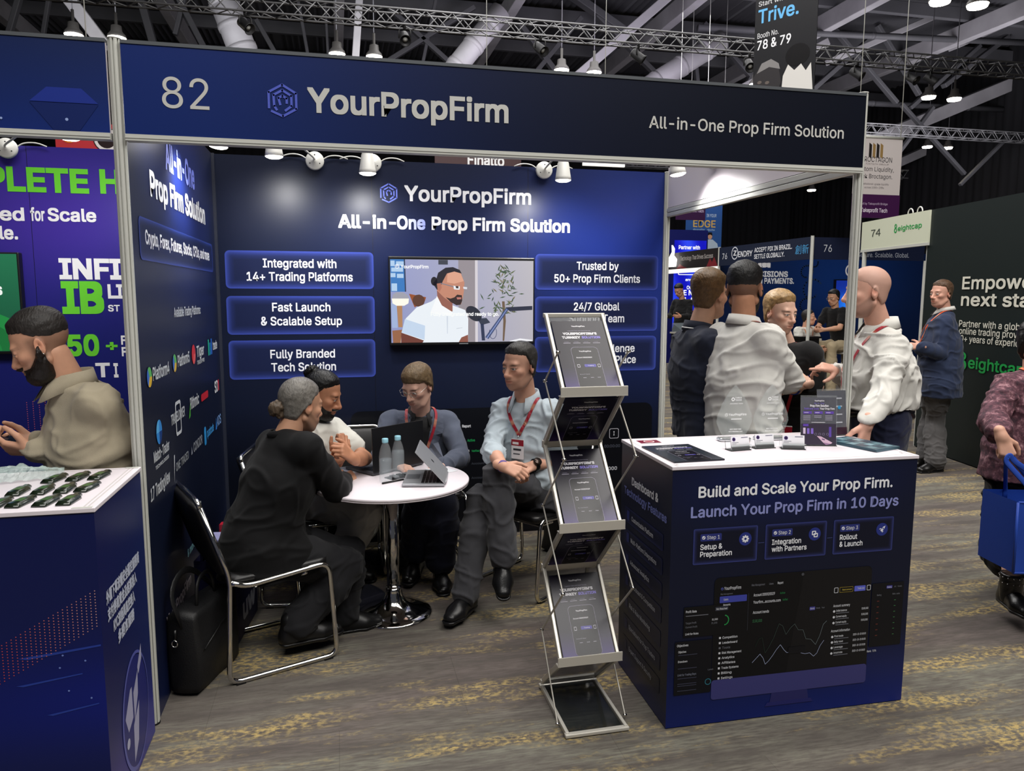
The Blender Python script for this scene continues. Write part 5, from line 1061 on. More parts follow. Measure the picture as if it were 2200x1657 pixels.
# laptops
def laptop(label, H0, ang, w, d, tilt, lid_m, body_m, emblem=None, name='laptop'):
    """hinge from H0 along ang; the base lies to the left of that line"""
    t = empty(name, (H0[0], H0[1], TZ), ang, label, 'laptop')
    mb = MB(); mb.box((0, 0.006, 0.003), (w, d, 0.017), body_m, bev=0.004); mb.build('base', t)
    mb = MB()
    for r_ in range(5):
        for c_ in range(13): mb.box((w*0.07+c_*w*0.86/13, d*0.16+r_*d*0.085, 0.0165), (w*0.07+(c_+0.86)*w*0.86/13, d*0.16+(r_+0.82)*d*0.085, 0.0182), BLACKP)
    mb.build('keyboard', t)
    mb = MB(); mb.box((w*0.34, d*0.64, 0.0168), (w*0.66, d*0.95, 0.0176), mat('trackpad', (120, 122, 126), 0.3, 0.3)); mb.build('trackpad', t)
    a = math.radians(tilt); R = np.array([[1, 0, 0], [0, math.cos(a), -math.sin(a)], [0, math.sin(a), math.cos(a)]])      # lid from the hinge
    L = empty('lid_pivot')if False else None
    mb = MB(); mb.box((0, 0, -0.0035), (w, d, 0.0035), lid_m, R=R, o=(0, 0.004, 0.016), bev=0.003); lid = mb.build('lid', t)
    mb = MB(); mb.box((0.006, 0.006, -0.0045), (w-0.006, d-0.008, -0.0036), mat('screen_glass', (18, 24, 34), 0.1), R=R, o=(0, 0.004, 0.016)); mb.build('screen', lid)
    if emblem:
        mb = MB(); q = [(0.004*math.cos(a2)*2.6, 0.006*math.sin(a2)*2.0) for a2 in np.linspace(0, 2*PI, 18)[:-1]]
        P = lambda x, y: tuple(R@V(w*0.5+x, d*0.5+y, 0.0038)+V(0, 0.004, 0.016))
        mb.add([P(x, y) for x, y in q], [tuple(range(len(q)))], BLACKP); mb.add([P(0.002, 0.016), P(0.007, 0.019), P(0.004, 0.013)], [(0, 1, 2)], BLACKP); mb.build('emblem', lid)
    mb = MB(); mb.tube([(w*0.15, 0.004, 0.012), (w*0.85, 0.004, 0.012)], 0.006, body_m, 8); mb.build('hinge', t)
    return t
DLID = mat('black_lid', (22, 22, 25), 0.35, 0.2); SILV = mat('silver_lid', (172, 174, 178), 0.38, 0.55)
laptop('large black laptop with its lid open, seen from behind', (0.895, 0.885), math.radians(37), 0.36, 0.235, 88, DLID, mat('laptop_grey', (70, 71, 76), 0.4, 0.3))
laptop('thin silver laptop with a small emblem, lid half open at the table edge', (1.229, 0.592), math.radians(79.5), 0.304, 0.215, 48, SILV, SILV, True)
# water bottles
PET = mat('clear_plastic', (236, 242, 246), 0.05, alpha=0.10); WATER = mat('water', (196, 212, 220), 0.03, alpha=0.12)
CAPB = mat('pale_blue_cap', (150, 204, 220), 0.45)
def bottle(x, y, fill, label):
    t = empty('water_bottle', (x, y, TZ), 0, label, 'bottle', 'water bottles on the table')
    prof = [(0.026, 0.0), (0.0315, 0.004), (0.0325, 0.012), (0.0315, 0.03), (0.0325, 0.05), (0.0318, 0.075), (0.0325, 0.10), (0.0325, 0.128), (0.030, 0.15), (0.023, 0.178), (0.015, 0.198), (0.0125, 0.205), (0.0125, 0.214)]
    mb = MB(); mb.lathe(prof, PET, 28); mb.build('bottle_body', t)
    mb = MB(); ins = [(max(r-0.0015, 0.001), z+0.0012) for r, z in prof if z < fill]; mb.lathe([(0.001, 0.0012)]+ins+[(ins[-1][0], fill), (0.001, fill)], WATER, 28); mb.build('water', t)
    mb = MB(); mb.lathe([(0.0155, 0.200), (0.016, 0.203), (0.016, 0.219), (0.0145, 0.2215), (0.0, 0.2218)], CAPB, 24); mb.build('cap', t)
    return t
bottle(0.949, 0.764, 0.118, 'clear water bottle with pale blue cap, about half full, nearer the camera')
bottle(1.016, 0.822, 0.145, 'clear water bottle with pale blue cap, fuller, standing behind the other')
def sheet(name, x, y, z, w, d, rz, label, col, cat, group=None, th=0.0012, fn=None):
    t = empty(name, (x, y, z), rz, label, cat, group); mb = MB(); mb.box((-w/2, -d/2, 0), (w/2, d/2, th), PAPER, col); mb.build('sheet', t)
    if fn: m2 = MB(); fn(m2, V(0, 0, th)); m2.build('print', t)
    return t
sheet('paper_sheet', 0.80, 1.075, TZ, 0.20, 0.16, 0.3, 'white paper under the hands of the man in the polo', (226, 230, 240), 'paper', fn=lambda m, o: [flat_poly(m, rect(-0.08, q*0.02, 0.05, q*0.02+0.004), PAPER, o, X, Y, (60, 80, 170)) for q in range(-2, 3)])
sheet('paper_sheet', 1.255, 0.955, TZ, 0.11, 0.15, 0.5, 'white paper behind the silver laptop on the far table edge', (226, 228, 232), 'paper')
t = empty('pen_tray', (1.05, 0.865, TZ), 0.55, 'black tray of small clear cases and pens behind the bottles', 'tray'); mb = MB(); mb.box((-0.10, -0.035, 0), (0.10, 0.035, 0.004), BLACKP); mb.build('tray_base', t)
for q in range(4):
    mb = MB(); mb.box((-0.08+q*0.04, -0.025, 0.004), (-0.05+q*0.04, 0.022, 0.014), ACRY if q % 2 else mat('grey_case', (120, 124, 128), 0.2), bev=0.003); mb.build('small_case', t)
t = empty('name_card', (1.135, 0.93, TZ), 0.5, 'small white card lying on the table behind the silver laptop', 'card'); mb = MB(); mb.box((-0.03, -0.018, 0), (0.03, 0.018, 0.001), PAPER, (235, 235, 238)); mb.build('card', t)
t = empty('pen', (0.985, 0.745, TZ+0.005), 0.5, 'dark pen beside the water bottles', 'pen'); mb = MB(); mb.tube([(-0.065, 0, 0), (0.06, 0, 0), (0.07, 0, 0)], [0.0045, 0.0045, 0.001], BLACKP, 8); mb.build('barrel', t)
# ------------------------------------------------------------------ television on the back wall
t = empty('wall_television', (1.543, D-0.012, 1.612), 0, 'flat television on the back wall showing a man speaking at a microphone', 'tv')
mb = MB(); mb.box((-0.484, -0.045, -0.287), (0.484, 0.008, 0.288), BLACKP, bev=0.006); mb.build('case', t)
mb = MB(); mb.box((-0.03, -0.0462, -0.281), (0.03, -0.045, -0.275), mat('maker_mark', (120, 122, 126), 0.4)); mb.build('badge', t)
mb = MB(); o = V(0, -0.0455, 0); sw, sh = 0.474, 0.268
def SX(u): return -sw+2*sw*(u-25)/(2165-25)
def SY(v): return sh-2*sh*(v-90)/(1310-90)
def FP(pts, col, k): flat_poly(mb, [(SX(u), SY(v)) for u, v in pts], GLOW, o, X, Z, col, 0.0002+k*0.0001)
mb.grid(24, 12, lambda s, q: o+V(-sw+2*sw*s, 0, -sh+2*sh*q), GLOW, lambda s, q: tuple(np.array((150, 156, 200))*(1-s)+np.array((190, 186, 192))*s-np.array((8, 8, 6))*(1-q)))
FP([(25, 90), (235, 90), (245, 560), (30, 560)], (54, 120, 190), 1)
for a in ((30, 110, 90, 190), (110, 120, 220, 180), (40, 210, 210, 270), (30, 290, 100, 350), (120, 300, 215, 360), (40, 440, 120, 550)): FP([(a[0], a[1]), (a[2], a[1]), (a[2], a[3]), (a[0], a[3])], (176, 206, 236), 2)
FP([(222, 90), (240, 90), (250, 560), (232, 560)], (40, 50, 80), 3)
FP([(1020, 90), (1270, 90), (1270, 1310), (1020, 1310)], (150, 142, 148), 1); FP([(1270, 90), (1310, 90), (1310, 1310), (1270, 1310)], (214, 208, 214), 2)
FP([(725, 92), (865, 92), (865, 160), (725, 160)], (62, 66, 78), 2)
FP([(40, 1130), (260, 1110), (260, 1310), (50, 1310)], (150, 100, 70), 2); FP([(110, 760), (190, 760), (190, 1080), (130, 1080)], (176, 130, 92), 3); FP([(30, 720), (110, 730), (120, 1090), (40, 1090)], (160, 178, 216), 3)
FP([(290, 590), (540, 640), (520, 700), (370, 790)], (150, 78, 40), 2); FP([(430+90*math.cos(a), 690+90*math.sin(a)) for a in np.linspace(0, 2*PI, 14)[:-1]], (92, 58, 44), 3)
FP([(45, 660), (60, 600), (110, 570), (200, 570), (270, 610), (290, 660)], (160, 160, 172), 4); FP([(40, 660), (290, 660), (280, 730), (220, 765), (110, 765), (50, 730)], (255, 250, 235), 5)
random.seed(4)
for k in range(90):       # pot plant
    a = random.gauss(0, 1); u = 1700+a*130; v = random.uniform(180, 900); wv = (0.35+0.65*min(1, (v-150)/400))
    u = 1700+a*130*wv; an = random.uniform(0, PI); l = random.uniform(30, 70); FP([(u-l*math.cos(an), v-l*math.sin(an)), (u+10*math.sin(an), v-10*math.cos(an)), (u+l*math.cos(an), v+l*math.sin(an)), (u-10*math.sin(an), v+10*math.cos(an))], random.choice(((70, 92, 66), (92, 104, 62), (58, 78, 60), (120, 112, 78))), 4+k % 3)
FP([(1680, 700), (1720, 700), (1740, 1000), (1715, 1300), (1690, 1300), (1700, 1000)], (110, 90, 72), 4)
MAN = ((160, 1310), (175, 1150), (240, 950), (400, 790), (620, 700), (700, 640), (930, 760), (1120, 830), (1165, 960), (1160, 1310))
FP(MAN, (234, 240, 246), 8); FP([(170, 1160), (500, 1280), (480, 1310), (165, 1310)], (112, 60, 50), 9); FP([(1060, 1240), (1160, 1200), (1160, 1310), (1020, 1310)], (140, 84, 70), 9); FP([(225, 960), (520, 1060), (510, 1270), (175, 1160)], (196, 214, 236), 9)
FP([(700, 540), (930, 720), (930, 850), (880, 862), (790, 800), (705, 650)], (150, 96, 82), 10)
FP([(690, 420), (780, 270), (930, 200), (1040, 240), (1110, 420), (1100, 560), (1085, 640), (1060, 740), (1000, 760), (880, 700), (800, 640), (700, 540)], (196, 136, 112), 11)
FP([(860, 260), (1040, 250), (1100, 400), (960, 440), (850, 420)], (222, 164, 138), 12)
FP([(640, 440), (690, 380), (720, 280), (830, 205), (940, 195), (1040, 235), (1070, 290), (960, 260), (850, 290), (790, 400), (740, 520), (700, 530)], (36, 34, 44), 13); FP([(660+48*math.cos(a), 405+66*math.sin(a)) for a in np.linspace(0, 2*PI, 16)[:-1]], (28, 26, 34), 13)
FP([(830, 640), (900, 660), (960, 640), (1000, 600), (1070, 610), (1075, 690), (1050, 750), (990, 760), (900, 710)], (52, 38, 38), 14); FP([(990, 640), (1060, 640), (1060, 668), (1000, 672)], (190, 120, 110), 15)
FP([(700, 440), (760, 430), (770, 500), (740, 560), (710, 530)], (180, 116, 96), 14)
FP([(940, 470), (1040, 478), (1040, 510), (950, 505)], (236, 240, 244), 15); FP([(975, 474), (1020, 476), (1020, 508), (985, 506)], (60, 50, 50), 16); FP([(1090, 484), (1150, 490), (1148, 520), (1095, 514)], (220, 224, 232), 15)
FP([(760, 428), (950, 480), (950, 492), (758, 440)], (120, 126, 140), 16); FP([(945, 505), (1040, 512), (1035, 528), (960, 524)], (230, 236, 240), 16)
FP([(600, 870), (700, 620), (770, 760), (930, 860), (900, 900), (760, 900)], (246, 248, 250), 12); FP([(840, 920), (860, 920), (855, 1180), (845, 1180)], (206, 214, 226), 12); FP([(985, 1105), (1075, 1090), (1075, 1096), (990, 1111)], (190, 196, 206), 12)
FP([(1250+118*math.cos(a)+20*math.sin(a), 885+112*math.sin(a)+30*math.cos(a)) for a in np.linspace(0, 2*PI, 22)[:-1]], (38, 42, 56), 17)
FP([(1300, 960), (1440, 950), (1500, 1020), (1360, 1060)], (52, 58, 76), 17); FP([(1350, 1040), (1400, 1040), (1420, 1290), (1370, 1290)], (46, 54, 82), 17)
FP([(1420, 1240), (1740, 800), (1790, 810), (1470, 1270)], (64, 78, 118), 18); FP([(1440, 1250), (1750, 815), (1762, 820), (1452, 1262)], (130, 146, 196), 19); FP([(1740, 790), (2150, 770), (2150, 830), (1800, 850)], (42, 46, 66), 18)
for a in np.linspace(-0.6, 3.6, 14)[:-1]: FP([(1540+60*math.cos(a), 1170+100*math.sin(a)), (1540+60*math.cos(a+0.34), 1170+100*math.sin(a+0.34)), (1540+52*math.cos(a+0.34), 1170+92*math.sin(a+0.34)), (1540+52*math.cos(a), 1170+92*math.sin(a))], (50, 60, 100), 19)
FP([(1800, 1300), (1960, 1265), (2150, 1290), (2150, 1308), (1800, 1308)], (240, 240, 244), 17)
logo_hex(mb, SX(125), SY(192), 0.016, GLOW, o, X, Z, (255, 255, 255), lift=0.004); put_text(mb, 'YourPropFirm', GLOW, o, X, Z, SX(175), SX(578), SY(218), 0.020, (255, 255, 255), 0.03, lift=0.004)
put_text(mb, 'Fully Integrated', GLOW, o, X, Z, SX(605), SX(1110), SY(915), 0.022, (250, 252, 250), 0.03, lift=0.0042); put_text(mb, 'and ready to go.', GLOW, o, X, Z, SX(1130), SX(1630), SY(915), 0.022, (255, 255, 255), 0.03, lift=0.0042)
mb.build('screen', t)
# ------------------------------------------------------------------ zigzag brochure stand
t = empty('brochure_stand', (1.525, -0.46, 0), 0, 'silver zigzag folding brochure stand in front of the counter', 'stand')
SW = 0.255; YB, YF = 0.36, 0.115         # back and front folds, measured from the front of the foot
SMOKE = mat('smoked_panel', (30, 36, 38), 0.06, alpha=0.45)
def bar(mb, a, b_, w=0.022, h=0.014, m=ALUM, up=(1, 0, 0)): mb.obox(a, b_, w, h, m, up, bev=0.003)
mb = MB(); bar(mb, (0.011, 0.01, 0.011), (0.011, YB+0.02, 0.011)); bar(mb, (SW-0.011, 0.01, 0.011), (SW-0.011, YB+0.02, 0.011)); bar(mb, (0, 0.011, 0.011), (SW, 0.011, 0.011), up=(0, 0, 1)); bar(mb, (0, YB+0.02, 0.013), (SW, YB+0.02, 0.013), up=(0, 0, 1)); mb.build('foot_frame', t)
mb = MB(); mb.box((0.02, 0.022, 0.009), (SW-0.02, YB+0.01, 0.012), SMOKE); mb.build('foot_panel', t)
ZBK = [0.03, 0.535, 1.052, 1.575]; ZFR = [0.255, 0.785, 1.300]
for k in range(3):
    # sloping holder (front fold below, back fold above) and the return panel beneath it
    for zf, zb, nm in ((ZFR[k], ZBK[k+1], 'holder'), (ZFR[k]-0.012, ZBK[k]+0.012, 'return')):
        a, b_ = V(0, YF, zf), V(0, YB, zb); mb = MB()
        for x in (0.011, SW-0.011): bar(mb, a+V(x, 0, 0), b_+V(x, 0, 0))
        bar(mb, b_, b_+V(SW, 0, 0), 0.018, 0.018, up=(0, 0, 1)); mb.build(nm+'_frame', t)
        mb = MB(); dirv = nrm(b_-a); n = nrm(np.cross(X, dirv)); L = np.linalg.norm(b_-a)
        mb.prism(rect(0.02, 0.01, SW-0.02, L-0.012), SMOKE, a-n*0.002, X, dirv, 0.003); mb.build(nm+'_panel', t)
    mb = MB(); mb.box((-0.004, YF-0.020, ZFR[k]-0.016), (SW+0.004, YF-0.015, ZFR[k]+0.020), ALUM, bev=0.002); mb.box((-0.004, YF-0.020, ZFR[k]-0.018), (SW+0.004, YF+0.012, ZFR[k]-0.014), ALUM, bev=0.001); mb.build('tray', t)
for x in (-0.010, SW+0.010):
    zig = [(0.117, 1.447), (0.290, 1.322), (0.022, 1.067), (0.305, 0.820), (0.022, 0.562), (0.310, 0.295), (0.075, 0.022)]
    for (y0, z0), (y1, z1) in zip(zig, zig[1:]):
        mb = MB(); bar(mb, (x, y0, z0), (x, y1, z1), 0.009, 0.005); mb.build('scissor_arm', t)
    for (y0, z0) in zig:
        mb = MB(); mb.lathe([(0.006, -0.007), (0.006, 0.007)], CHROME, 10, (x, y0, z0), (1, 0, 0)); mb.build('pivot', t)
def brochure_art(mb, o, x, y, w, h, dark=(22, 18, 34), low=(58, 44, 104)):
    o = np.array(o, float); n = nrm(np.cross(x, y))
    mb.grid(4, 10, lambda s, q: o+np.array(x)*(w*s)+np.array(y)*(h*q)+n*0.0003, PAPER, lambda s, q: tuple(np.array(dark)+(np.array(low)-np.array(dark))*max(0, 1-q*3.2)), smooth=False)
    c = w/2; W_ = (226, 224, 230)
    put_text(mb, 'YourPropFirm', PAPER, o, x, y, c-w*0.13, c+w*0.13, h*0.905, h*0.020, W_, 0.03, lift=0.0008); put_text(mb, 'Launch Fast and Seamlessly', PAPER, o, x, y, c-w*0.22, c+w*0.22, h*0.842, h*0.011, (170, 166, 190), 0.0, lift=0.0008)
    put_text(mb, "YOURPROPFIRM'S", PAPER, o, x, y, w*0.17, w*0.83, h*0.785, h*0.032, W_, 0.045, lift=0.0008); put_text(mb, 'TURNKEY', PAPER, o, x, y, w*0.14, w*0.49, h*0.728, h*0.032, W_, 0.045, lift=0.0008); put_text(mb, 'SOLUTION', PAPER, o, x, y, w*0.52, w*0.88, h*0.728, h*0.032, (128, 118, 206), 0.045, lift=0.0008)
    for k in range(4): flat_poly(mb, rect(w*(0.14+k*0.19), h*0.655, w*(0.28+k*0.19), h*0.663), PAPER, o, x, y, (150, 146, 160), 0.0007); flat_poly(mb, rect(w*(0.16+k*0.19), h*0.675, w*(0.25+k*0.19), h*0.680), PAPER, o, x, y, (110, 106, 126), 0.0007)
    ring_poly(mb, rrect(w*0.25, -0.0, w*0.77, h*0.60, w*0.08), rrect(w*0.257, 0.0, w*0.763, h*0.594, w*0.075), PAPER, o, x, y, (126, 122, 140), 0.0007)
    flat_poly(mb, rrect(w*0.26, 0.0, w*0.76, h*0.59, w*0.075), PAPER, o, x, y, (15, 13, 22), 0.0005)
    put_text(mb, 'YourPropFirm', PAPER, o, x, y, w*0.40, w*0.63, h*0.525, h*0.017, W_, 0.03, lift=0.001); put_text(mb, 'Account 00000/0029', PAPER, o, x, y, w*0.32, w*0.62, h*0.435, h*0.016, W_, 0.02, lift=0.001)
    flat_poly(mb, rrect(w*0.44, h*0.305, w*0.66, h*0.345, 0.003), PAPER, o, x, y, (72, 66, 150), 0.0008); put_text(mb, 'Trading', PAPER, o, x, y, w*0.50, w*0.61, h*0.317, h*0.013, W_, 0.0, lift=0.0012)
    for q in (0.305, 0.69): ring_poly(mb, rrect(w*q, h*0.30, w*(q+0.05), h*0.345, 0.002), rrect(w*(q+0.006), h*0.306, w*(q+0.044), h*0.339, 0.001), PAPER, o, x, y, (190, 188, 198), 0.0008)
    put_text(mb, 'Account trends', PAPER, o, x, y, w*0.31, w*0.50, h*0.195, h*0.012, (170, 168, 180), 0.0, lift=0.001)
    for q in (0.36, 0.50, 0.63): flat_poly(mb, rect(w*q, h*0.15, w*(q+0.06), h*0.157), PAPER, o, x, y, (140, 138, 150), 0.0008)
def brochure_at(o, x, y, w, h, label, group, th=0.006):
    o = np.array(o, float); x = nrm(x); y = nrm(y); n = np.cross(x, y); t = empty('brochure', tuple(o), 0, label, 'brochure', group)
    mb = MB(); mb.prism(rect(0, 0, w, h), PAPER, (0, 0, 0), x, y, th, (24, 20, 36)); mb.build('pages', t)
    m2 = MB(); brochure_art(m2, n*th, x, y, w, h); m2.build('cover', t); return t
for k, nm in ((0, 'lowest'), (1, 'middle'), (2, 'topmost')):
    a, b_ = V(1.525, -0.46+YF, ZFR[k]), V(1.525, -0.46+YB, ZBK[k+1]); dv = nrm(b_-a); n = nrm(np.cross(X, dv))
    brochure_at(a+V(0.023, 0, 0)+dv*0.006+n*0.003, X, dv, 0.21, 0.325 if k else 0.33, 'dark purple brochure in the %s sloping holder of the zigzag stand' % nm, 'brochures in the zigzag stand')
for k, nm in ((1, 'middle'), (2, 'topmost')):
    a, b_ = V(1.525, -0.46+YF, ZFR[k]-0.012), V(1.525, -0.46+YB, ZBK[k]+0.012); dv = nrm(a-b_); n = nrm(np.cross(X, dv))
    brochure_at(b_+V(0.024, 0, 0)+dv*0.018+n*0.004, X, dv, 0.207, 0.30, 'dark brochure in the return panel under the %s holder of the zigzag stand' % nm, 'brochures in the return panels', 0.003)
# ------------------------------------------------------------------ right-hand counter
CA = -0.0229
t = empty('display_counter', (1.9192, -0.4778, 0), CA, 'navy printed counter with white top and step-by-step graphics', 'counter')
CL, CW, CHh = 1.035, 0.535, 1.03
def ctr_col(s, q):
    b0 = np.array((14, 20, 42)); up = math.exp(-((s-0.45)/0.4)**2-((q-0.93)/0.14)**2); lo = max(0, 1-q/0.32)**0.8; return tuple(b0+(np.array((18, 34, 110))-b0)*min(1, 0.55*up+1.0*lo*(0.75+0.25*s)))
def ctrs_col(s, q):
    b0 = np.array((17, 24, 52)); d_ = np.array((34, 35, 44)); g = max(0, min(1, (0.55-q)/0.3)); c = b0+(d_-b0)*g*(q > 0.06); lo = max(0, 1-q/0.14); return tuple(c+(np.array((44, 46, 92))-c)*lo*(1-s*0.2))
mb = MB(); mb.box((0.002, 0.002, 0.004), (CL-0.002, CW, CHh-0.016), mat('navy_board', (20, 26, 54), 0.5))
mb.grid(40, 40, lambda s, q: V(s*CL, 0, 0.004+q*(CHh-0.018)), PRINT, ctr_col); mb.grid(30, 40, lambda s, q: V(0, CW-s*CW, 0.004+q*(CHh-0.018)), PRINT, ctrs_col); mb.grid(4, 4, lambda s, q: V(CL, s*CW, 0.004+q*(CHh-0.018)), PRINT, lambda s, q: (16, 22, 46)); mb.build('body', t)
mb = MB(); mb.box((-0.004, -0.004, CHh-0.014), (CL+0.004, CW+0.004, CHh), WHITE, bev=0.002); mb.build('countertop', t)
mb = MB(); 
for a, b_ in (((0.02, 0.0), (0.02, CW)), ((CL-0.02, 0), (CL-0.02, CW)), ((0, 0.02), (CL, 0.02)), ((0, CW-0.02), (CL, CW-0.02))): mb.obox((*a, CHh+0.0002), (*b_, CHh+0.0002), 0.0035, 0.0008, mat('joint_line', (196, 190, 190), 0.5))
for c in ((0.03, 0.03), (CL-0.04, 0.04), (CL-0.03, 0.06)): mb.lathe([(0.005, CHh), (0.005, CHh+0.001)], mat('joint_line'), 10, (*c, 0))
mb.build('trim_lines', t)
mb = MB(); o = V(0, -0.0005, 0); T = PT(mb, o, X, Z); XO = 1.9192
T('Build and Scale Your Prop Firm.', 0.104, 0.928, 0.908, 0.040, bold=0.03); T('Launch Your Prop Firm in 10 Days', 0.076, 0.960, 0.832, 0.040, (138, 144, 200), bold=0.03)
for k, (x0, x1, sc, l1, l2, w1, w2) in enumerate(((0.090, 0.353, 'Step 1', 'Setup &', 'Preparation', 0.090, 0.130), (0.386, 0.647, 'Step 2', 'Integration', 'with Partners', 0.124, 0.149), (0.678, 0.944, 'Step 3', 'Rollout', '& Launch', 0.077, 0.102))):
    glow_box(mb, x0, 0.648, x1, 0.787, 0.006, PRINT, o, X, Z, (54, 62, 124), (13, 17, 36), 0.018)
    flat_poly(mb, rrect(x0+0.028, 0.738, x0+0.114, 0.766, 0.004), PRINT, o, X, Z, (44, 52, 118), 0.0014); T(sc, x0+0.054, x0+0.106, 0.745, 0.014, lift=0.002, bold=0.0); flat_poly(mb, circ(x0+0.041, 0.752, 0.007), PRINT, o, X, Z, (226, 228, 236), 0.002)
    line_poly(mb, [(x0+0.037, 0.752), (x0+0.040, 0.749), (x0+0.045, 0.756)], 0.0018, PRINT, o, X, Z, (44, 52, 118), 0.0024)
    T(l1, x0+0.028, x0+0.028+w1, 0.706, 0.020, lift=0.002, bold=0.02); T(l2, x0+0.028, x0+0.028+w2, 0.678, 0.020, lift=0.002, bold=0.02)
    cx, cz = x1-0.051, 0.737; flat_poly(mb, circ(cx, cz, 0.026, 28), PRINT, o, X, Z, (40, 52, 128), 0.0014)
    if k == 0:
        for g in range(8): flat_poly(mb, [(cx+r_*math.cos(g*PI/4+a), cz+r_*math.sin(g*PI/4+a)) for r_, a in ((0.009, -0.3), (0.015, -0.22), (0.015, 0.22), (0.009, 0.3))], PRINT, o, X, Z, (230, 232, 240), 0.002)
        ring_poly(mb, circ(cx, cz, 0.0115), circ(cx, cz, 0.005), PRINT, o, X, Z, (230, 232, 240), 0.0022)
    elif k == 1:
        ring_poly(mb, rrect(cx-0.013, cz-0.004, cx+0.005, cz+0.013, 0.003), rrect(cx-0.009, cz, cx+0.001, cz+0.009, 0.002), PRINT, o, X, Z, (230, 232, 240), 0.002); ring_poly(mb, rrect(cx-0.005, cz-0.013, cx+0.013, cz+0.004, 0.003), rrect(cx-0.001, cz-0.009, cx+0.009, cz, 0.002), PRINT, o, X, Z, (230, 232, 240), 0.0022)
    else:
        flat_poly(mb, [(cx-0.008, cz-0.004), (cx+0.004, cz+0.010), (cx+0.014, cz+0.014), (cx+0.010, cz+0.004), (cx-0.002, cz-0.010)], PRINT, o, X, Z, (230, 232, 240), 0.002); flat_poly(mb, [(cx-0.014, cz+0.000), (cx-0.008, cz+0.006), (cx-0.004, cz+0.002)], PRINT, o, X, Z, (230, 232, 240), 0.002); flat_poly(mb, [(cx+0.000, cz-0.014), (cx+0.006, cz-0.008), (cx+0.002, cz-0.004)], PRINT, o, X, Z, (230, 232, 240), 0.002); flat_poly(mb, circ(cx+0.004, cz+0.004, 0.003), PRINT, o, X, Z, (40, 52, 128), 0.0024)
for a in ((0.353, 0.386), (0.647, 0.678)): flat_poly(mb, rect(a[0]+0.004, 0.716, a[1]-0.004, 0.718), PRINT, o, X, Z, (70, 80, 130), 0.001)
# printed computer with the dashboard
flat_poly(mb, rrect(0.182, 0.130, 0.860, 0.590, 0.02), PRINT, o, X, Z, (11, 12, 16), 0.0012); flat_poly(mb, [(0.50, 0.182), (0.56, 0.59), (0.84, 0.59), (0.86, 0.57), (0.86, 0.182)], PRINT, o, X, Z, (19, 19, 22), 0.0014)
flat_poly(mb, rrect(0.183, 0.100, 0.860, 0.180, 0.012), PRINT, o, X, Z, (58, 58, 112), 0.0016); flat_poly(mb, [(0.445, 0.118), (0.595, 0.118), (0.605, 0.060), (0.435, 0.060)], PRINT, o, X, Z, (40, 40, 92), 0.0012); flat_poly(mb, [(0.425, 0.062), (0.615, 0.062), (0.625, 0.046), (0.415, 0.046)], PRINT, o, X, Z, (36, 38, 98), 0.0014)
flat_poly(mb, rrect(0.028, 0.135, 0.180, 0.350, 0.004), PRINT, o, X, Z, (13, 14, 20), 0.0018); flat_poly(mb, rrect(0.060, 0.365, 0.262, 0.485, 0.004), PRINT, o, X, Z, (12, 13, 17), 0.0020); flat_poly(mb, rrect(0.865, 0.25, 1.010, 0.515, 0.004), PRINT, o, X, Z, (12, 14, 20), 0.0018)
D1, D2 = (206, 208, 214), (104, 106, 114)
def tx(t_, x0, x1, z, c, col=D1, b_=0.01): T(t_, x0, x1, z, c, col, bold=b_, lift=0.0026)
tx('YourPropFirm', 0.222, 0.292, 0.541, 0.012); logo_hex(mb, 0.214, 0.546, 0.006, PRINT, o, X, Z, (90, 100, 180), lift=0.0026); flat_poly(mb, rrect(0.205, 0.490, 0.318, 0.516, 0.003), PRINT, o, X, Z, (62, 70, 160), 0.0024); tx('Users', 0.222, 0.240, 0.499, 0.008); tx('Risk Management', 0.208, 0.258, 0.522, 0.006, D2)
tx('Accounts', 0.220, 0.250, 0.478, 0.008)
tx('Risk Management', 0.336, 0.392, 0.547, 0.008, D2); tx('Users', 0.410, 0.428, 0.547, 0.008, D2); tx('Report', 0.446, 0.470, 0.547, 0.009)
tx('Account 00000/0029', 0.346, 0.436, 0.505, 0.011); tx('Active', 0.458, 0.480, 0.506, 0.008, (40, 120, 70)); tx('Yourfirm...accounts.com', 0.346, 0.462, 0.476, 0.011); tx('Verified', 0.470, 0.492, 0.478, 0.008, (40, 120, 70)); tx('Account trends', 0.346, 0.414, 0.435, 0.011); tx('$100,000', 0.346, 0.386, 0.400, 0.011, (56, 110, 74))
for k, w in enumerate(('Competition', 'Leaderboard', 'Tools', 'Risk Management', 'Analytics', 'Affiliates', 'Trade Systems', 'Billing', 'Settings')): tx(w, 0.222, 0.222+0.0048*len(w)+0.01, 0.346-k*0.0205, 0.009, D1 if k != 2 else D2); flat_poly(mb, rect(0.208, 0.346-k*0.0205, 0.216, 0.354-k*0.0205), PRINT, o, X, Z, D1 if k != 2 else D2, 0.0026)
flat_poly(mb, rect(0.3245, 0.37, 0.3258, 0.52), PRINT, o, X, Z, (60, 62, 70), 0.0022); flat_poly(mb, circ(0.553, 0.578, 0.006), PRINT, o, X, Z, (70, 72, 78), 0.0024)
ln = [(0.352, 0.236), (0.368, 0.252), (0.384, 0.268), (0.398, 0.250), (0.408, 0.224), (0.422, 0.236), (0.438, 0.256), (0.454, 0.280), (0.470, 0.298), (0.486, 0.276), (0.500, 0.262), (0.54, 0.268), (0.560, 0.256), (0.580, 0.250), (0.600, 0.252), (0.618, 0.236), (0.632, 0.248), (0.645, 0.278), (0.660, 0.298)]
line_poly(mb, ln, 0.0018, PRINT, o, X, Z, (150, 160, 190), 0.0027)
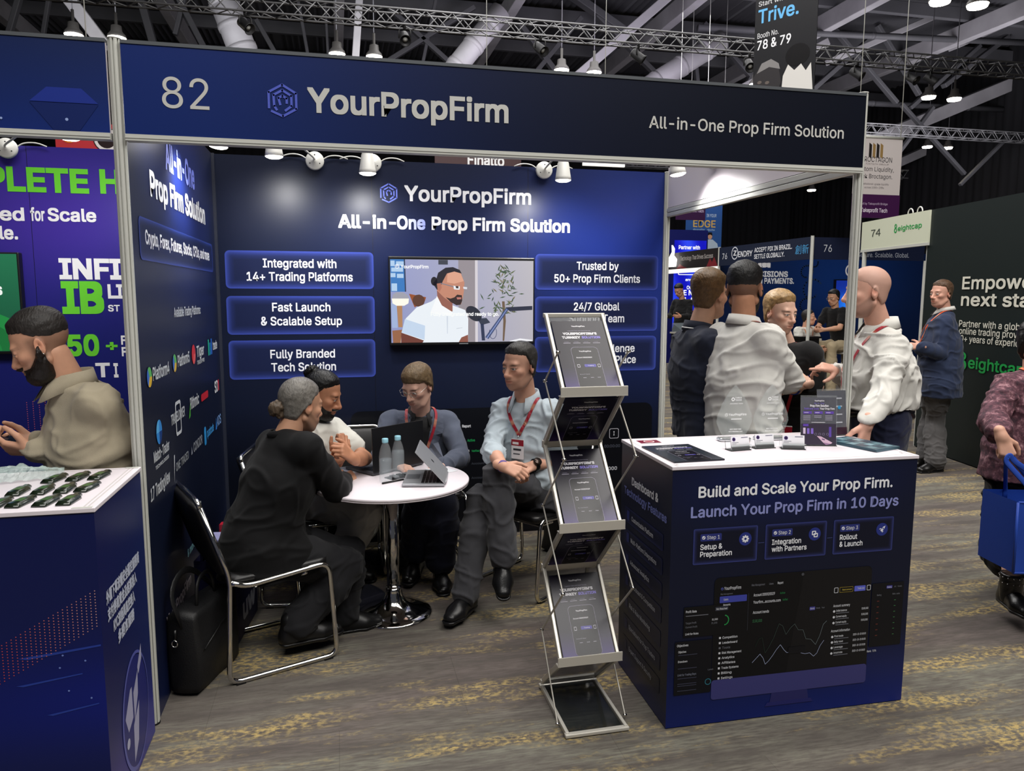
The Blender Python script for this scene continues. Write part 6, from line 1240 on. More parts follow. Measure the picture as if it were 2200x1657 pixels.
ln = [(0.362, 0.300), (0.376, 0.330), (0.390, 0.335), (0.405, 0.270), (0.420, 0.292), (0.440, 0.330), (0.460, 0.385), (0.476, 0.375), (0.492, 0.338), (0.512, 0.365), (0.528, 0.378), (0.545, 0.352), (0.566, 0.350), (0.580, 0.312), (0.602, 0.308), (0.624, 0.284), (0.640, 0.318), (0.654, 0.365), (0.668, 0.378)]
for i, (a, b_) in enumerate(zip(ln, ln[1:])): line_poly(mb, [a, b_], 0.0016, PRINT, o, X, Z, tuple(np.array((28, 44, 36))*(1-i/18)+np.array((120, 130, 136))*(i/18)), 0.0026)
flat_poly(mb, rrect(0.505, 0.256, 0.580, 0.284, 0.003), PRINT, o, X, Z, (16, 17, 22), 0.0029); tx('Balance', 0.512, 0.536, 0.272, 0.006); tx('Equity', 0.512, 0.532, 0.262, 0.006); tx('$5,289', 0.556, 0.576, 0.272, 0.006)
flat_poly(mb, rrect(0.590, 0.428, 0.614, 0.442, 0.002), PRINT, o, X, Z, (74, 72, 150), 0.0026); tx('Hourly', 0.593, 0.611, 0.432, 0.006); tx('Week', 0.618, 0.636, 0.432, 0.006, D2); tx('Year', 0.642, 0.656, 0.432, 0.006, D2)
ring_poly(mb, rrect(0.694, 0.490, 0.712, 0.512, 0.003), rrect(0.696, 0.492, 0.710, 0.510, 0.002), PRINT, o, X, Z, D1, 0.0026); ring_poly(mb, rrect(0.718, 0.490, 0.778, 0.512, 0.003), rrect(0.7195, 0.4915, 0.7765, 0.5105, 0.002), PRINT, o, X, Z, (150, 130, 50), 0.0026); tx('Reset account', 0.730, 0.772, 0.498, 0.006, (190, 170, 70)); flat_poly(mb, rrect(0.784, 0.490, 0.834, 0.512, 0.003), PRINT, o, X, Z, (92, 100, 200), 0.0026); tx('Trade now', 0.798, 0.829, 0.498, 0.007); ring_poly(mb, rrect(0.840, 0.490, 0.857, 0.512, 0.003), rrect(0.842, 0.492, 0.855, 0.510, 0.002), PRINT, o, X, Z, D1, 0.0026)
tx('Account summary', 0.694, 0.768, 0.432, 0.010); tx('Account information', 0.690, 0.774, 0.328, 0.010)
for k, w in enumerate(('Initial balance', 'Current equity', 'Current equity')): z = 0.412-k*0.024; tx(w, 0.708, 0.756, z, 0.008); tx('$100,000', 0.822, 0.852, z, 0.008); flat_poly(mb, circ(0.699, z+0.002, 0.005), PRINT, o, X, Z, D1, 0.0026); flat_poly(mb, rect(0.708, z-0.008, 0.766, z-0.005), PRINT, o, X, Z, D2, 0.0026)
for k, w in enumerate(('First trade', 'Daily reset', 'Leverage', 'Account notes')): z = 0.306-k*0.023; tx(w, 0.706, 0.746, z, 0.008); tx('2023-10-20 00:00', 0.790, 0.848, z, 0.008); flat_poly(mb, circ(0.697, z+0.002, 0.005), PRINT, o, X, Z, D1, 0.0026); flat_poly(mb, rect(0.706, z-0.008, 0.77, z-0.005), PRINT, o, X, Z, D2, 0.0026)
tx('Profit Rate', 0.068, 0.112, 0.462, 0.009); flat_poly(mb, rrect(0.188, 0.460, 0.242, 0.476, 0.003), PRINT, o, X, Z, (52, 54, 66), 0.0026); tx('Not Reached', 0.193, 0.237, 0.464, 0.007); tx('Target Profit', 0.068, 0.112, 0.418, 0.007, D2); tx('Current Profit', 0.068, 0.116, 0.402, 0.007, D2); tx('Limit for Rules', 0.068, 0.122, 0.374, 0.008, D1); flat_poly(mb, rect(0.068, 0.448, 0.160, 0.451), PRINT, o, X, Z, D2, 0.0026)
ar = [(0.228+0.017*math.cos(a), 0.421+0.019*math.sin(a)) for a in np.linspace(-1.5, 1.4, 12)]; line_poly(mb, ar, 0.004, PRINT, o, X, Z, (48, 160, 84), 0.0027); tx('$1,500', 0.176, 0.200, 0.424, 0.007, D1); tx('$1,200', 0.174, 0.198, 0.410, 0.007, D2)
tx('Objectives', 0.036, 0.082, 0.330, 0.009); tx('Objectives', 0.042, 0.074, 0.305, 0.008); tx('Drawdown', 0.042, 0.080, 0.266, 0.008); tx('Limit for Trading Days', 0.042, 0.118, 0.212, 0.008, (120, 124, 140)); tx('Lorem', 0.166, 0.188, 0.224, 0.006, D2)
for z in (0.294, 0.240, 0.200, 0.178, 0.170, 0.150): flat_poly(mb, rect(0.042, z, 0.12, z+0.003), PRINT, o, X, Z, (58, 60, 76), 0.0026)
ring_poly(mb, circ(0.168, 0.178, 0.013), circ(0.168, 0.178, 0.010), PRINT, o, X, Z, (46, 110, 126), 0.0028)
flat_poly(mb, rrect(0.930, 0.490, 0.956, 0.502, 0.002), PRINT, o, X, Z, (74, 72, 150), 0.0026); tx('Daily', 0.933, 0.953, 0.493, 0.005); tx('All', 0.964, 0.974, 0.493, 0.006, D2); tx('Weekly', 0.980, 1.000, 0.493, 0.006, D2); tx('Rating', 0.888, 0.908, 0.462, 0.007, D2); tx('Win rate', 0.958, 0.992, 0.462, 0.007, D2)
for k in range(7): flat_poly(mb, rect(0.890, 0.438-k*0.024, 0.90, 0.442-k*0.024), PRINT, o, X, Z, (90, 46, 40), 0.0026); flat_poly(mb, rect(0.968, 0.438-k*0.024, 0.976, 0.441-k*0.024), PRINT, o, X, Z, (60, 110, 70), 0.0026)
tx('Rank  72%', 0.858, 0.900, 0.228, 0.008)
mb.build('lettering', t)
mb = MB(); o = V(-0.0005, CW, 0); xs = V(0, -1, 0); T = PT(mb, o, xs, Z); S_ = lambda y: CW-y
T('Dashboard &', S_(0.407), S_(0.122), 0.860, 0.032, bold=0.03); T('Technology Features', S_(0.494), S_(0.039), 0.803, 0.032, (120, 130, 196), bold=0.03)
for k, (w, y0, y1) in enumerate((('Customizable Platform', 0.398, 0.163), ('Multi-Platform Integrations', 0.403, 0.124), ('Advanced Analytics', 0.403, 0.194), ('Leaderboard & Competition', 0.403, 0.126), ('Risk & Rule Monitoring', 0.403, 0.172), ('Specialized for Prop Traders', 0.403, 0.114), ('Expert Support & Security', 0.397, 0.145))):
    z = 0.705-k*0.0965; glow_box(mb, S_(0.478), z-0.022, S_(0.068), z+0.044, 0.008, PRINT, o, xs, Z, tuple(np.array((34, 42, 96))*(1-k*0.1)), tuple(np.array((18, 24, 52))*(1-k*0.05)+k*1.5), 0.02)
    if k < 7: T(w, S_(y0), S_(y1), z, 0.019, (210-k*8, 212-k*8, 220-k*8), bold=0.015, lift=0.002); flat_poly(mb, rrect(S_(0.455), z-0.010, S_(0.425), z+0.032, 0.004), PRINT, o, xs, Z, tuple(np.array((48, 58, 130))*(1-k*0.1)), 0.0016)
mb.build('lettering', t)
# things on the counter
def cw(x, y, z=CHh): a = CA; return (1.9192+x*math.cos(a)-y*math.sin(a), -0.4778+x*math.sin(a)+y*math.cos(a), z)
t = empty('sticker', (2.022, -0.020, CHh+0.0006), CA, 'small dark red sticker on the left rear of the counter', 'sticker'); mb = MB(); mb.box((-0.046, -0.030, 0), (0.046, 0.030, 0.0006), PAPER, (118, 30, 44)); flat_poly(mb, circ(0, 0, 0.024), PAPER, V(0, 0, 0.0006), X, Y, (214, 196, 196), 0.0003); flat_poly(mb, circ(0, 0, 0.018), PAPER, V(0, 0, 0.0006), X, Y, (170, 90, 96), 0.0006); mb.build('label_face', t)
t = empty('brochure', (1.948, -0.428, CHh+0.0012), 0.02, 'dark brochure lying flat on the left end of the counter', 'brochure'); mb = MB(); mb.box((0, 0, 0), (0.21, 0.297, 0.005), PAPER, (30, 34, 42)); mb.build('pages', t); m2 = MB(); brochure_art(m2, V(0, 0, 0.005), X, Y, 0.21, 0.297, (36, 42, 50), (40, 46, 56)); m2.build('cover', t)
def award(x, y, label):
    t = empty('crystal_award', (x, y, CHh), -0.06, label, 'award', 'crystal awards on the counter'); GL = mat('crystal', (220, 230, 228), 0.03, alpha=0.13); GE = mat('crystal_edge', (226, 230, 232), 0.04, alpha=0.9, metal=0.75, bump=0.6, bscale=30)
    half = [(0.0, 0.245), (0.030, 0.212), (0.058, 0.165), (0.078, 0.115), (0.083, 0.085), (0.070, 0.050), (0.045, 0.012)]
    out = [(a, b_) for a, b_ in half]+[(-a, b_) for a, b_ in half[:0:-1]]; cx = [(a*0.80, 0.105+(b_-0.105)*0.86) for a, b_ in out]
    mb = MB(); k = len(out); vs = [(a, -0.012, b_) for a, b_ in cx]+[(a, 0.0, b_) for a, b_ in out]+[(a, 0.012, b_) for a, b_ in cx]
    fs = [tuple(range(k)), tuple(2*k+i for i in range(k-1, -1, -1))]+[(i, k+i, k+(i+1) % k, (i+1) % k) for i in range(k)]+[(k+i, 2*k+i, 2*k+(i+1) % k, k+(i+1) % k) for i in range(k)]
    mb.add(vs, fs, GL); mb.build('blade', t)
    mb = MB(); mb.box((-0.072, -0.024, 0.0), (0.072, 0.024, 0.016), GE, bev=0.008); mb.build('base', t)
    mb = MB(); o = V(0, -0.0126, 0); WH = (244, 246, 246)
    put_text(mb, 'FUNDED', PAPER, o, X, Z, -0.006, 0.024, 0.186, 0.007, WH, 0.03); put_text(mb, 'TRADING', PAPER, o, X, Z, -0.006, 0.024, 0.176, 0.007, WH, 0.03); ring_poly(mb, circ(-0.016, 0.183, 0.009, 6), circ(-0.016, 0.183, 0.004, 6), PAPER, o, X, Z, WH); put_text(mb, 'AWARDS 2025', PAPER, o, X, Z, -0.030, 0.030, 0.162, 0.004, WH, 0.02)
    put_text(mb, 'YourPropFirm', PAPER, o, X, Z, -0.034, 0.048, 0.112, 0.0095, WH, 0.03); logo_hex(mb, -0.044, 0.1165, 0.008, PAPER, o, X, Z, WH); flat_poly(mb, rect(-0.022, 0.095, 0.026, 0.099), PAPER, o, X, Z, WH); put_text(mb, 'BEST PROP FIRM', PAPER, o, X, Z, -0.026, 0.026, 0.050, 0.005, WH, 0.02); put_text(mb, 'TECH PROVIDER 2025', PAPER, o, X, Z, -0.032, 0.032, 0.040, 0.005, WH, 0.02); mb.build('engraving', t)
award(2.392, -0.075, 'pointed crystal award on the counter, in front of the white shirt'); award(2.558, -0.090, 'pointed crystal award on the counter, next to the acrylic sign')
def card_holder(x, y, rz, label, tint):
    t = empty('card_holder', (x, y, CHh), rz, label, 'card holder', 'business card holders on the counter'); mb = MB(); mb.box((-0.048, -0.022, 0.0), (0.048, 0.022, 0.003), ACRY); mb.box((-0.048, -0.022, 0.0), (0.048, -0.019, 0.024), ACRY, bev=0.001); mb.obox((0, 0.016, 0.002), (0, 0.024, 0.036), 0.096, 0.003, ACRY, up=(0, 1, 0)); mb.build('holder', t)
    c = MB(); a = V(-0.043, -0.012, 0.004); up = nrm((0, 0.20, 0.98)); c.prism(rect(0, 0, 0.086, 0.054), PAPER, a, X, up, 0.006, (232, 232, 236)); o = a+np.cross(X, up)*0.006
    c2 = MB(); flat_poly(c2, circ(0.013, 0.042, 0.0075), PAPER, o, X, up, (50, 40, 70), 0.0004); ring_poly(c2, circ(0.013, 0.042, 0.008), circ(0.013, 0.042, 0.0065), PAPER, o, X, up, (120, 100, 170), 0.0006); flat_poly(c2, rect(0.004, 0.028, 0.034, 0.030), PAPER, o, X, up, (120, 120, 130), 0.0004); flat_poly(c2, rect(0.048, 0.046, 0.08, 0.049), PAPER, o, X, up, (110, 110, 130), 0.0004); flat_poly(c2, rect(0.004, 0.023, 0.024, 0.0245), PAPER, o, X, up, (150, 150, 160), 0.0004)
    q = empty('business_cards', (0, 0, 0)); bpy.data.objects.remove(q)
    cc = c.build('card', t); c2.build('print', cc)
card_holder(2.311, -0.255, 0.10, 'clear card holder with white cards, in front of the first crystal award', 0); card_holder(2.432, -0.238, 0.02, 'clear card holder with white cards, between the two crystal awards', 1); card_holder(2.540, -0.285, -0.35, 'clear card holder with white cards, in front of the acrylic sign', 2)
def acrylic_sign(x, y, rz, w, h, label, full):
    t = empty('acrylic_sign', (x, y, CHh), rz, label, 'sign', None); mb = MB(); up = nrm((0, 0.13, 1)); mb.prism(rect(-w/2, 0.003, w/2, h), mat('sign_acrylic', (240, 246, 248), 0.03, alpha=0.06), (0, 0, 0), X, up, 0.0015); mb.box((-w/2, -0.002, 0), (w/2, 0.055, 0.003), ACRY); mb.build('holder', t)
    m = MB(); o0 = -np.cross(X, up)*0.0012; m.prism(rect(-w/2+0.002, 0.004, w/2-0.002, h-0.008), PAPER, o0-np.cross(X, up)*0.001, X, up, 0.001, (24, 18, 44)); m.build('poster', t)
    m = MB(); n = np.cross(X, up); o = n*0.0016; c = 0; WH = (232, 230, 238); PU = (100, 74, 170)
    if full:
        flat_poly(m, rect(-w/2+0.003, 0.006, w/2-0.003, h*0.44), PAPER, o, X, up, (62, 56, 70), 0.0002)
        put_text(m, 'YourPropFirm', PAPER, o, X, up, -0.018, 0.022, h*0.88, 0.006, WH, 0.02); put_text(m, 'All-in-One', PAPER, o, X, up, -0.020, 0.022, h*0.83, 0.006, (120, 110, 180)); put_text(m, 'Prop Firm Solution', PAPER, o, X, up, -0.036, 0.040, h*0.775, 0.009, WH, 0.03); put_text(m, 'Build and Scale', PAPER, o, X, up, -0.060, 0.0, h*0.72, 0.008, (120, 100, 190)); put_text(m, 'Your Prop Firm', PAPER, o, X, up, 0.004, 0.064, h*0.72, 0.008, WH, 0.02)
        for k in range(3):
            x0 = -0.064+k*0.045; flat_poly(m, rect(x0, h*0.635, x0+0.035, h*0.685), PAPER, o, X, up, PU, 0.0005)
            for r_ in range(5 if k != 1 else 3): flat_poly(m, rect(x0, h*(0.60-r_*0.022), x0+0.030, h*(0.608-r_*0.022)), PAPER, o, X, up, (170, 166, 184), 0.0005)
            flat_poly(m, rect(x0+0.004, h*0.655, x0+0.022, h*0.664), PAPER, o, X, up, WH, 0.0008)
        flat_poly(m, rect(-0.03, h*0.462, 0.026, h*0.470), PAPER, o, X, up, WH, 0.0005); flat_poly(m, rect(-0.064, h*0.39, -0.042, h*0.435), PAPER, o, X, up, PU, 0.0005)
        for k, (hh, cl) in enumerate(((0.12, (206, 190, 214)), (0.11, (130, 106, 196)), (0.11, (130, 106, 196)))): flat_poly(m, rect(-0.064+k*0.016, h*0.24, -0.054+k*0.016, h*(0.24+hh)), PAPER, o, X, up, cl, 0.0005)
        flat_poly(m, rect(0.042, h*0.18, 0.052, h*0.38), PAPER, o, X, up, (96, 76, 160), 0.0005)
        for k in range(4): ring_poly(m, circ(-0.012+k*0.016, h*0.235, 0.005), circ(-0.012+k*0.016, h*0.235, 0.004), PAPER, o, X, up, (140, 132, 160), 0.0005)
        flat_poly(m, [(-0.008, h*0.20), (0.010, h*0.19), (0.056, h*0.07), (0.050, h*0.045), (0.018, h*0.07), (0.0, h*0.16)], PAPER, o, X, up, (206, 176, 196), 0.0007); flat_poly(m, [(0.018, h*0.07), (0.030, h*0.02), (0.050, h*0.045)], PAPER, o, X, up, (150, 116, 150), 0.0008); flat_poly(m, [(0.014, h*0.15), (0.026, h*0.13), (0.024, h*0.115), (0.012, h*0.135)], PAPER, o, X, up, (70, 50, 96), 0.0010)
    else:
        for k in range(4): flat_poly(m, rect(0.0, h*(0.78-k*0.17), 0.05, h*(0.81-k*0.17)), PAPER, o, X, up, (170, 172, 180), 0.0005)
        flat_poly(m, circ(0.036, h*0.6, 0.008), PAPER, o, X, up, (54, 140, 190), 0.0006); flat_poly(m, rect(-w/2+0.003, 0.006, w/2-0.003, h*0.18), PAPER, o, X, up, (52, 34, 48), 0.0003)
    m.build('artwork', t)
acrylic_sign(2.680, -0.258, -0.28, 0.150, 0.212, 'clear upright sign holder with a purple rocket poster on the counter', True); acrylic_sign(2.882, -0.075, 0.0, 0.150, 0.212, 'dark poster sign standing behind the rocket poster, partly hidden', False)
for k in range(3):
    t = empty('brochure', (2.862, -0.285, CHh+0.0004+k*0.004), 0.30-k*0.02, ('bottom teal magazine of the pile', 'middle teal magazine of the pile', 'teal magazine on top of the pile')[k]+' on the right end of the counter', 'brochure', 'teal magazines on the counter'); mb = MB(); mb.box((-0.075, -0.125, 0), (0.075, 0.125, 0.0038), PAPER, (70, 96, 108) if k < 2 else (56, 84, 98)); mb.build('pages', t)
    if k == 2:
        m = MB()
        for r_ in range(5):
            for c in range(3): flat_poly(m, rect(-0.065+c*0.045, -0.105+r_*0.045, -0.028+c*0.045, -0.070+r_*0.045), PAPER, V(0, 0, 0.0038), X, Y, ((90, 120, 130), (40, 60, 78), (120, 150, 160))[(r_+c) % 3], 0.0003)
        m.build('cover', t)
# ------------------------------------------------------------------ bags
def sag_bag(name, label, lo, hi, m, loc, rz, seed, cat='bag', puff=0.02, n=10):
    t = empty(name, loc, rz, label, cat); bm = bmesh.new(); bmesh.ops.create_cube(bm, size=1.0); bmesh.ops.subdivide_edges(bm, edges=bm.edges[:], cuts=n, use_grid_fill=True)
    lo, hi = np.array(lo), np.array(hi); co = np.array([v.co[:] for v in bm.verts]); a = co*2
    sph = a/np.maximum(np.abs(a).max(1, keepdims=True), 1e-6); L_ = np.linalg.norm(a, axis=1, keepdims=True); ro = a*(1-0.14*np.clip(L_-1, 0, 1)); p = (lo+hi)/2+ro*(hi-lo)/2
    p[:, 0] += puff*np.sign(a[:, 0])*(1-a[:, 1]**2)*(1-np.clip(a[:, 2], -1, 1)**2)
    p += np.stack([vnoise(p*7+seed, seed), vnoise(p*7+9, seed+1), vnoise(p*7+5, seed+2)], 1)*0.014*(p[:, 2:3] > lo[2]+0.01)
    p[:, 2] = np.maximum(p[:, 2], lo[2]); me_f = [tuple(v.index for v in f.verts) for f in bm.faces]; bm.free(); mb = MB(); mb.add(p, me_f, m, smooth=True); mb.build('shell', t); return t
NYL = mat('black_nylon', (14, 14, 16), 0.55, bump=0.3, bscale=220)
t = sag_bag('briefcase', 'black soft briefcase leaning against the left side wall', (-0.065, -0.19, 0.0), (0.065, 0.19, 0.36), NYL, (0.135, 0.345, 0.0), -0.30, 3)
mb = MB(); mb.tube(bez([(0.02, -0.09, 0.33), (0.02, -0.08, 0.47), (0.01, 0.06, 0.47), (0.02, 0.08, 0.33)], 0.06), 0.010, NYL, 8, flat=0.6); mb.build('handle', t)
mb = MB(); mb.tube(bez([(0.0, -0.17, 0.30), (-0.04, -0.20, 0.46), (-0.05, -0.02, 0.52), (0.0, 0.16, 0.32)], 0.12), 0.014, NYL, 8, flat=0.3); mb.build('shoulder_strap', t)
mb = MB(); mb.tube([(0.012*math.cos(a)-0.02, -0.205, 0.245+0.014*math.sin(a)) for a in np.linspace(0, 2*PI, 16)[:-1]], 0.0028, CHROME, 6, closed=True); mb.build('ring', t)
mb = MB(); mb.tube([(-0.02, -0.200, 0.255), (-0.02, -0.196, 0.30)], 0.006, BLACKP, 8); mb.build('strap_clip', t)
mb = MB(); mb.tube([(0.078, -0.15, 0.20), (0.082, 0.0, 0.25), (0.078, 0.15, 0.25)], 0.003, BLACKP, 6); mb.build('zip', t)
t = empty('carrier_bag', (0.17, 0.83, 0), -0.12, 'navy paper carrier bag with white lettering on the floor behind the chair', 'bag'); NVB = mat('navy_card', (30, 30, 70), 0.5)
mb = MB(); a, b_, h = 0.09, 0.20, 0.42; vs = []; 
for sgx, sgy in ((-1, -1), (1, -1), (1, 1), (-1, 1)): vs.append((sgx*a, sgy*b_, 0.002)); vs.append((sgx*a*1.05, sgy*b_*1.02, h))
mb.add(vs, [(0, 2, 3, 1), (2, 4, 5, 3), (4, 6, 7, 5), (6, 0, 1, 7), (0, 6, 4, 2)], NVB); mb.build('bag_shell', t)
mb = MB(); put_text(mb, 'uw', PRINT, V(a*1.03, -b_, 0), Y, Z, 0.05, 0.30, 0.10, 0.10, (190, 192, 206), 0.04, lift=0.012); mb.build('lettering', t)
mb = MB(); mb.tube(bez([(a, -0.08, h), (a+0.01, -0.06, h+0.13), (a+0.01, 0.06, h+0.13), (a, 0.08, h)], 0.05), 0.004, mat('white_cord', (200, 200, 206), 0.8), 6); mb.build('handle', t)
mb = MB(); mb.box((-0.05, -0.15, 0.20), (0.05, -0.02, 0.50), PAPER, (150, 150, 190)); mb.build('leaflet', t); mb = MB(); mb.box((-0.03, 0.0, 0.20), (0.04, 0.05, 0.53), PAPER, (160, 30, 46)); mb.build('leaflet', t)
mb = MB(); 
for k in range(6): mb.tube(bez([(0.0+k*0.012, 0.05, 0.40), (0.02, 0.10-k*0.01, 0.50+0.01*k), (0.05, 0.16, 0.44)], 0.04), 0.004, WPLAST if k % 2 else BLACKP, 6)
mb.build('striped_cloth', t)
t = sag_bag('backpack', 'black backpack on the floor behind the crossed-legged man', (-0.09, -0.15, 0.0), (0.09, 0.15, 0.40), NYL, (2.14, 1.50, 0), 0.5, 8); mb = MB(); mb.tube(bez([(-0.09, -0.05, 0.36), (-0.15, -0.05, 0.2), (-0.10, -0.06, 0.02)], 0.08), 0.016, NYL, 8, flat=0.3); mb.build('strap', t)
t = sag_bag('laptop_sleeve', 'crumpled dark bag lying on the floor behind the table base', (-0.13, -0.09, 0.0), (0.13, 0.09, 0.05), mat('dark_slate_cloth', (34, 36, 52), 0.6), (0.80, 1.0, 0), 0.5, 12, puff=0.0)
mb = MB(); mb.tube(bez([(1.46, 1.97, 0.42), (1.50, 1.95, 0.30), (1.44, 1.90, 0.12), (1.36, 1.93, 0.006), (1.2, 1.9, 0.006)], 0.12), 0.004, BLACKP, 6); o_ = mb.build('power_cable'); tag(o_, 'thin black cable hanging down the back wall to the floor', 'cable')
# blue shopping bag in the woman's hand
hk = np.array(JOINTS['K']['wrR'])+V(0.008, -0.045, -0.085)
t = empty('tote_bag', (4.02, -0.11, 0.0), -0.18, 'bright blue shopping bag with a white emblem, carried by the woman', 'bag'); BLUEB = mat('blue_woven', (26, 64, 158), 0.55, bump=0.15, bscale=300); zt, zb = 0.70, 0.36
mb = MB(); a, b_ = 0.20, 0.125; tp = [(-a*1.02, -b_), (a*0.98, -b_), (a*1.0, b_), (-a*1.0, b_)]; bt = [(-a*1.0, -b_*1.0), (a*0.97, -b_*0.95), (a*0.97, b_), (-a, b_)]
mb.grid(14, 12, lambda s, q: V((bt[0][0]*(1-q)+tp[0][0]*q)*(1-s)+(bt[1][0]*(1-q)+tp[1][0]*q)*s, -b_-0.012*math.sin(PI*s)*math.sin(PI*q)+0.004*math.sin(9*s+5*q), zb+(zt-zb)*q-0.012*s), BLUEB)
mb.grid(10, 12, lambda s, q: V(a*0.98-0.030*math.sin(PI*s)*(1-q)**0.7*1.3, -b_+2*b_*s, zb+(zt-zb)*q-0.012), BLUEB); mb.grid(4, 4, lambda s, q: V(-a, b_-2*b_*s, zb+(zt-zb)*q), BLUEB); mb.grid(4, 4, lambda s, q: V(a-2*a*s, b_, zb+(zt-zb)*q-0.012*(1-s)), BLUEB); mb.add([(-a, -b_, zb), (a*0.97, -b_, zb-0.012), (a*0.97, b_, zb-0.012), (-a, b_, zb)], [(0, 3, 2, 1)], BLUEB); mb.build('bag_shell', t)
mb = MB()
for p0, p1 in (((-a, -b_, zb), (-a*1.02, -b_, zt)), ((a*0.97, -b_, zb-0.012), (a*0.98, -b_, zt-0.012)), ((-a, -b_, zb), (a*0.97, -b_, zb-0.012)), ((-a, -b_, zt), (a*0.98, -b_, zt-0.012)), ((a*0.98, -b_, zt-0.012), (a, b_, zt-0.012))): mb.tube([p0, p1], 0.006, BLUEB, 6)
mb.build('piping', t)
Ri = np.array(Matrix.Rotation(0.18, 3, 'Z')); hl_ = Ri@(hk-V(4.02, -0.11, 0))
for yy, dx in ((-b_, -0.01), (b_, 0.012)):
    mb = MB(); xx = hl_[0]; mb.tube(bez([(-0.085, yy, zt-0.06), (-0.085, yy, zt-0.004), (hl_[0]+dx-0.020, hl_[1]+yy*0.10, hl_[2]-0.02), (hl_[0]+dx, hl_[1]+yy*0.10, hl_[2]+0.012), (hl_[0]+dx+0.020, hl_[1]+yy*0.10, hl_[2]-0.02), (0.085, yy, zt-0.012), (0.085, yy, zt-0.06)], 0.02), 0.013, BLUEB, 8, flat=0.25, up=(0, 1, 0.001)); mb.build('handle', t)
mb = MB(); o = V(-0.035, -b_-0.016, (zt+zb)/2+0.02); ring_poly(mb, circ(0, 0.03, 0.026, 28, 0.032), circ(0, 0.03, 0.0235, 28, 0.0295), PRINT, o, X, Z, (225, 228, 238), 0.001); flat_poly(mb, rect(-0.010, 0.006, -0.003, 0.052), PRINT, o, X, Z, (225, 228, 238), 0.001); flat_poly(mb, rrect(-0.001, 0.036, 0.013, 0.052, 0.004), PRINT, o, X, Z, (225, 228, 238), 0.001); flat_poly(mb, rrect(-0.001, 0.018, 0.009, 0.033, 0.004), PRINT, o, X, Z, (225, 228, 238), 0.001)
put_text(mb, 'PREMIER', PRINT, o, X, Z, -0.058, 0.058, -0.032, 0.022, (225, 228, 238), 0.03); mb.build('lettering', t)
# ------------------------------------------------------------------ neighbouring booth on the left
mb = MB()
def nb_col(s, q):
    c = np.array((24, 30, 104)); g = math.exp(-((s-0.72)/0.35)**2-((q-0.86)/0.2)**2); low = max(0, 1-q/0.5); return tuple(c+(np.array((64, 44, 150))-c)*g+(np.array((12, 20, 92))-c)*low)
mb.box((-2.97, D+0.004, 0), (-0.012, D+0.03, 2.5), WHITE); mb.grid(30, 40, lambda s, q: V(-2.97+s*2.955, D, q*2.5), PRINT, nb_col)
for xs in (-0.99, -1.98): mb.box((xs-0.0012, D-0.0006, 0), (xs+0.0012, D+0.004, 2.5), BLACKP)
wall_nb = tag(mb.build('wall_back_left'), kind='structure')
mb = MB(); o = V(0, D-0.001, 0); T = PT(mb, o, X, Z); GRN = (104, 204, 54); WHT = (236, 236, 240)
T('PLETE', -1.215, -0.672, 2.248, 0.125, GRN, bold=0.045); T('H', -0.612, -0.500, 2.251, 0.125, GRN, bold=0.045); T('ed', -1.150, -1.023, 2.078, 0.070, WHT, bold=0.03); T('for', -0.991, -0.916, 2.079, 0.070, WHT, bold=0.03); T('Scale', -0.901, -0.643, 2.080, 0.070, WHT, bold=0.03); T('le.', -1.157, -1.064, 1.971, 0.070, WHT, bold=0.03)
T('INFI', -0.861, -0.520, 1.747, 0.110, WHT, bold=0.045); T('IB', -0.858, -0.630, 1.548, 0.170, GRN, bold=0.05); T('LI', -0.606, -0.520, 1.632, 0.076, WHT, bold=0.045); T('ST', -0.610, -0.545, 1.552, 0.036, WHT, bold=0.03); T('50', -0.846, -0.672, 1.291, 0.115, GRN, bold=0.045); T('+', -0.635, -0.570, 1.318, 0.062, GRN, bold=0.045)
T('F', -0.549, -0.520, 1.352, 0.050, WHT, bold=0.04); T('F', -0.549, -0.520, 1.282, 0.050, WHT, bold=0.04); T('T', -0.700, -0.620, 1.158, 0.078, WHT, bold=0.045); T('I', -0.600, -0.575, 1.155, 0.078, WHT, bold=0.045)
for c in range(4):
    for r_ in range(14): flat_poly(mb, circ(-1.085+c*0.033, 0.835+r_*0.0135+c*0.004, 0.0028, 5), PRINT, o, X, Z, (196, 96, 120))
for c in range(2):
    for r_ in range(16): flat_poly(mb, circ(-0.505-c*0.012, 0.98+r_*0.011, 0.0022, 5), PRINT, o, X, Z, (196, 96, 120))
tag(mb.build('lettering', wall_nb))
t = empty('wall_television', (-1.53, D-0.012, 1.60), 0, 'television with a green picture on the neighbouring booth wall, cut by the frame', 'tv'); mb = MB(); mb.box((-0.49, -0.045, -0.295), (0.482, 0.008, 0.292), BLACKP, bev=0.006); mb.build('case', t)
mb = MB(); mb.grid(10, 14, lambda s, q: V(-0.48+0.95*s, -0.0455, -0.278+0.56*q), GLOW, lambda s, q: tuple(np.array((6, 72, 48))*(1-q)+np.array((26, 112, 74))*q))
o = V(0, -0.0455, 0)
for k in range(3): flat_poly(mb, [(0.16+(0.38-k*0.09)*math.cos(a), -0.275+(0.25-k*0.06)*math.sin(a)) for a in np.linspace(0.55 if k == 0 else 0, PI, 24)], GLOW, o, X, Z, ((24, 130, 60), (14, 104, 48), (20, 120, 56))[k], 0.0004+k*0.0002)
put_text(mb, 'Features', GLOW, o, X, Z, 0.10, 0.385, 0.05, 0.06, (240, 245, 240), 0.03, lift=0.002); mb.build('screen', t)
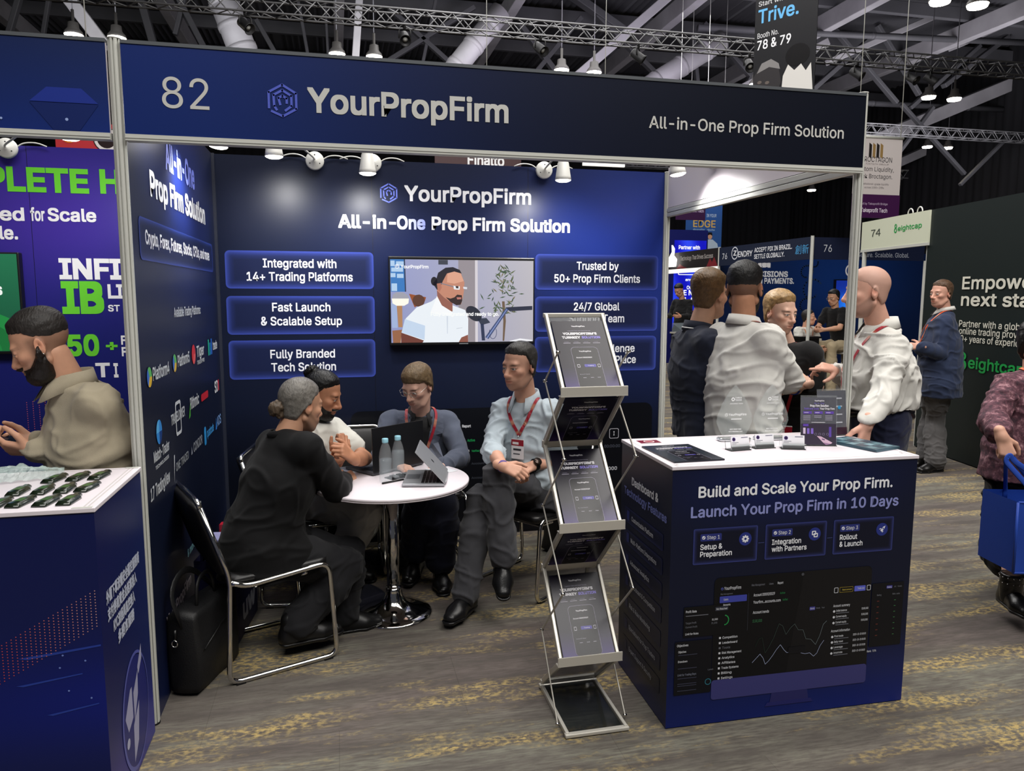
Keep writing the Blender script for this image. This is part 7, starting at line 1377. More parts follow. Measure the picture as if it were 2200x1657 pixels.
# left counter
t = empty('display_counter', (0.018, -0.597, 0), 0, 'dark blue printed counter at the left edge, white top with rows of dark pouches', 'counter'); LL, LW = 1.0, 0.535
mb = MB(); mb.box((-LL, 0.002, 0.004), (-0.002, LW, 1.014), mat('navy_board', (20, 26, 54), 0.5)); mb.grid(30, 40, lambda s, q: V(-LL+s*LL, 0, 0.004+q*1.012), PRINT, lambda s, q: tuple(np.array((17, 26, 78))+np.array((-2, 2, 36))*math.exp(-((q-0.42)/0.16)**2)*s+np.array((0, -4, -18))*max(0, 0.35-q)))
mb.grid(20, 40, lambda s, q: V(0, s*LW, 0.004+q*1.012), PRINT, lambda s, q: tuple(np.array((20, 26, 78))+np.array((30, 20, 50))*math.exp(-((q-0.05)/0.2)**2)+np.array((6, 12, 10))*s)); mb.build('body', t)
mb = MB(); mb.box((-LL, -0.004, 1.016), (0.004, LW+0.004, 1.03), WHITE, bev=0.002); mb.build('countertop', t)
mb = MB()
for a, b_ in (((-0.018, 0), (-0.018, LW)), ((-0.030, 0), (-0.030, LW)), ((-LL, LW-0.018), (0, LW-0.018))): mb.obox((*a, 1.0302), (*b_, 1.0302), 0.005, 0.001, mat('joint_line'))
mb.box((-0.06, -0.002, 1.030), (-0.004, 0.012, 1.0312), ALU); mb.box((-0.045, LW-0.012, 1.030), (-0.002, LW+0.002, 1.0312), ALU); mb.build('trim_lines', t)
mb = MB(); o = V(0, -0.0006, 0)
for c in range(22):
    x_ = -0.012-c*0.0128
    for r_ in range(13): flat_poly(mb, circ(x_, 0.665+r_*0.0092-c*0.0072+(c > 12)*0.0, 0.0019, 5), PRINT, o, X, Z, tuple(np.array((196, 150, 150))*(1-c/24)+np.array((190, 60, 66))*(c/24)))
for q in ((-0.13, 0.585, 0.25, 0.006), (-0.16, 0.50, 0.2, 0.004), (-0.10, 0.40, 0.16, 0.004)): flat_poly(mb, [(q[0]-q[2]*0.4, q[1]), (q[0]+q[2]*0.5, q[1]+0.022), (q[0]+q[2]*0.5, q[1]+0.022-q[3]), (q[0]-q[2]*0.3, q[1]-q[3])], PRINT, o, X, Z, (40, 62, 150), 0.0004)
for q in ((-0.11, 0.583), (-0.05, 0.56), (-0.12, 0.545), (-0.04, 0.44), (-0.10, 0.47)): flat_poly(mb, circ(*q, 0.003, 8), PRINT, o, X, Z, (110, 130, 200), 0.0006)
tag(mb.build('lettering', t)); mb = MB(); o = V(0.0006, 0, 0); T = lambda s_, a, b_, z, c: put_text(mb, s_, PRINT, o, Y, Z, a, b_, z, c, (190, 196, 214), 0.02, fnt='cjk')
T('\u5916\u532f\u4e0b\u55ae\u6d41\u66a2\u5b89\u5168\u7a69\u5b9a\u670d\u52d9\u5546', 0.055, 0.445, 0.708, 0.040); T('\u652f\u4ed8\u5238\u5546\u8cc7\u91d1\u53ca\u7d50\u7b97\u63a5\u5165', 0.060, 0.400, 0.652, 0.040); T('KYC\u6d41\u7a0b\u8207\u98a8\u63a7\u63a5\u5165', 0.110, 0.365, 0.596, 0.040); T('\u591a\u8a9e\u8a00\u670d\u52d9', 0.150, 0.345, 0.540, 0.040)
ring_poly(mb, circ(0.30, 0.225, 0.165, 36, 0.205), circ(0.305, 0.225, 0.155, 36, 0.192), PRINT, o, Y, Z, (86, 92, 168), 0.001); flat_poly(mb, circ(0.30, 0.225, 0.15, 36, 0.19), PRINT, o, Y, Z, (34, 40, 112), 0.0008)
for q in ([(0.17, 0.26), (0.24, 0.33), (0.26, 0.33), (0.26, 0.22), (0.20, 0.20)], [(0.275, 0.20), (0.275, 0.30), (0.34, 0.35), (0.33, 0.27)], [(0.26, 0.19), (0.34, 0.24), (0.31, 0.11), (0.25, 0.06)], [(0.34, 0.36), (0.40, 0.42), (0.40, 0.37), (0.35, 0.33)]): flat_poly(mb, q, PRINT, o, Y, Z, (166, 166, 196), 0.0012)
flat_poly(mb, circ(0.19, 0.165, 0.018, 12), PRINT, o, Y, Z, (180, 182, 206), 0.0014)
mb.build('lettering', t)
POUCH = mat('dark_pouch', (26, 36, 24), 0.22, coat=0.4, bump=0.6, bscale=40, vary=0.5, vscale=60)
k = 0; lbn = [(a, b_) for a in ('back row', 'middle row', 'front row') for b_ in ('first', 'second', 'third', 'fourth')]
for row, pts in (('back', ((-0.209, -0.202), (-0.14, -0.191), (-0.075, -0.185))), ('middle', ((-0.263, -0.353), (-0.192, -0.356), (-0.129, -0.353), (-0.065, -0.349))), ('front', ((-0.262, -0.499), (-0.203, -0.499), (-0.131, -0.504), (-0.071, -0.502)))):
    for i, (x, y) in enumerate(pts):
        t = empty('pouch', (x, y, 1.0305), -0.13+random.uniform(-0.08, 0.08), 'dark green glossy pouch on the left counter, %s row, number %s from the left' % (row, ('one', 'two', 'three', 'four')[i]), 'pouch', 'dark pouches on the left counter')
        out = [(-0.020, -0.060), (0.020, -0.060), (0.022, -0.052), (0.022, 0.02), (0.016, 0.034), (0.008, 0.040), (0.008, 0.060), (-0.008, 0.060), (-0.008, 0.040), (-0.016, 0.034), (-0.022, 0.02), (-0.022, -0.052)]
        mb = MB(); n = len(out); vs = [(a, b_, 0) for a, b_ in out]+[(a*0.98, b_*0.99, 0.005) for a, b_ in out]+[(a*0.72, b_*0.82-0.002, 0.013) for a, b_ in out]
        mb.add(vs, [tuple(range(n-1, -1, -1))]+[(r_*n+j, r_*n+(j+1) % n, (r_+1)*n+(j+1) % n, (r_+1)*n+j) for r_ in (0, 1) for j in range(n)]+[tuple(2*n+j for j in range(n))], POUCH, smooth=True); mb.build('pack', t)
        mb = MB(); mb.add([(-0.010, -0.03, 0.0138), (0.011, -0.026, 0.0138), (0.011, 0.006, 0.0138), (-0.010, 0.01, 0.0138)], [(0, 1, 2, 3)], mat('green_label', (58, 92, 44), 0.3)); mb.build('label', t)
FILM = mat('crumpled_film', (190, 210, 205), 0.10, alpha=0.42, bump=1.0, bscale=30)
t = empty('plastic_wrap', (-0.345, -0.16, 1.0305), 0.3, 'heap of crumpled clear plastic wrap on the left counter', 'plastic'); mb = MB(); mb.grid(26, 18, lambda s, q: V(-0.14+0.28*s, -0.075+0.15*q, 0.004+0.055*math.sin(PI*s)*math.sin(PI*q)*(0.5+0.5*abs(vnoise(np.array([[s*9, q*7, 1.3]]), 2)[0]))+0.010*abs(vnoise(np.array([[s*21, q*17, 3.1]]), 4)[0])), FILM, smooth=False); mb.build('film', t)
t = empty('clear_box', (-0.478, -0.10, 1.0305), 0.1, 'blue-tinted clear tumbler at the left edge of the left counter', 'tumbler'); BT = mat('blue_acrylic', (70, 110, 220), 0.08, alpha=0.55); mb = MB(); mb.lathe([(0.030, 0.0), (0.032, 0.004), (0.037, 0.10), (0.035, 0.10), (0.030, 0.006), (0.001, 0.005)], BT, 24); mb.build('cup', t)
# ------------------------------------------------------------------ booths across the aisle
DKGREEN = mat('dark_green_panel', (20, 30, 30), 0.5); CREAM = mat('cream_board', (206, 210, 188), 0.5)
GO = V(6.80, 3.42, 0); gd = V(0.186, 0.983, 0)/math.hypot(0.186, 0.983); gx = -gd
mb = MB(); mb.obox(GO+gd*0.54+V(0.03, 0, 1.285), GO-gd*3.2+V(0.03, 0, 1.285), 0.05, 2.55, DKGREEN); wg = tag(mb.build('wall_right'), kind='structure')
mb = MB(); o = GO-V(0.006, 0, 0)*0+nrm(np.cross(gx, Z))*0.002; S_ = lambda s: -s; T = PT(mb, o, gx, Z); C1 = (222, 220, 206)
T('Empower your', 0.10, 1.72, 1.722, 0.118, C1, bold=0.02); T('next stage', 0.10, 1.36, 1.560, 0.118, C1, bold=0.02)
T('Partner with a global', 0.095, 1.03, 1.352, 0.062, C1, bold=0.01); T('online trading provider', 0.105, 1.09, 1.280, 0.062, C1, bold=0.01); T('20+ years of experience', 0.075, 1.11, 1.205, 0.062, C1, bold=0.01)
GN = (40, 160, 78)
ring_poly(mb, circ(0.185, 1.062, 0.060, 20, 0.042), circ(0.185, 1.062, 0.034, 20, 0.020), PRINT, o, gx, Z, GN, 0.003); ring_poly(mb, circ(0.185, 0.975, 0.072, 20, 0.055), circ(0.185, 0.975, 0.042, 20, 0.028), PRINT, o, gx, Z, GN, 0.003); T('eightcap', 0.28, 1.05, 0.955, 0.105, GN, bold=0.02)
mb.build('lettering', wg)
def gp(s, z=0.0): return GO+gd*s+V(0, 0, z)
t = empty('name_board', tuple(gp(1.2)), 0, 'cream name board with number 74 and a green figure eight', 'sign'); r_ = lambda p: np.array(p)-gp(1.2)
mb = MB(); mb.obox(r_(gp(1.93, 2.39)), r_(gp(0.51, 2.39)), 0.03, 0.34, CREAM); mb.build('panel', t); mb = MB(); mb.obox(r_(gp(1.93, 2.205)), r_(gp(0.51, 2.205)), 0.04, 0.03, ALU); mb.build('rail', t)
mb = MB(); o = r_(GO)+nrm(np.cross(gx, Z))*0.017; T = PT(mb, o, gx, Z); put_text(mb, '74', PRINT, o, gx, Z, -1.70, -1.48, 2.365, 0.10, (70, 76, 70), 0.0, fnt='cjk'); ring_poly(mb, circ(-1.155, 2.448, 0.024, 16), circ(-1.155, 2.448, 0.013, 16), PRINT, o, gx, Z, GN, 0.002); ring_poly(mb, circ(-1.155, 2.400, 0.030, 16), circ(-1.155, 2.400, 0.017, 16), PRINT, o, gx, Z, GN, 0.002); T('eightcap', -1.11, -0.64, 2.388, 0.055, GN, bold=0.01); mb.build('lettering', t)
mb = MB()
for s in (0.72, 0.90): mb.tube([r_(gp(s+0.05*math.cos(a), 2.56+0.055*math.sin(a))) for a in np.linspace(0, PI, 10)], 0.007, WPLAST, 6)
mb.build('cable_loop', t)
def bpost(p, z1, label): 
    t = empty('booth_post', tuple(p), 0, label, 'post'); mb = MB(); mb.lathe([(0.026, 0), (0.026, z1)], ALU, 8, smooth=False); mb.build('shaft', t)
bpost(gp(1.86), 2.2, 'aluminium post at the left end of the cream board, behind the bald man'); bpost(gp(0.56)+V(0.04, 0, 0), 2.2, 'aluminium post at the edge of the dark green wall, behind the navy blazer')
mb = MB(); mb.obox(gp(0.53, 1.1)+V(0.02, 0, 0), gp(0.53, 1.1)+V(2.8, 0.1, 0), 0.04, 2.2, mat('grey_panel', (150, 158, 166), 0.5)); 
# payment booth
NAVYB = mat('navy_board2', (28, 36, 58), 0.5)
t = empty('name_board', (7.72, 8.62, 2.2), 0, 'dark name board facing the aisle, numbered 76, with light blue Chinese characters', 'sign'); mb = MB(); mb.box((0.0, -1.40, 0), (0.03, 1.37, 0.335), NAVYB); mb.build('panel', t); mb = MB(); o = V(-0.001, -8.62, -2.2); nx_ = V(0, -1, 0); T = PT(mb, V(-0.001, 0, -2.2), nx_, Z); f_ = lambda y: 8.62-y
T('76', f_(9.87), f_(9.69), 2.315, 0.105, bold=0.0); ring_poly(mb, circ(f_(9.42), 2.405, 0.115, 24), circ(f_(9.42), 2.405, 0.095, 24), PRINT, V(-0.001, 0, -2.2), nx_, Z, (220, 224, 234), 0.002); T('Z', f_(9.47), f_(9.36), 2.365, 0.085, bold=0.03); T('ENDRY', f_(9.30), f_(8.83), 2.330, 0.095, bold=0.02); T('ACCEPT PIX IN BRAZIL.', f_(8.77), f_(7.67), 2.385, 0.072, bold=0.02); T('SETTLE GLOBALLY.', f_(8.77), f_(7.87), 2.275, 0.072, bold=0.02)
put_text(mb, '\u5275\u65b0', PRINT, V(-0.001, 0, -2.2), nx_, Z, f_(7.58), f_(7.24), 2.30, 0.135, (84, 160, 214), 0.0, fnt='cjk'); mb.build('lettering', t)
t = empty('name_board', (9.05, 7.2, 2.2), 0, 'dark blue name board facing us, numbered 76, above the seated man in black', 'sign'); mb = MB(); mb.box((-1.26, 0, 0), (0.70, 0.03, 0.33), mat('deep_navy_board', (14, 24, 52), 0.5)); mb.build('panel', t); mb = MB(); T = PT(mb, V(-9.05, -0.001, -2.2), X, Z); T('76', 7.95, 8.09, 2.315, 0.105, (200, 204, 212), bold=0.0); T('Secure. Scalable. Global.', 8.55, 9.47, 2.245, 0.070, (170, 176, 190), bold=0.0); T('GLOBAL PAYMENT', 8.90, 9.50, 2.40, 0.06, (60, 90, 140), bold=0.0); mb.build('lettering', t)
bpost((7.75, 7.2, 0), 2.55, 'aluminium corner post of the payment booth across the aisle'); bpost((9.78, 7.2, 0), 2.2, 'aluminium post at the right end of the dark blue name board'); bpost((7.74, 10.02, 0), 2.55, 'thin aluminium post between the payment booth and the red-black board')
mb = MB(); mb.grid(24, 12, lambda s, q: V(7.8+s*5.2, 10.2, q*2.5), PRINT, lambda s, q: tuple(np.array((14, 30, 66))+np.array((6, 26, 60))*math.exp(-((s-0.5)/0.3)**2-((q-0.75)/0.4)**2))); mb.box((7.8, 10.205, 0), (13.0, 10.24, 2.5), NAVYB); wz = tag(mb.build('wall_back_right'), kind='structure')
mb = MB(); T = PT(mb, V(0, 10.199, 0), X, Z); T('FAST DECISIONS', 8.10, 9.315, 2.015, 0.100, bold=0.04); T('IN PAYMENTS.', 8.64, 9.455, 1.885, 0.100, bold=0.04); put_text(mb, '\u6069\u5fb7\u745e', PRINT, V(0, 10.199, 0), X, Z, 8.65, 8.93, 2.20, 0.08, WHT, 0.03, fnt='cjk'); ring_poly(mb, circ(10.72, 2.15, 0.13, 24), circ(10.72, 2.15, 0.10, 24), PRINT, V(0, 10.199, 0), X, Z, WHT, 0.002); T('Z', 10.67, 10.78, 2.10, 0.10, bold=0.05)
for k, (cx, cz, rr) in enumerate(((9.72, 2.1, 0.16), (9.86, 1.75, 0.24), (9.74, 1.45, 0.15), (9.9, 2.3, 0.12), (9.72, 1.15, 0.2))):
    aa = np.linspace(0.6*k, 0.6*k+5.0, 16); line_poly(mb, [(cx+rr*(1-i*0.03)*math.cos(a), cz+rr*(1-i*0.03)*math.sin(a)) for i, a in enumerate(aa)], 0.03, PRINT, V(0, 10.199, 0), X, Z, (34, 58, 100), 0.001)
mb.build('lettering', wz)
t = empty('wall_television', (10.86, 10.17, 1.62), 0, 'television glowing blue on the far navy wall, beside the seated man', 'tv'); mb = MB(); mb.box((-0.52, -0.03, -0.35), (0.52, 0.03, 0.35), BLACKP); mb.build('case', t); mb = MB(); mb.grid(8, 8, lambda s, q: V(-0.5+s, -0.031, -0.33+0.66*q), GLOW, lambda s, q: tuple(np.array((10, 40, 140))+np.array((20, 90, 110))*math.exp(-((s-0.3)/0.3)**2-((q-0.3)/0.3)**2))); mb.build('screen', t)
# red and black booth, led tower, flying banners
t = empty('name_board', (7.72, 11.2, 2.2), 0, 'black name board with red shapes, lit white underneath, left of the payment booth', 'sign'); mb = MB(); mb.box((0, -1.16, 0), (0.03, 1.3, 0.34), mat('black_board', (34, 30, 32), 0.5)); mb.build('panel', t); mb = MB(); mb.box((0, -1.16, -0.085), (0.04, 1.3, -0.002), mat('glowing_white', (236, 234, 226), 0.4, emit=0.8)); mb.build('white_underside', t)  # the white underside board is no lamp; its brightness is put in as emission
mb = MB(); nx_ = V(0, -1, 0); T = PT(mb, V(-0.001, 0, -2.2), nx_, Z); T('Technology That Drives Success', -0.42, 0.97, 2.365, 0.085, (206, 200, 196), bold=0.0)
for q in ([(0.72, 2.205), (0.86, 2.36), (0.94, 2.28), (1.02, 2.38), (1.16, 2.205)], [(-0.6, 2.205), (-0.45, 2.30), (-0.28, 2.24), (-0.1, 2.205)]): flat_poly(mb, q, PRINT, V(-0.001, 0, -2.2), nx_, Z, (126, 44, 50), 0.001)
mb.build('lettering', t); t = empty('lit_emblem', (7.70, 11.92, 2.2), 0, 'white glowing flame emblem on the red-black board', 'sign'); mb = MB(); mb.prism([(-0.25, 0.05), (0.18, 0.05), (0.22, 0.2), (0.08, 0.28), (0.10, 0.42), (0.0, 0.50), (0.02, 0.36), (-0.10, 0.26), (-0.25, 0.24)], mat('lit_emblem_face', (255, 250, 244), 0.4, emit=2.6), (-0.02, 0, 0), V(0, -1, 0), Z, 0.03); mb.build('face', t)
t = empty('led_tower', (9.05, 14.0, 0), 0, 'tall blue lit screen tower with white words, far left through the booth opening', 'screen'); mb = MB(); mb.box((-0.56, 0.01, 0), (0.52, 0.5, 3.22), mat('deep_blue_case', (18, 24, 96), 0.4)); mb.build('case', t); mb = MB(); mb.grid(10, 20, lambda s, q: V(-0.36+0.84*s, 0.0, 0.85+2.12*q), GLOW, lambda s, q: tuple(np.array((24, 40, 214))+np.array((20, 34, 30))*math.sin(s*7+q*5)))
T = lambda s_, a, b_, z, c: put_text(mb, s_, GLOW, V(-9.05, -0.002, 0), X, Z, a, b_, z, c, (255, 255, 255), 0.03, lift=0.004)
T('Partner with', 8.80, 9.36, 2.76, 0.085); T('and', 9.0, 9.18, 2.0, 0.06); T('Own', 9.04, 9.25, 1.80, 0.08); T('THE NEXT', 8.74, 9.50, 1.655, 0.12); T('L A B', 9.0, 9.40, 1.48, 0.12); ring_poly(mb, rrect(8.80, 2.14, 9.37, 2.45, 0.03), rrect(8.82, 2.16, 9.35, 2.43, 0.02), GLOW, V(-9.05, -0.002, 0), X, Z, (255, 255, 255), 0.004); T('LEVERATE', 8.86, 9.30, 2.27, 0.08); mb.build('screen', t)
def banner(loc, xdir, w, h, label, col, art, wire=2.6):
    t = empty('hanging_banner', loc, 0, label, 'banner'); xd = nrm(xdir); n = nrm(np.cross(xd, Z)); mb = MB(); mb.prism(rect(-w/2, -h, w/2, 0), PRINT, -n*0.01, xd, Z, 0.01, col); mb.build('cloth', t); m = MB(); art(m, n*0.001, xd); m.build('artwork', t); m = MB(); m.tube([xd*-w*0.51, xd*w*0.51], 0.02, ALU, 8); m.build('rod', t)
    for s in (-1, 1): m = MB(); m.tube([xd*s*w*0.45, xd*s*w*0.45+Z*(11.12-loc[2])], 0.006, ALU, 5); m.build('wire', t)
def art_trive(m, o, xd):
    Tt = lambda s, a, b_, z, c, col=(214, 214, 218), bb=0.0, **k: put_text(m, s, PRINT, o, xd, Z, a, b_, z, c, col, bb, **k)
    zz = -1.20; Tt('Start with', -0.35, 0.0, zz+0.54, 0.055); Tt('Trive.', -0.35, 0.16, zz+0.34, 0.155, (96, 166, 214), 0.02); Tt('Booth No.', -0.35, -0.08, zz+0.165, 0.060); Tt('78 & 79', -0.35, 0.08, zz+0.03, 0.105, (222, 222, 226), 0.015)
    flat_poly(m, [(-0.39, zz-0.62), (-0.39, zz-0.30), (-0.30, zz-0.16), (-0.16, zz-0.13), (-0.06, zz-0.22), (-0.02, zz-0.40), (-0.10, zz-0.62)], PRINT, o, xd, Z, (48, 46, 48), 0.001); flat_poly(m, [(-0.34, zz-0.25), (-0.28, zz-0.14), (-0.16, zz-0.11), (-0.06, zz-0.18), (-0.04, zz-0.25), (-0.18, zz-0.20)], PRINT, o, xd, Z, (120, 118, 118), 0.0016)
    flat_poly(m, circ(0.17, zz-0.13, 0.15, 18, 0.13), PRINT, o, xd, Z, (16, 15, 17), 0.0012); flat_poly(m, [(-0.02, zz-0.62), (0.0, zz-0.34), (0.06, zz-0.22), (0.14, zz-0.30), (0.22, zz-0.24), (0.28, zz-0.33), (0.34, zz-0.25), (0.38, zz-0.62)], PRINT, o, xd, Z, (196, 194, 190), 0.002)
    for q in ((-0.30, -0.36), (-0.20, -0.38), (-0.26, -0.48)): flat_poly(m, circ(q[0], zz+q[1], 0.03, 8, 0.02), PRINT, o, xd, Z, (92, 84, 80), 0.002)
banner((6.045, 5.475, 5.826), (0.53, -0.85, 0), 0.78, 1.95, 'dark hanging banner with the words Booth No. 78 & 79', (30, 30, 33), art_trive)
def art_broc(m, o, xd):
    Tt = lambda s, a, b_, z, c, col=(64, 62, 64), bb=0.0: put_text(m, s, PRINT, o, xd, Z, a, b_, z-3.90, c, col, bb); X0 = -8.30
    flat_poly(m, rect(-0.40, -1.13, 0.40, -0.80), PRINT, o, xd, Z, (64, 26, 70), 0.0006)
    for k in range(4): flat_poly(m, [(-0.16+k*0.062, -0.08), (-0.115+k*0.062, -0.11), (-0.115+k*0.062, -0.30), (-0.16+k*0.062, -0.27)], PRINT, o, xd, Z, ((40, 36, 34), (150, 122, 76))[k % 2], 0.001)
    Tt('BROCTAGON', -0.28, 0.23, 3.555, 0.070); Tt('FINTECH GROUP', -0.20, 0.18, 3.515, 0.022, (150, 140, 140)); Tt('Custom Liquidity,', -0.36, 0.27, 3.425, 0.060); Tt('Think Broctagon.', -0.36, 0.25, 3.325, 0.060); Tt('Institutional-grade liquidity', -0.26, 0.20, 3.235, 0.025, (110, 104, 106)); Tt('across 1000+ CFDs', -0.2, 0.12, 3.185, 0.025, (110, 104, 106)); Tt('Powered by Takeprofit Bridge', -0.36, 0.20, 2.955, 0.030, (200, 180, 206)); Tt('Takeprofit Tech', -0.24, 0.20, 2.850, 0.055, (226, 214, 230), 0.02)
banner((8.335, 6.6, 3.90), (1, 0, 0), 0.78, 1.13, 'pale grey and purple hanging banner with black and gold bars', (206, 198, 196), art_broc, 3.0)
def art_edge(m, o, xd):
    Tt = lambda s, a, b_, z, c, col: put_text(m, s, PRINT, o, xd, Z, a, b_, z-5.2, c, col, 0.02)
    Tt('IN YOUR', 0.08, 0.40, 3.98, 0.09, (170, 190, 214)); Tt('EDGE', -0.35, 0.38, 3.68, 0.20, (206, 170, 96)); Tt('@profile   @site', -0.35, 0.36, 3.58, 0.05, (150, 180, 214)); cx = 0.18
    flat_poly(m, [(cx-0.24, 3.02-5.2), (cx-0.2, 3.22-5.2), (cx-0.06, 3.32-5.2), (cx+0.12, 3.32-5.2), (cx+0.28, 3.2-5.2), (cx+0.32, 3.02-5.2)], PRINT, o, xd, Z, (176, 194, 212), 0.001); flat_poly(m, circ(cx+0.03, 3.42-5.2, 0.075, 14, 0.1), PRINT, o, xd, Z, (196, 150, 122), 0.002); flat_poly(m, [(cx-0.05, 3.43-5.2), (cx-0.03, 3.53-5.2), (cx+0.09, 3.53-5.2), (cx+0.11, 3.43-5.2), (cx+0.03, 3.47-5.2)], PRINT, o, xd, Z, (26, 24, 28), 0.003)
banner((11.5, 18.0, 5.2), (1, 0, 0), 1.18, 2.2, 'blue hanging banner with gold letters and a smiling man, far away', (48, 86, 150), art_edge, 2.5)
banner((9.58, 15.0, 5.2), (1, 0, 0), 0.82, 1.64, 'dark purple hanging banner in front of the blue one', (58, 30, 66), lambda m, o, xd: put_text(m, 'Takeprofit Tech', PRINT, o, xd, Z, -0.2, 0.36, -1.44, 0.07, (196, 180, 206), 0.02), 2.5)
# what shows in the slit under the name board
t = empty('hanging_sign', (3.3, 10.0, 3.84), 0, 'dark hanging sign with white letters, half hidden above the back wall', 'sign'); mb = MB(); mb.box((-0.9, 0, -0.25), (0.6, 0.05, 0.3), mat('dark_maroon_board', (58, 26, 30), 0.5)); put_text(mb, 'Finalto', PRINT, V(0, -0.001, 0), X, Z, -0.34, 0.30, 0.02, 0.17, (230, 230, 232), 0.03); mb.build('panel', t); mb = MB(); mb.tube([(0, 0.025, 0.3), (0, 0.025, 7.28)], 0.006, ALU, 5); mb.build('wire', t)
t = empty('light_bar', (5.06, 9.0, 3.785), 0, 'white glowing light bar showing above the right part of the back wall', 'lamp'); mb = MB(); mb.box((-0.36, 0, -0.03), (0.36, 0.05, 0.03), mat('glowing_white')); mb.build('tube', t); mb = MB(); mb.tube([(0, 0.025, 0.03), (0, 0.025, 7.33)], 0.006, ALU, 5); mb.build('wire', t)
t = empty('hanging_sign', (-1.75, 6.0, 3.28), 0, 'red and black sign with a white ring behind the neighbouring booth', 'sign'); mb = MB(); mb.box((-0.35, 0, -0.2), (0.3, 0.04, 0.16), mat('red_board', (190, 44, 52), 0.5)); o = V(0, -0.001, 0); flat_poly(mb, circ(0.14, 0.0, 0.13), PRINT, o, X, Z, (40, 26, 28)); ring_poly(mb, circ(0.14, 0.0, 0.12), circ(0.14, 0.0, 0.09), PRINT, o, X, Z, (226, 222, 220), 0.002); flat_poly(mb, circ(-0.22, 0.02, 0.07), PRINT, o, X, Z, (226, 120, 40), 0.002); mb.build('panel', t); mb = MB(); mb.tube([(0, 0.02, 0.16), (0, 0.02, 7.84)], 0.006, ALU, 5); mb.build('wire', t)
# ------------------------------------------------------------------ people farther off
BLKT = cloth('black_tee'); KH = cloth('khaki', (176, 160, 130))
def seat(x, y, head, fwd, hh, label, skin_, hair_, hc, top_m, tr_m, sleeve='short', seed=31, lean=0.12, seatz=0.46, hands_in=True):
    f = nrm(V(*fwd, 0)); r_ = V(f[1], -f[0], 0); P0 = V(x, y, seatz+0.10); nk = P0+f*lean+V(0, 0, hh-0.185-seatz-0.10); J = dict(head=P0+f*(lean+0.05)+V(0, 0, hh-seatz-0.10), neck=nk, pelvis=P0)
    for sd, s in (('L', -1), ('R', 1)):
        sh = nk+r_*s*0.165-V(0, 0, 0.035); el = sh+f*0.12+r_*s*0.04-V(0, 0, 0.25); J['sh'+sd] = sh; J['el'+sd] = el; J['wr'+sd] = el+f*0.20-r_*s*0.12-V(0, 0, 0.03); J['hip'+sd] = P0+r_*s*0.085; J['kn'+sd] = P0+r_*s*0.10+f*0.40+V(0, 0, -0.01); J['an'+sd] = P0+r_*s*0.10+f*0.36-V(0, 0, seatz)
        J['toe'+sd] = f
    p = Person(J, (f[0], f[1], -0.1) if head is None else head, label, skin_, hair=hair_, haircol=hc, hi=False, seed=seed, arm=1.05); j = p.top(top_m, 'shirt', 0.016, sleeve, -0.02, 0.006); p.trousers(tr_m, 0.005); p.shoes(LEATHER); return p, j
p, j = seat(8.12, 7.95, (0.75, -0.6, 0), (0.2, -0.98), 1.30, 'person with tied-back dark hair and white top, sitting far off behind a dark table', (206, 156, 130), 'slick', hairmat('dark_brown'), WPOLO, BLKT, seatz=0.42); p.lanyard(j, (206, 110, 60), low=0.3)
p, j = seat(8.70, 7.62, (-0.95, -0.2, -0.25), (-0.96, -0.25), 1.62, 'person in black with glasses and khaki trousers, sitting on a stool across the aisle', (198, 150, 122), 'short', hairmat('jet_black'), BLKT, KH, seatz=0.76, lean=0.24, seed=33); p.glasses()
t = empty('bar_stool', (8.70, 7.62, 0), 0, 'white bar stool under the seated man in khaki trousers', 'stool'); mb = MB(); mb.lathe([(0.001, 0.72), (0.17, 0.72), (0.19, 0.74), (0.17, 0.76), (0.001, 0.765)], WPLAST, 24); mb.build('seat', t); mb = MB(); mb.lathe([(0.20, 0), (0.20, 0.01), (0.04, 0.03), (0.025, 0.06), (0.025, 0.72)], CHROME, 20); mb.build('base', t)
t = empty('side_table', (8.02, 7.62, 0), 0, 'low dark table in front of the woman in white', 'table'); mb = MB(); mb.box((-0.22, -0.16, 0.98), (0.16, 0.14, 1.01), BLACKP); mb.build('tabletop', t); mb = MB(); mb.box((-0.20, -0.13, 0), (0.14, 0.12, 0.98), BLACKP); mb.build('body', t)
f = nrm(V(-0.5, -0.3, 0)); r_ = V(f[1], -f[0], 0); P0 = V(7.50, 11.0, 0.95); J = dict(head=P0-V(0.10, 0.02, -0.80), neck=P0+V(-0.01, 0, 0.60), pelvis=P0)
for sd, s in (('L', -1), ('R', 1)): J['sh'+sd] = J['neck']+r_*s*0.17-V(0, 0, 0.04); J['el'+sd] = J['sh'+sd]+f*0.08+r_*s*0.05-V(0, 0, 0.27); J['wr'+sd] = J['el'+sd]+f*0.22-r_*s*0.05; J['hip'+sd] = P0+r_*s*0.09; J['kn'+sd] = P0+r_*s*0.1-V(0, 0, 0.42); J['an'+sd] = P0+r_*s*0.1-V(0, 0, 0.86); J['toe'+sd] = f
p = Person(J, (-0.8, -0.3, -0.5), 'person in a black shirt, head bent over a glass case, far left in the opening', (190, 140, 112), hair='crop', haircol=hairmat('jet_black'), hi=False, seed=35); p.top(BLKT, 'shirt', 0.018, 'long', 0.05, 0.006); p.trousers(BLKT, 0.005); p.shoes(LEATHER)
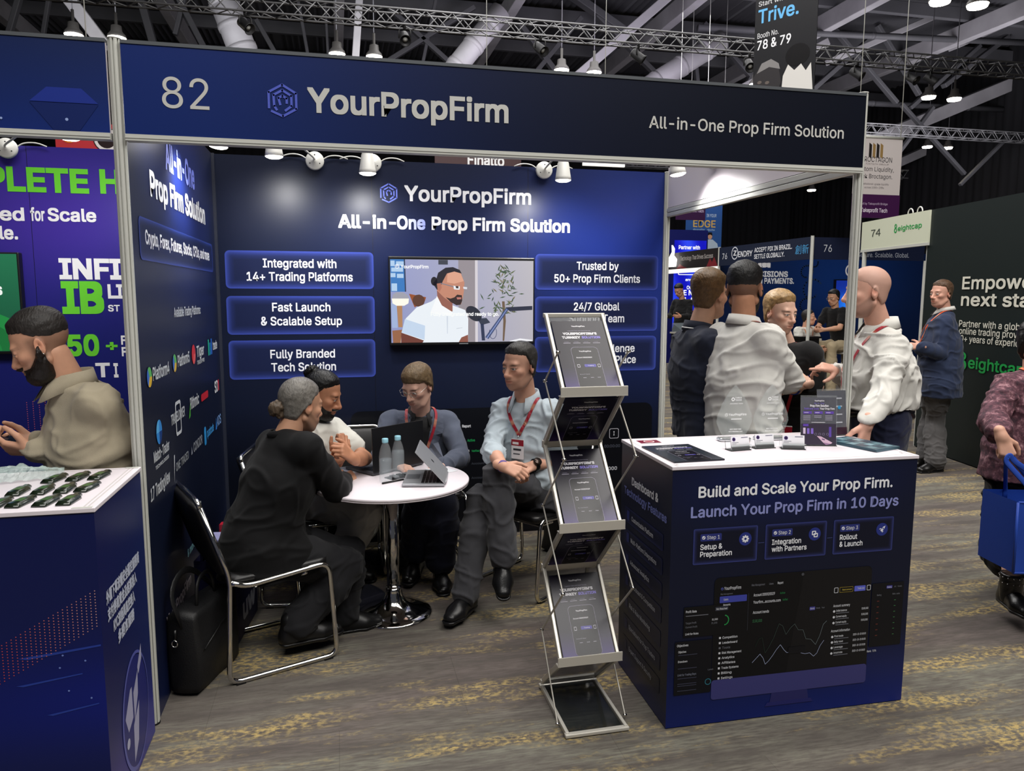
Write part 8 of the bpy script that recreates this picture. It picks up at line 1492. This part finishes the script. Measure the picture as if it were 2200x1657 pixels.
t = empty('glass_case', (7.35, 10.3, 0), 0.2, 'black plinth with a slanted glass case, far left in the opening', 'display case'); mb = MB(); mb.box((-0.30, -0.22, 0), (0.30, 0.22, 0.92), BLACKP); mb.lathe([(0.06, 0), (0.09, 0), (0.09, 0.004), (0.06, 0.004)], WPLAST, 20, (-0.12, -0.222, 0.45), (0, -1, 0)); mb.build('plinth', t); mb = MB(); mb.box((-0.32, -0.24, 0.92), (0.32, 0.24, 0.95), ALUM); mb.add([(-0.30, -0.2, 0.95), (0.30, -0.2, 0.95), (0.30, 0.2, 1.12), (-0.30, 0.2, 1.12), (-0.30, 0.2, 0.95), (0.30, 0.2, 0.95)], [(0, 1, 2, 3), (3, 2, 5, 4), (0, 3, 4), (1, 5, 2)], mat('case_glass', (120, 130, 136), 0.05, alpha=0.4)); mb.build('glass', t)
t = empty('dark_cabinet', (9.5, 13.2, 0), 0, 'dark cabinet at the foot of the blue screen tower', 'cabinet'); mb = MB(); mb.box((-0.6, -0.2, 0), (0.2, 0.2, 1.3), mat('dark_red_panel', (60, 22, 34), 0.5), bev=0.01); mb.box((-0.55, -0.205, 0.1), (0.15, -0.2, 1.2), BLACKP); mb.build('body', t)
# ------------------------------------------------------------------ roof of the hall
STEEL = mat('grey_steel', (158, 156, 160), 0.6, 0.05, vary=0.25, vscale=1.2); DSTEEL = mat('dark_steel', (84, 84, 88), 0.6, vary=0.3, vscale=1.0)
DECK = mat('roof_deck', (74, 74, 78), 0.8, bump=1.0, bscale=1.0)
mb = MB(); n = 360
mb.grid(n, 1, lambda s, q: V(-14+40*s, -12+50*q, 11.2+0.07*((int(s*n) % 2)*2-1)), DECK, smooth=False); mb.box((-14, -12, 11.4), (26, 38, 11.5), DSTEEL); tag(mb.build('ceiling'), kind='structure')
def sbeam(a, b_, w, h, m=STEEL, name='ceiling_beam'):
    mb = MB(); mb.obox(a, b_, w, h, m, bev=0.02); return tag(mb.build(name), kind='structure')
def sround(a, b_, r, m=STEEL, name='ceiling_beam'):
    mb = MB(); mb.tube([a, b_], r, m, 14)
    for t_ in (0.2, 0.5, 0.8): q = np.array(a)*(1-t_)+np.array(b_)*t_; d = nrm(np.array(b_)-np.array(a)); mb.tube([q-d*0.06, q+d*0.06], r*1.06, m, 14)
    return tag(mb.build(name), kind='structure')
sround((-1.84, 17.00, 8.93), (-1.24, 17.00, 7.21), 0.347, STEEL)
sround((5.06, 17.00, 8.95), (3.61, 17.00, 7.15), 0.277, STEEL)
sbeam((1.42, 16.00, 8.55), (1.30, 16.00, 7.18), 0.243, 0.170, STEEL)
sbeam((-4.89, 16.00, 8.17), (-4.12, 16.00, 7.08), 0.388, 0.272, STEEL)
sbeam((10.50, 18.00, 10.40), (7.12, 18.00, 7.46), 0.356, 0.249, STEEL)
sround((12.40, 19.00, 9.40), (9.77, 19.00, 7.72), 0.311, STEEL)
sbeam((20.81, 20.00, 11.10), (16.82, 20.00, 9.35), 0.269, 0.188, STEEL)
sbeam((27.77, 22.00, 10.37), (19.50, 22.00, 7.05), 0.672, 0.470, STEEL)
sbeam((23.59, 20.00, 11.10), (21.68, 20.00, 10.26), 0.489, 0.342, STEEL)
sbeam((32.07, 26.00, 10.52), (24.36, 26.00, 7.25), 0.497, 0.348, STEEL)
sbeam((13.54, 20.00, 8.25), (16.73, 20.00, 9.98), 0.336, 0.235, STEEL)
sbeam((-7.43, 21.00, 9.80), (-7.86, 21.00, 8.50), 0.203, 0.142, DSTEEL)
sbeam((-6.72, 21.00, 9.84), (-6.96, 21.00, 8.72), 0.153, 0.107, DSTEEL)
sbeam((-4.52, 21.00, 10.29), (-4.08, 21.00, 8.36), 0.289, 0.202, DSTEEL)
sbeam((-3.57, 21.00, 10.26), (-2.64, 21.00, 8.34), 0.239, 0.168, DSTEEL)
sbeam((-3.24, 21.00, 10.14), (-3.57, 21.00, 8.98), 0.185, 0.130, DSTEEL)
sbeam((-1.36, 21.00, 9.57), (-0.62, 21.00, 8.26), 0.191, 0.134, DSTEEL)
sbeam((-0.22, 21.00, 10.57), (0.11, 21.00, 8.45), 0.137, 0.096, DSTEEL)
sbeam((0.61, 21.00, 10.21), (0.66, 21.00, 8.33), 0.111, 0.077, DSTEEL)
sbeam((1.65, 21.00, 8.17), (5.09, 21.00, 10.46), 0.199, 0.139, DSTEEL)
sbeam((2.46, 21.00, 10.22), (4.57, 21.00, 8.55), 0.199, 0.139, DSTEEL)
sbeam((3.33, 21.00, 8.08), (3.89, 21.00, 10.57), 0.142, 0.100, DSTEEL)
sbeam((6.50, 21.00, 10.10), (7.88, 21.00, 8.51), 0.236, 0.165, DSTEEL)
sbeam((6.83, 21.00, 8.40), (8.54, 21.00, 10.44), 0.207, 0.145, DSTEEL)
sbeam((8.22, 21.00, 11.10), (10.16, 21.00, 10.04), 0.328, 0.230, DSTEEL)
sbeam((9.05, 21.00, 10.56), (11.78, 21.00, 8.36), 0.212, 0.149, DSTEEL)
sbeam((12.40, 21.00, 10.21), (12.73, 21.00, 8.00), 0.186, 0.130, DSTEEL)
sbeam((12.80, 21.00, 10.61), (14.67, 21.00, 8.95), 0.187, 0.131, DSTEEL)
sbeam((14.15, 21.00, 8.12), (15.55, 21.00, 11.10), 0.158, 0.110, DSTEEL)
sbeam((16.84, 21.00, 8.62), (19.21, 21.00, 10.64), 0.227, 0.159, DSTEEL)
sbeam((17.36, 21.00, 11.10), (20.40, 21.00, 8.49), 0.196, 0.137, DSTEEL)
sbeam((19.41, 21.00, 11.06), (21.32, 21.00, 8.82), 0.198, 0.139, DSTEEL)
sbeam((20.96, 21.00, 8.34), (23.75, 21.00, 10.70), 0.202, 0.141, DSTEEL)
sbeam((22.32, 21.00, 9.19), (24.96, 21.00, 11.10), 0.238, 0.167, DSTEEL)
sbeam((20.33, 21.00, 6.41), (21.94, 21.00, 8.44), 0.168, 0.118, DSTEEL)
sbeam((20.60, 21.00, 8.46), (23.50, 21.00, 6.13), 0.170, 0.119, DSTEEL)
sbeam((23.34, 21.00, 5.73), (25.35, 21.00, 7.58), 0.156, 0.109, DSTEEL)
sbeam((-14, 9.0, 10.7), (26, 9.0, 10.7), 0.18, 0.40, DSTEEL)
sbeam((-14, 12.2, 10.7), (26, 12.2, 10.7), 0.18, 0.40, DSTEEL)
sbeam((-14, 15.4, 10.7), (26, 15.4, 10.7), 0.18, 0.40, DSTEEL)
sbeam((-14, 18.6, 10.7), (26, 18.6, 10.7), 0.18, 0.40, DSTEEL)
sbeam((-14, 21.8, 10.7), (26, 21.8, 10.7), 0.18, 0.40, DSTEEL)
sbeam((-14, 25.0, 10.7), (26, 25.0, 10.7), 0.18, 0.40, DSTEEL)
sbeam((-14, 28.2, 10.7), (26, 28.2, 10.7), 0.18, 0.40, DSTEEL)
sbeam((-14, 31.4, 10.7), (26, 31.4, 10.7), 0.18, 0.40, DSTEEL)
sbeam((-14, 34.6, 10.7), (26, 34.6, 10.7), 0.18, 0.40, DSTEEL)
sbeam((-9, -10, 10.2), (-9, 37, 10.2), 0.30, 0.55, STEEL)
sbeam((-4, -10, 10.2), (-4, 37, 10.2), 0.30, 0.55, STEEL)
sbeam((1, -10, 10.2), (1, 37, 10.2), 0.30, 0.55, STEEL)
sbeam((6, -10, 10.2), (6, 37, 10.2), 0.30, 0.55, STEEL)
sbeam((11, -10, 10.2), (11, 37, 10.2), 0.30, 0.55, STEEL)
sbeam((16, -10, 10.2), (16, 37, 10.2), 0.30, 0.55, STEEL)
sbeam((21, -10, 10.2), (21, 37, 10.2), 0.30, 0.55, STEEL)
sround((11.61, 19.00, 9.71), (23.80, 19.00, 10.18), 0.10, DSTEEL)
sround((13.18, 22.00, 8.57), (27.22, 22.00, 8.83), 0.10, DSTEEL)
sround((16.25, 28.00, 7.79), (33.84, 28.00, 8.07), 0.10, DSTEEL)
def lattice(name, a, b_, s, n, r, m, label=None):
    """box lattice girder from a to b"""
    a = np.array(a, float); b_ = np.array(b_, float); d = b_-a; x = nrm(d); y = nrm(np.cross(Z, x)); z = np.cross(x, y); cs = [y*u*s/2+z*w*s/2 for u, w in ((-1, -1), (1, -1), (1, 1), (-1, 1))]
    t = empty(name, tuple(a), 0, label, 'truss') if label else None
    mb = MB()
    for c in cs: mb.tube([c if label else a+c, (c if label else a+c)+d], r, m, 8)
    (mb.build('chord', t)) if label else tag(mb.build(name+'_chord'), kind='structure')
    mb = MB(); o_ = V(0, 0, 0) if label else a
    for i in range(n):
        p, q, h = d*i/n, d*(i+1)/n, d*(i+0.5)/n
        for k in range(4):
            c0, c1 = cs[k], cs[(k+1) % 4]; mb.tube([o_+p+c0, o_+h+c1], r*0.55, m, 5); mb.tube([o_+h+c1, o_+q+c0], r*0.55, m, 5)
    (mb.build('lattice', t)) if label else tag(mb.build(name+'_lattice'), kind='structure'); return t
SILT = mat('truss_aluminium', (128, 128, 130), 0.45, 0.3)
lattice('lighting_truss', (-8, 12.0, 6.83), (24, 12.0, 6.83), 0.27, 64, 0.019, SILT, 'long silver lighting truss hanging across the hall above the name board')
lattice('lighting_truss', (10, 20.0, 7.3), (30, 20.0, 7.3), 0.30, 40, 0.022, SILT, 'second silver lighting truss farther back on the right'); lattice('lighting_truss', (12, 27, 7.1), (34, 27, 7.1), 0.35, 44, 0.03, SILT, 'farthest silver lighting truss, low on the right')
tk = ((1.0, 'left'), (0, ''))
for i, x in enumerate((-0.75, 2.1, 4.75, 6.8, 9.3, 11.9, 13.3, 13.8)):
    t = empty('stage_light', (x, 11.92, 6.62), (0.5, -0.3, 0.2, 0.9, -0.6, 0.4, 0.1, 0.7)[i], 'small black stage light under the lighting truss, %s from the left' % ('first', 'second', 'third', 'fourth', 'fifth', 'sixth', 'seventh', 'eighth')[i], 'lamp', 'stage lights on the truss'); R = frame((0.25, -0.75, -0.6)); a = R[:, 1]
    mb = MB(); mb.lathe([(0.06, -0.16), (0.085, -0.14), (0.09, 0.10), (0.11, 0.14), (0.10, 0.14), (0.08, 0.08)], mat('stage_black', (30, 30, 32), 0.5), 16, (0, 0, -0.16), a); mb.build('housing', t); mb = MB(); mb.tube(bez([(-0.11, 0, -0.16), (-0.11, 0, 0.0), (0.11, 0, 0.0), (0.11, 0, -0.16)], 0.05), 0.014, mat('stage_black'), 6); mb.tube([(0, 0, 0), (0, 0, 0.12)], 0.03, mat('stage_black'), 6); mb.build('yoke', t); mb = MB(); mb.lathe([(0.05, 0.10), (0.001, 0.11)], mat('lens', (170, 170, 166), 0.1), 14, (0, 0, -0.16), a); mb.build('lens', t)
HB = mat('lamp_housing', (58, 56, 54), 0.5); rows = [(x+dx, 15.0, 7.0) for x in (-4.05, 1.28, 6.52, 11.7, 16.88) for dx in (-0.41, 0.41)]+[(11.32, 9.0, 6.87), (12.12, 9.0, 6.87), (22.6, 21.9, 7.25), (23.5, 21.9, 7.25), (26.6, 27.5, 6.95), (20.9, 26.5, 6.2)]
for i, (x, y, z) in enumerate(rows):
    t = empty('high_bay_lamp', (x, y, z), 0, 'glowing high-bay lamp hanging under the roof, %s' % ('one of the pair above the left booth', 'beside the booth post top', 'left one above the wide logo', 'right one above the wide logo', 'left one above the middle of the name board', 'right one above the middle of the name board', 'left one hidden behind the dark banner', 'right one hidden behind the dark banner', 'left one above the pale hanging banner', 'right one above the pale hanging banner', 'left one at the top right corner', 'right one at the top right corner', 'left one beside the pale banner', 'right one beside the pale banner', 'low one over the drape', 'low one in the booth opening')[i], 'lamp', 'high-bay lamps under the roof')
    mb = MB(); mb.lathe([(0.185, 0.0), (0.19, 0.01), (0.17, 0.06), (0.11, 0.13), (0.10, 0.24), (0.03, 0.27), (0.03, 0.5)], HB, 20); mb.build('housing', t); mb = MB(); mb.lathe([(0.001, 0.0), (0.18, 0.0), (0.16, -0.05), (0.001, -0.07)], mat('high_bay_glass', (255, 244, 224), 0.3, emit=24.0), 18); mb.build('lens', t)
    mb = MB(); mb.tube([(0, 0, 0.5), (0, 0, 11.12-z)], 0.012, DSTEEL, 5); mb.build('rod', t)
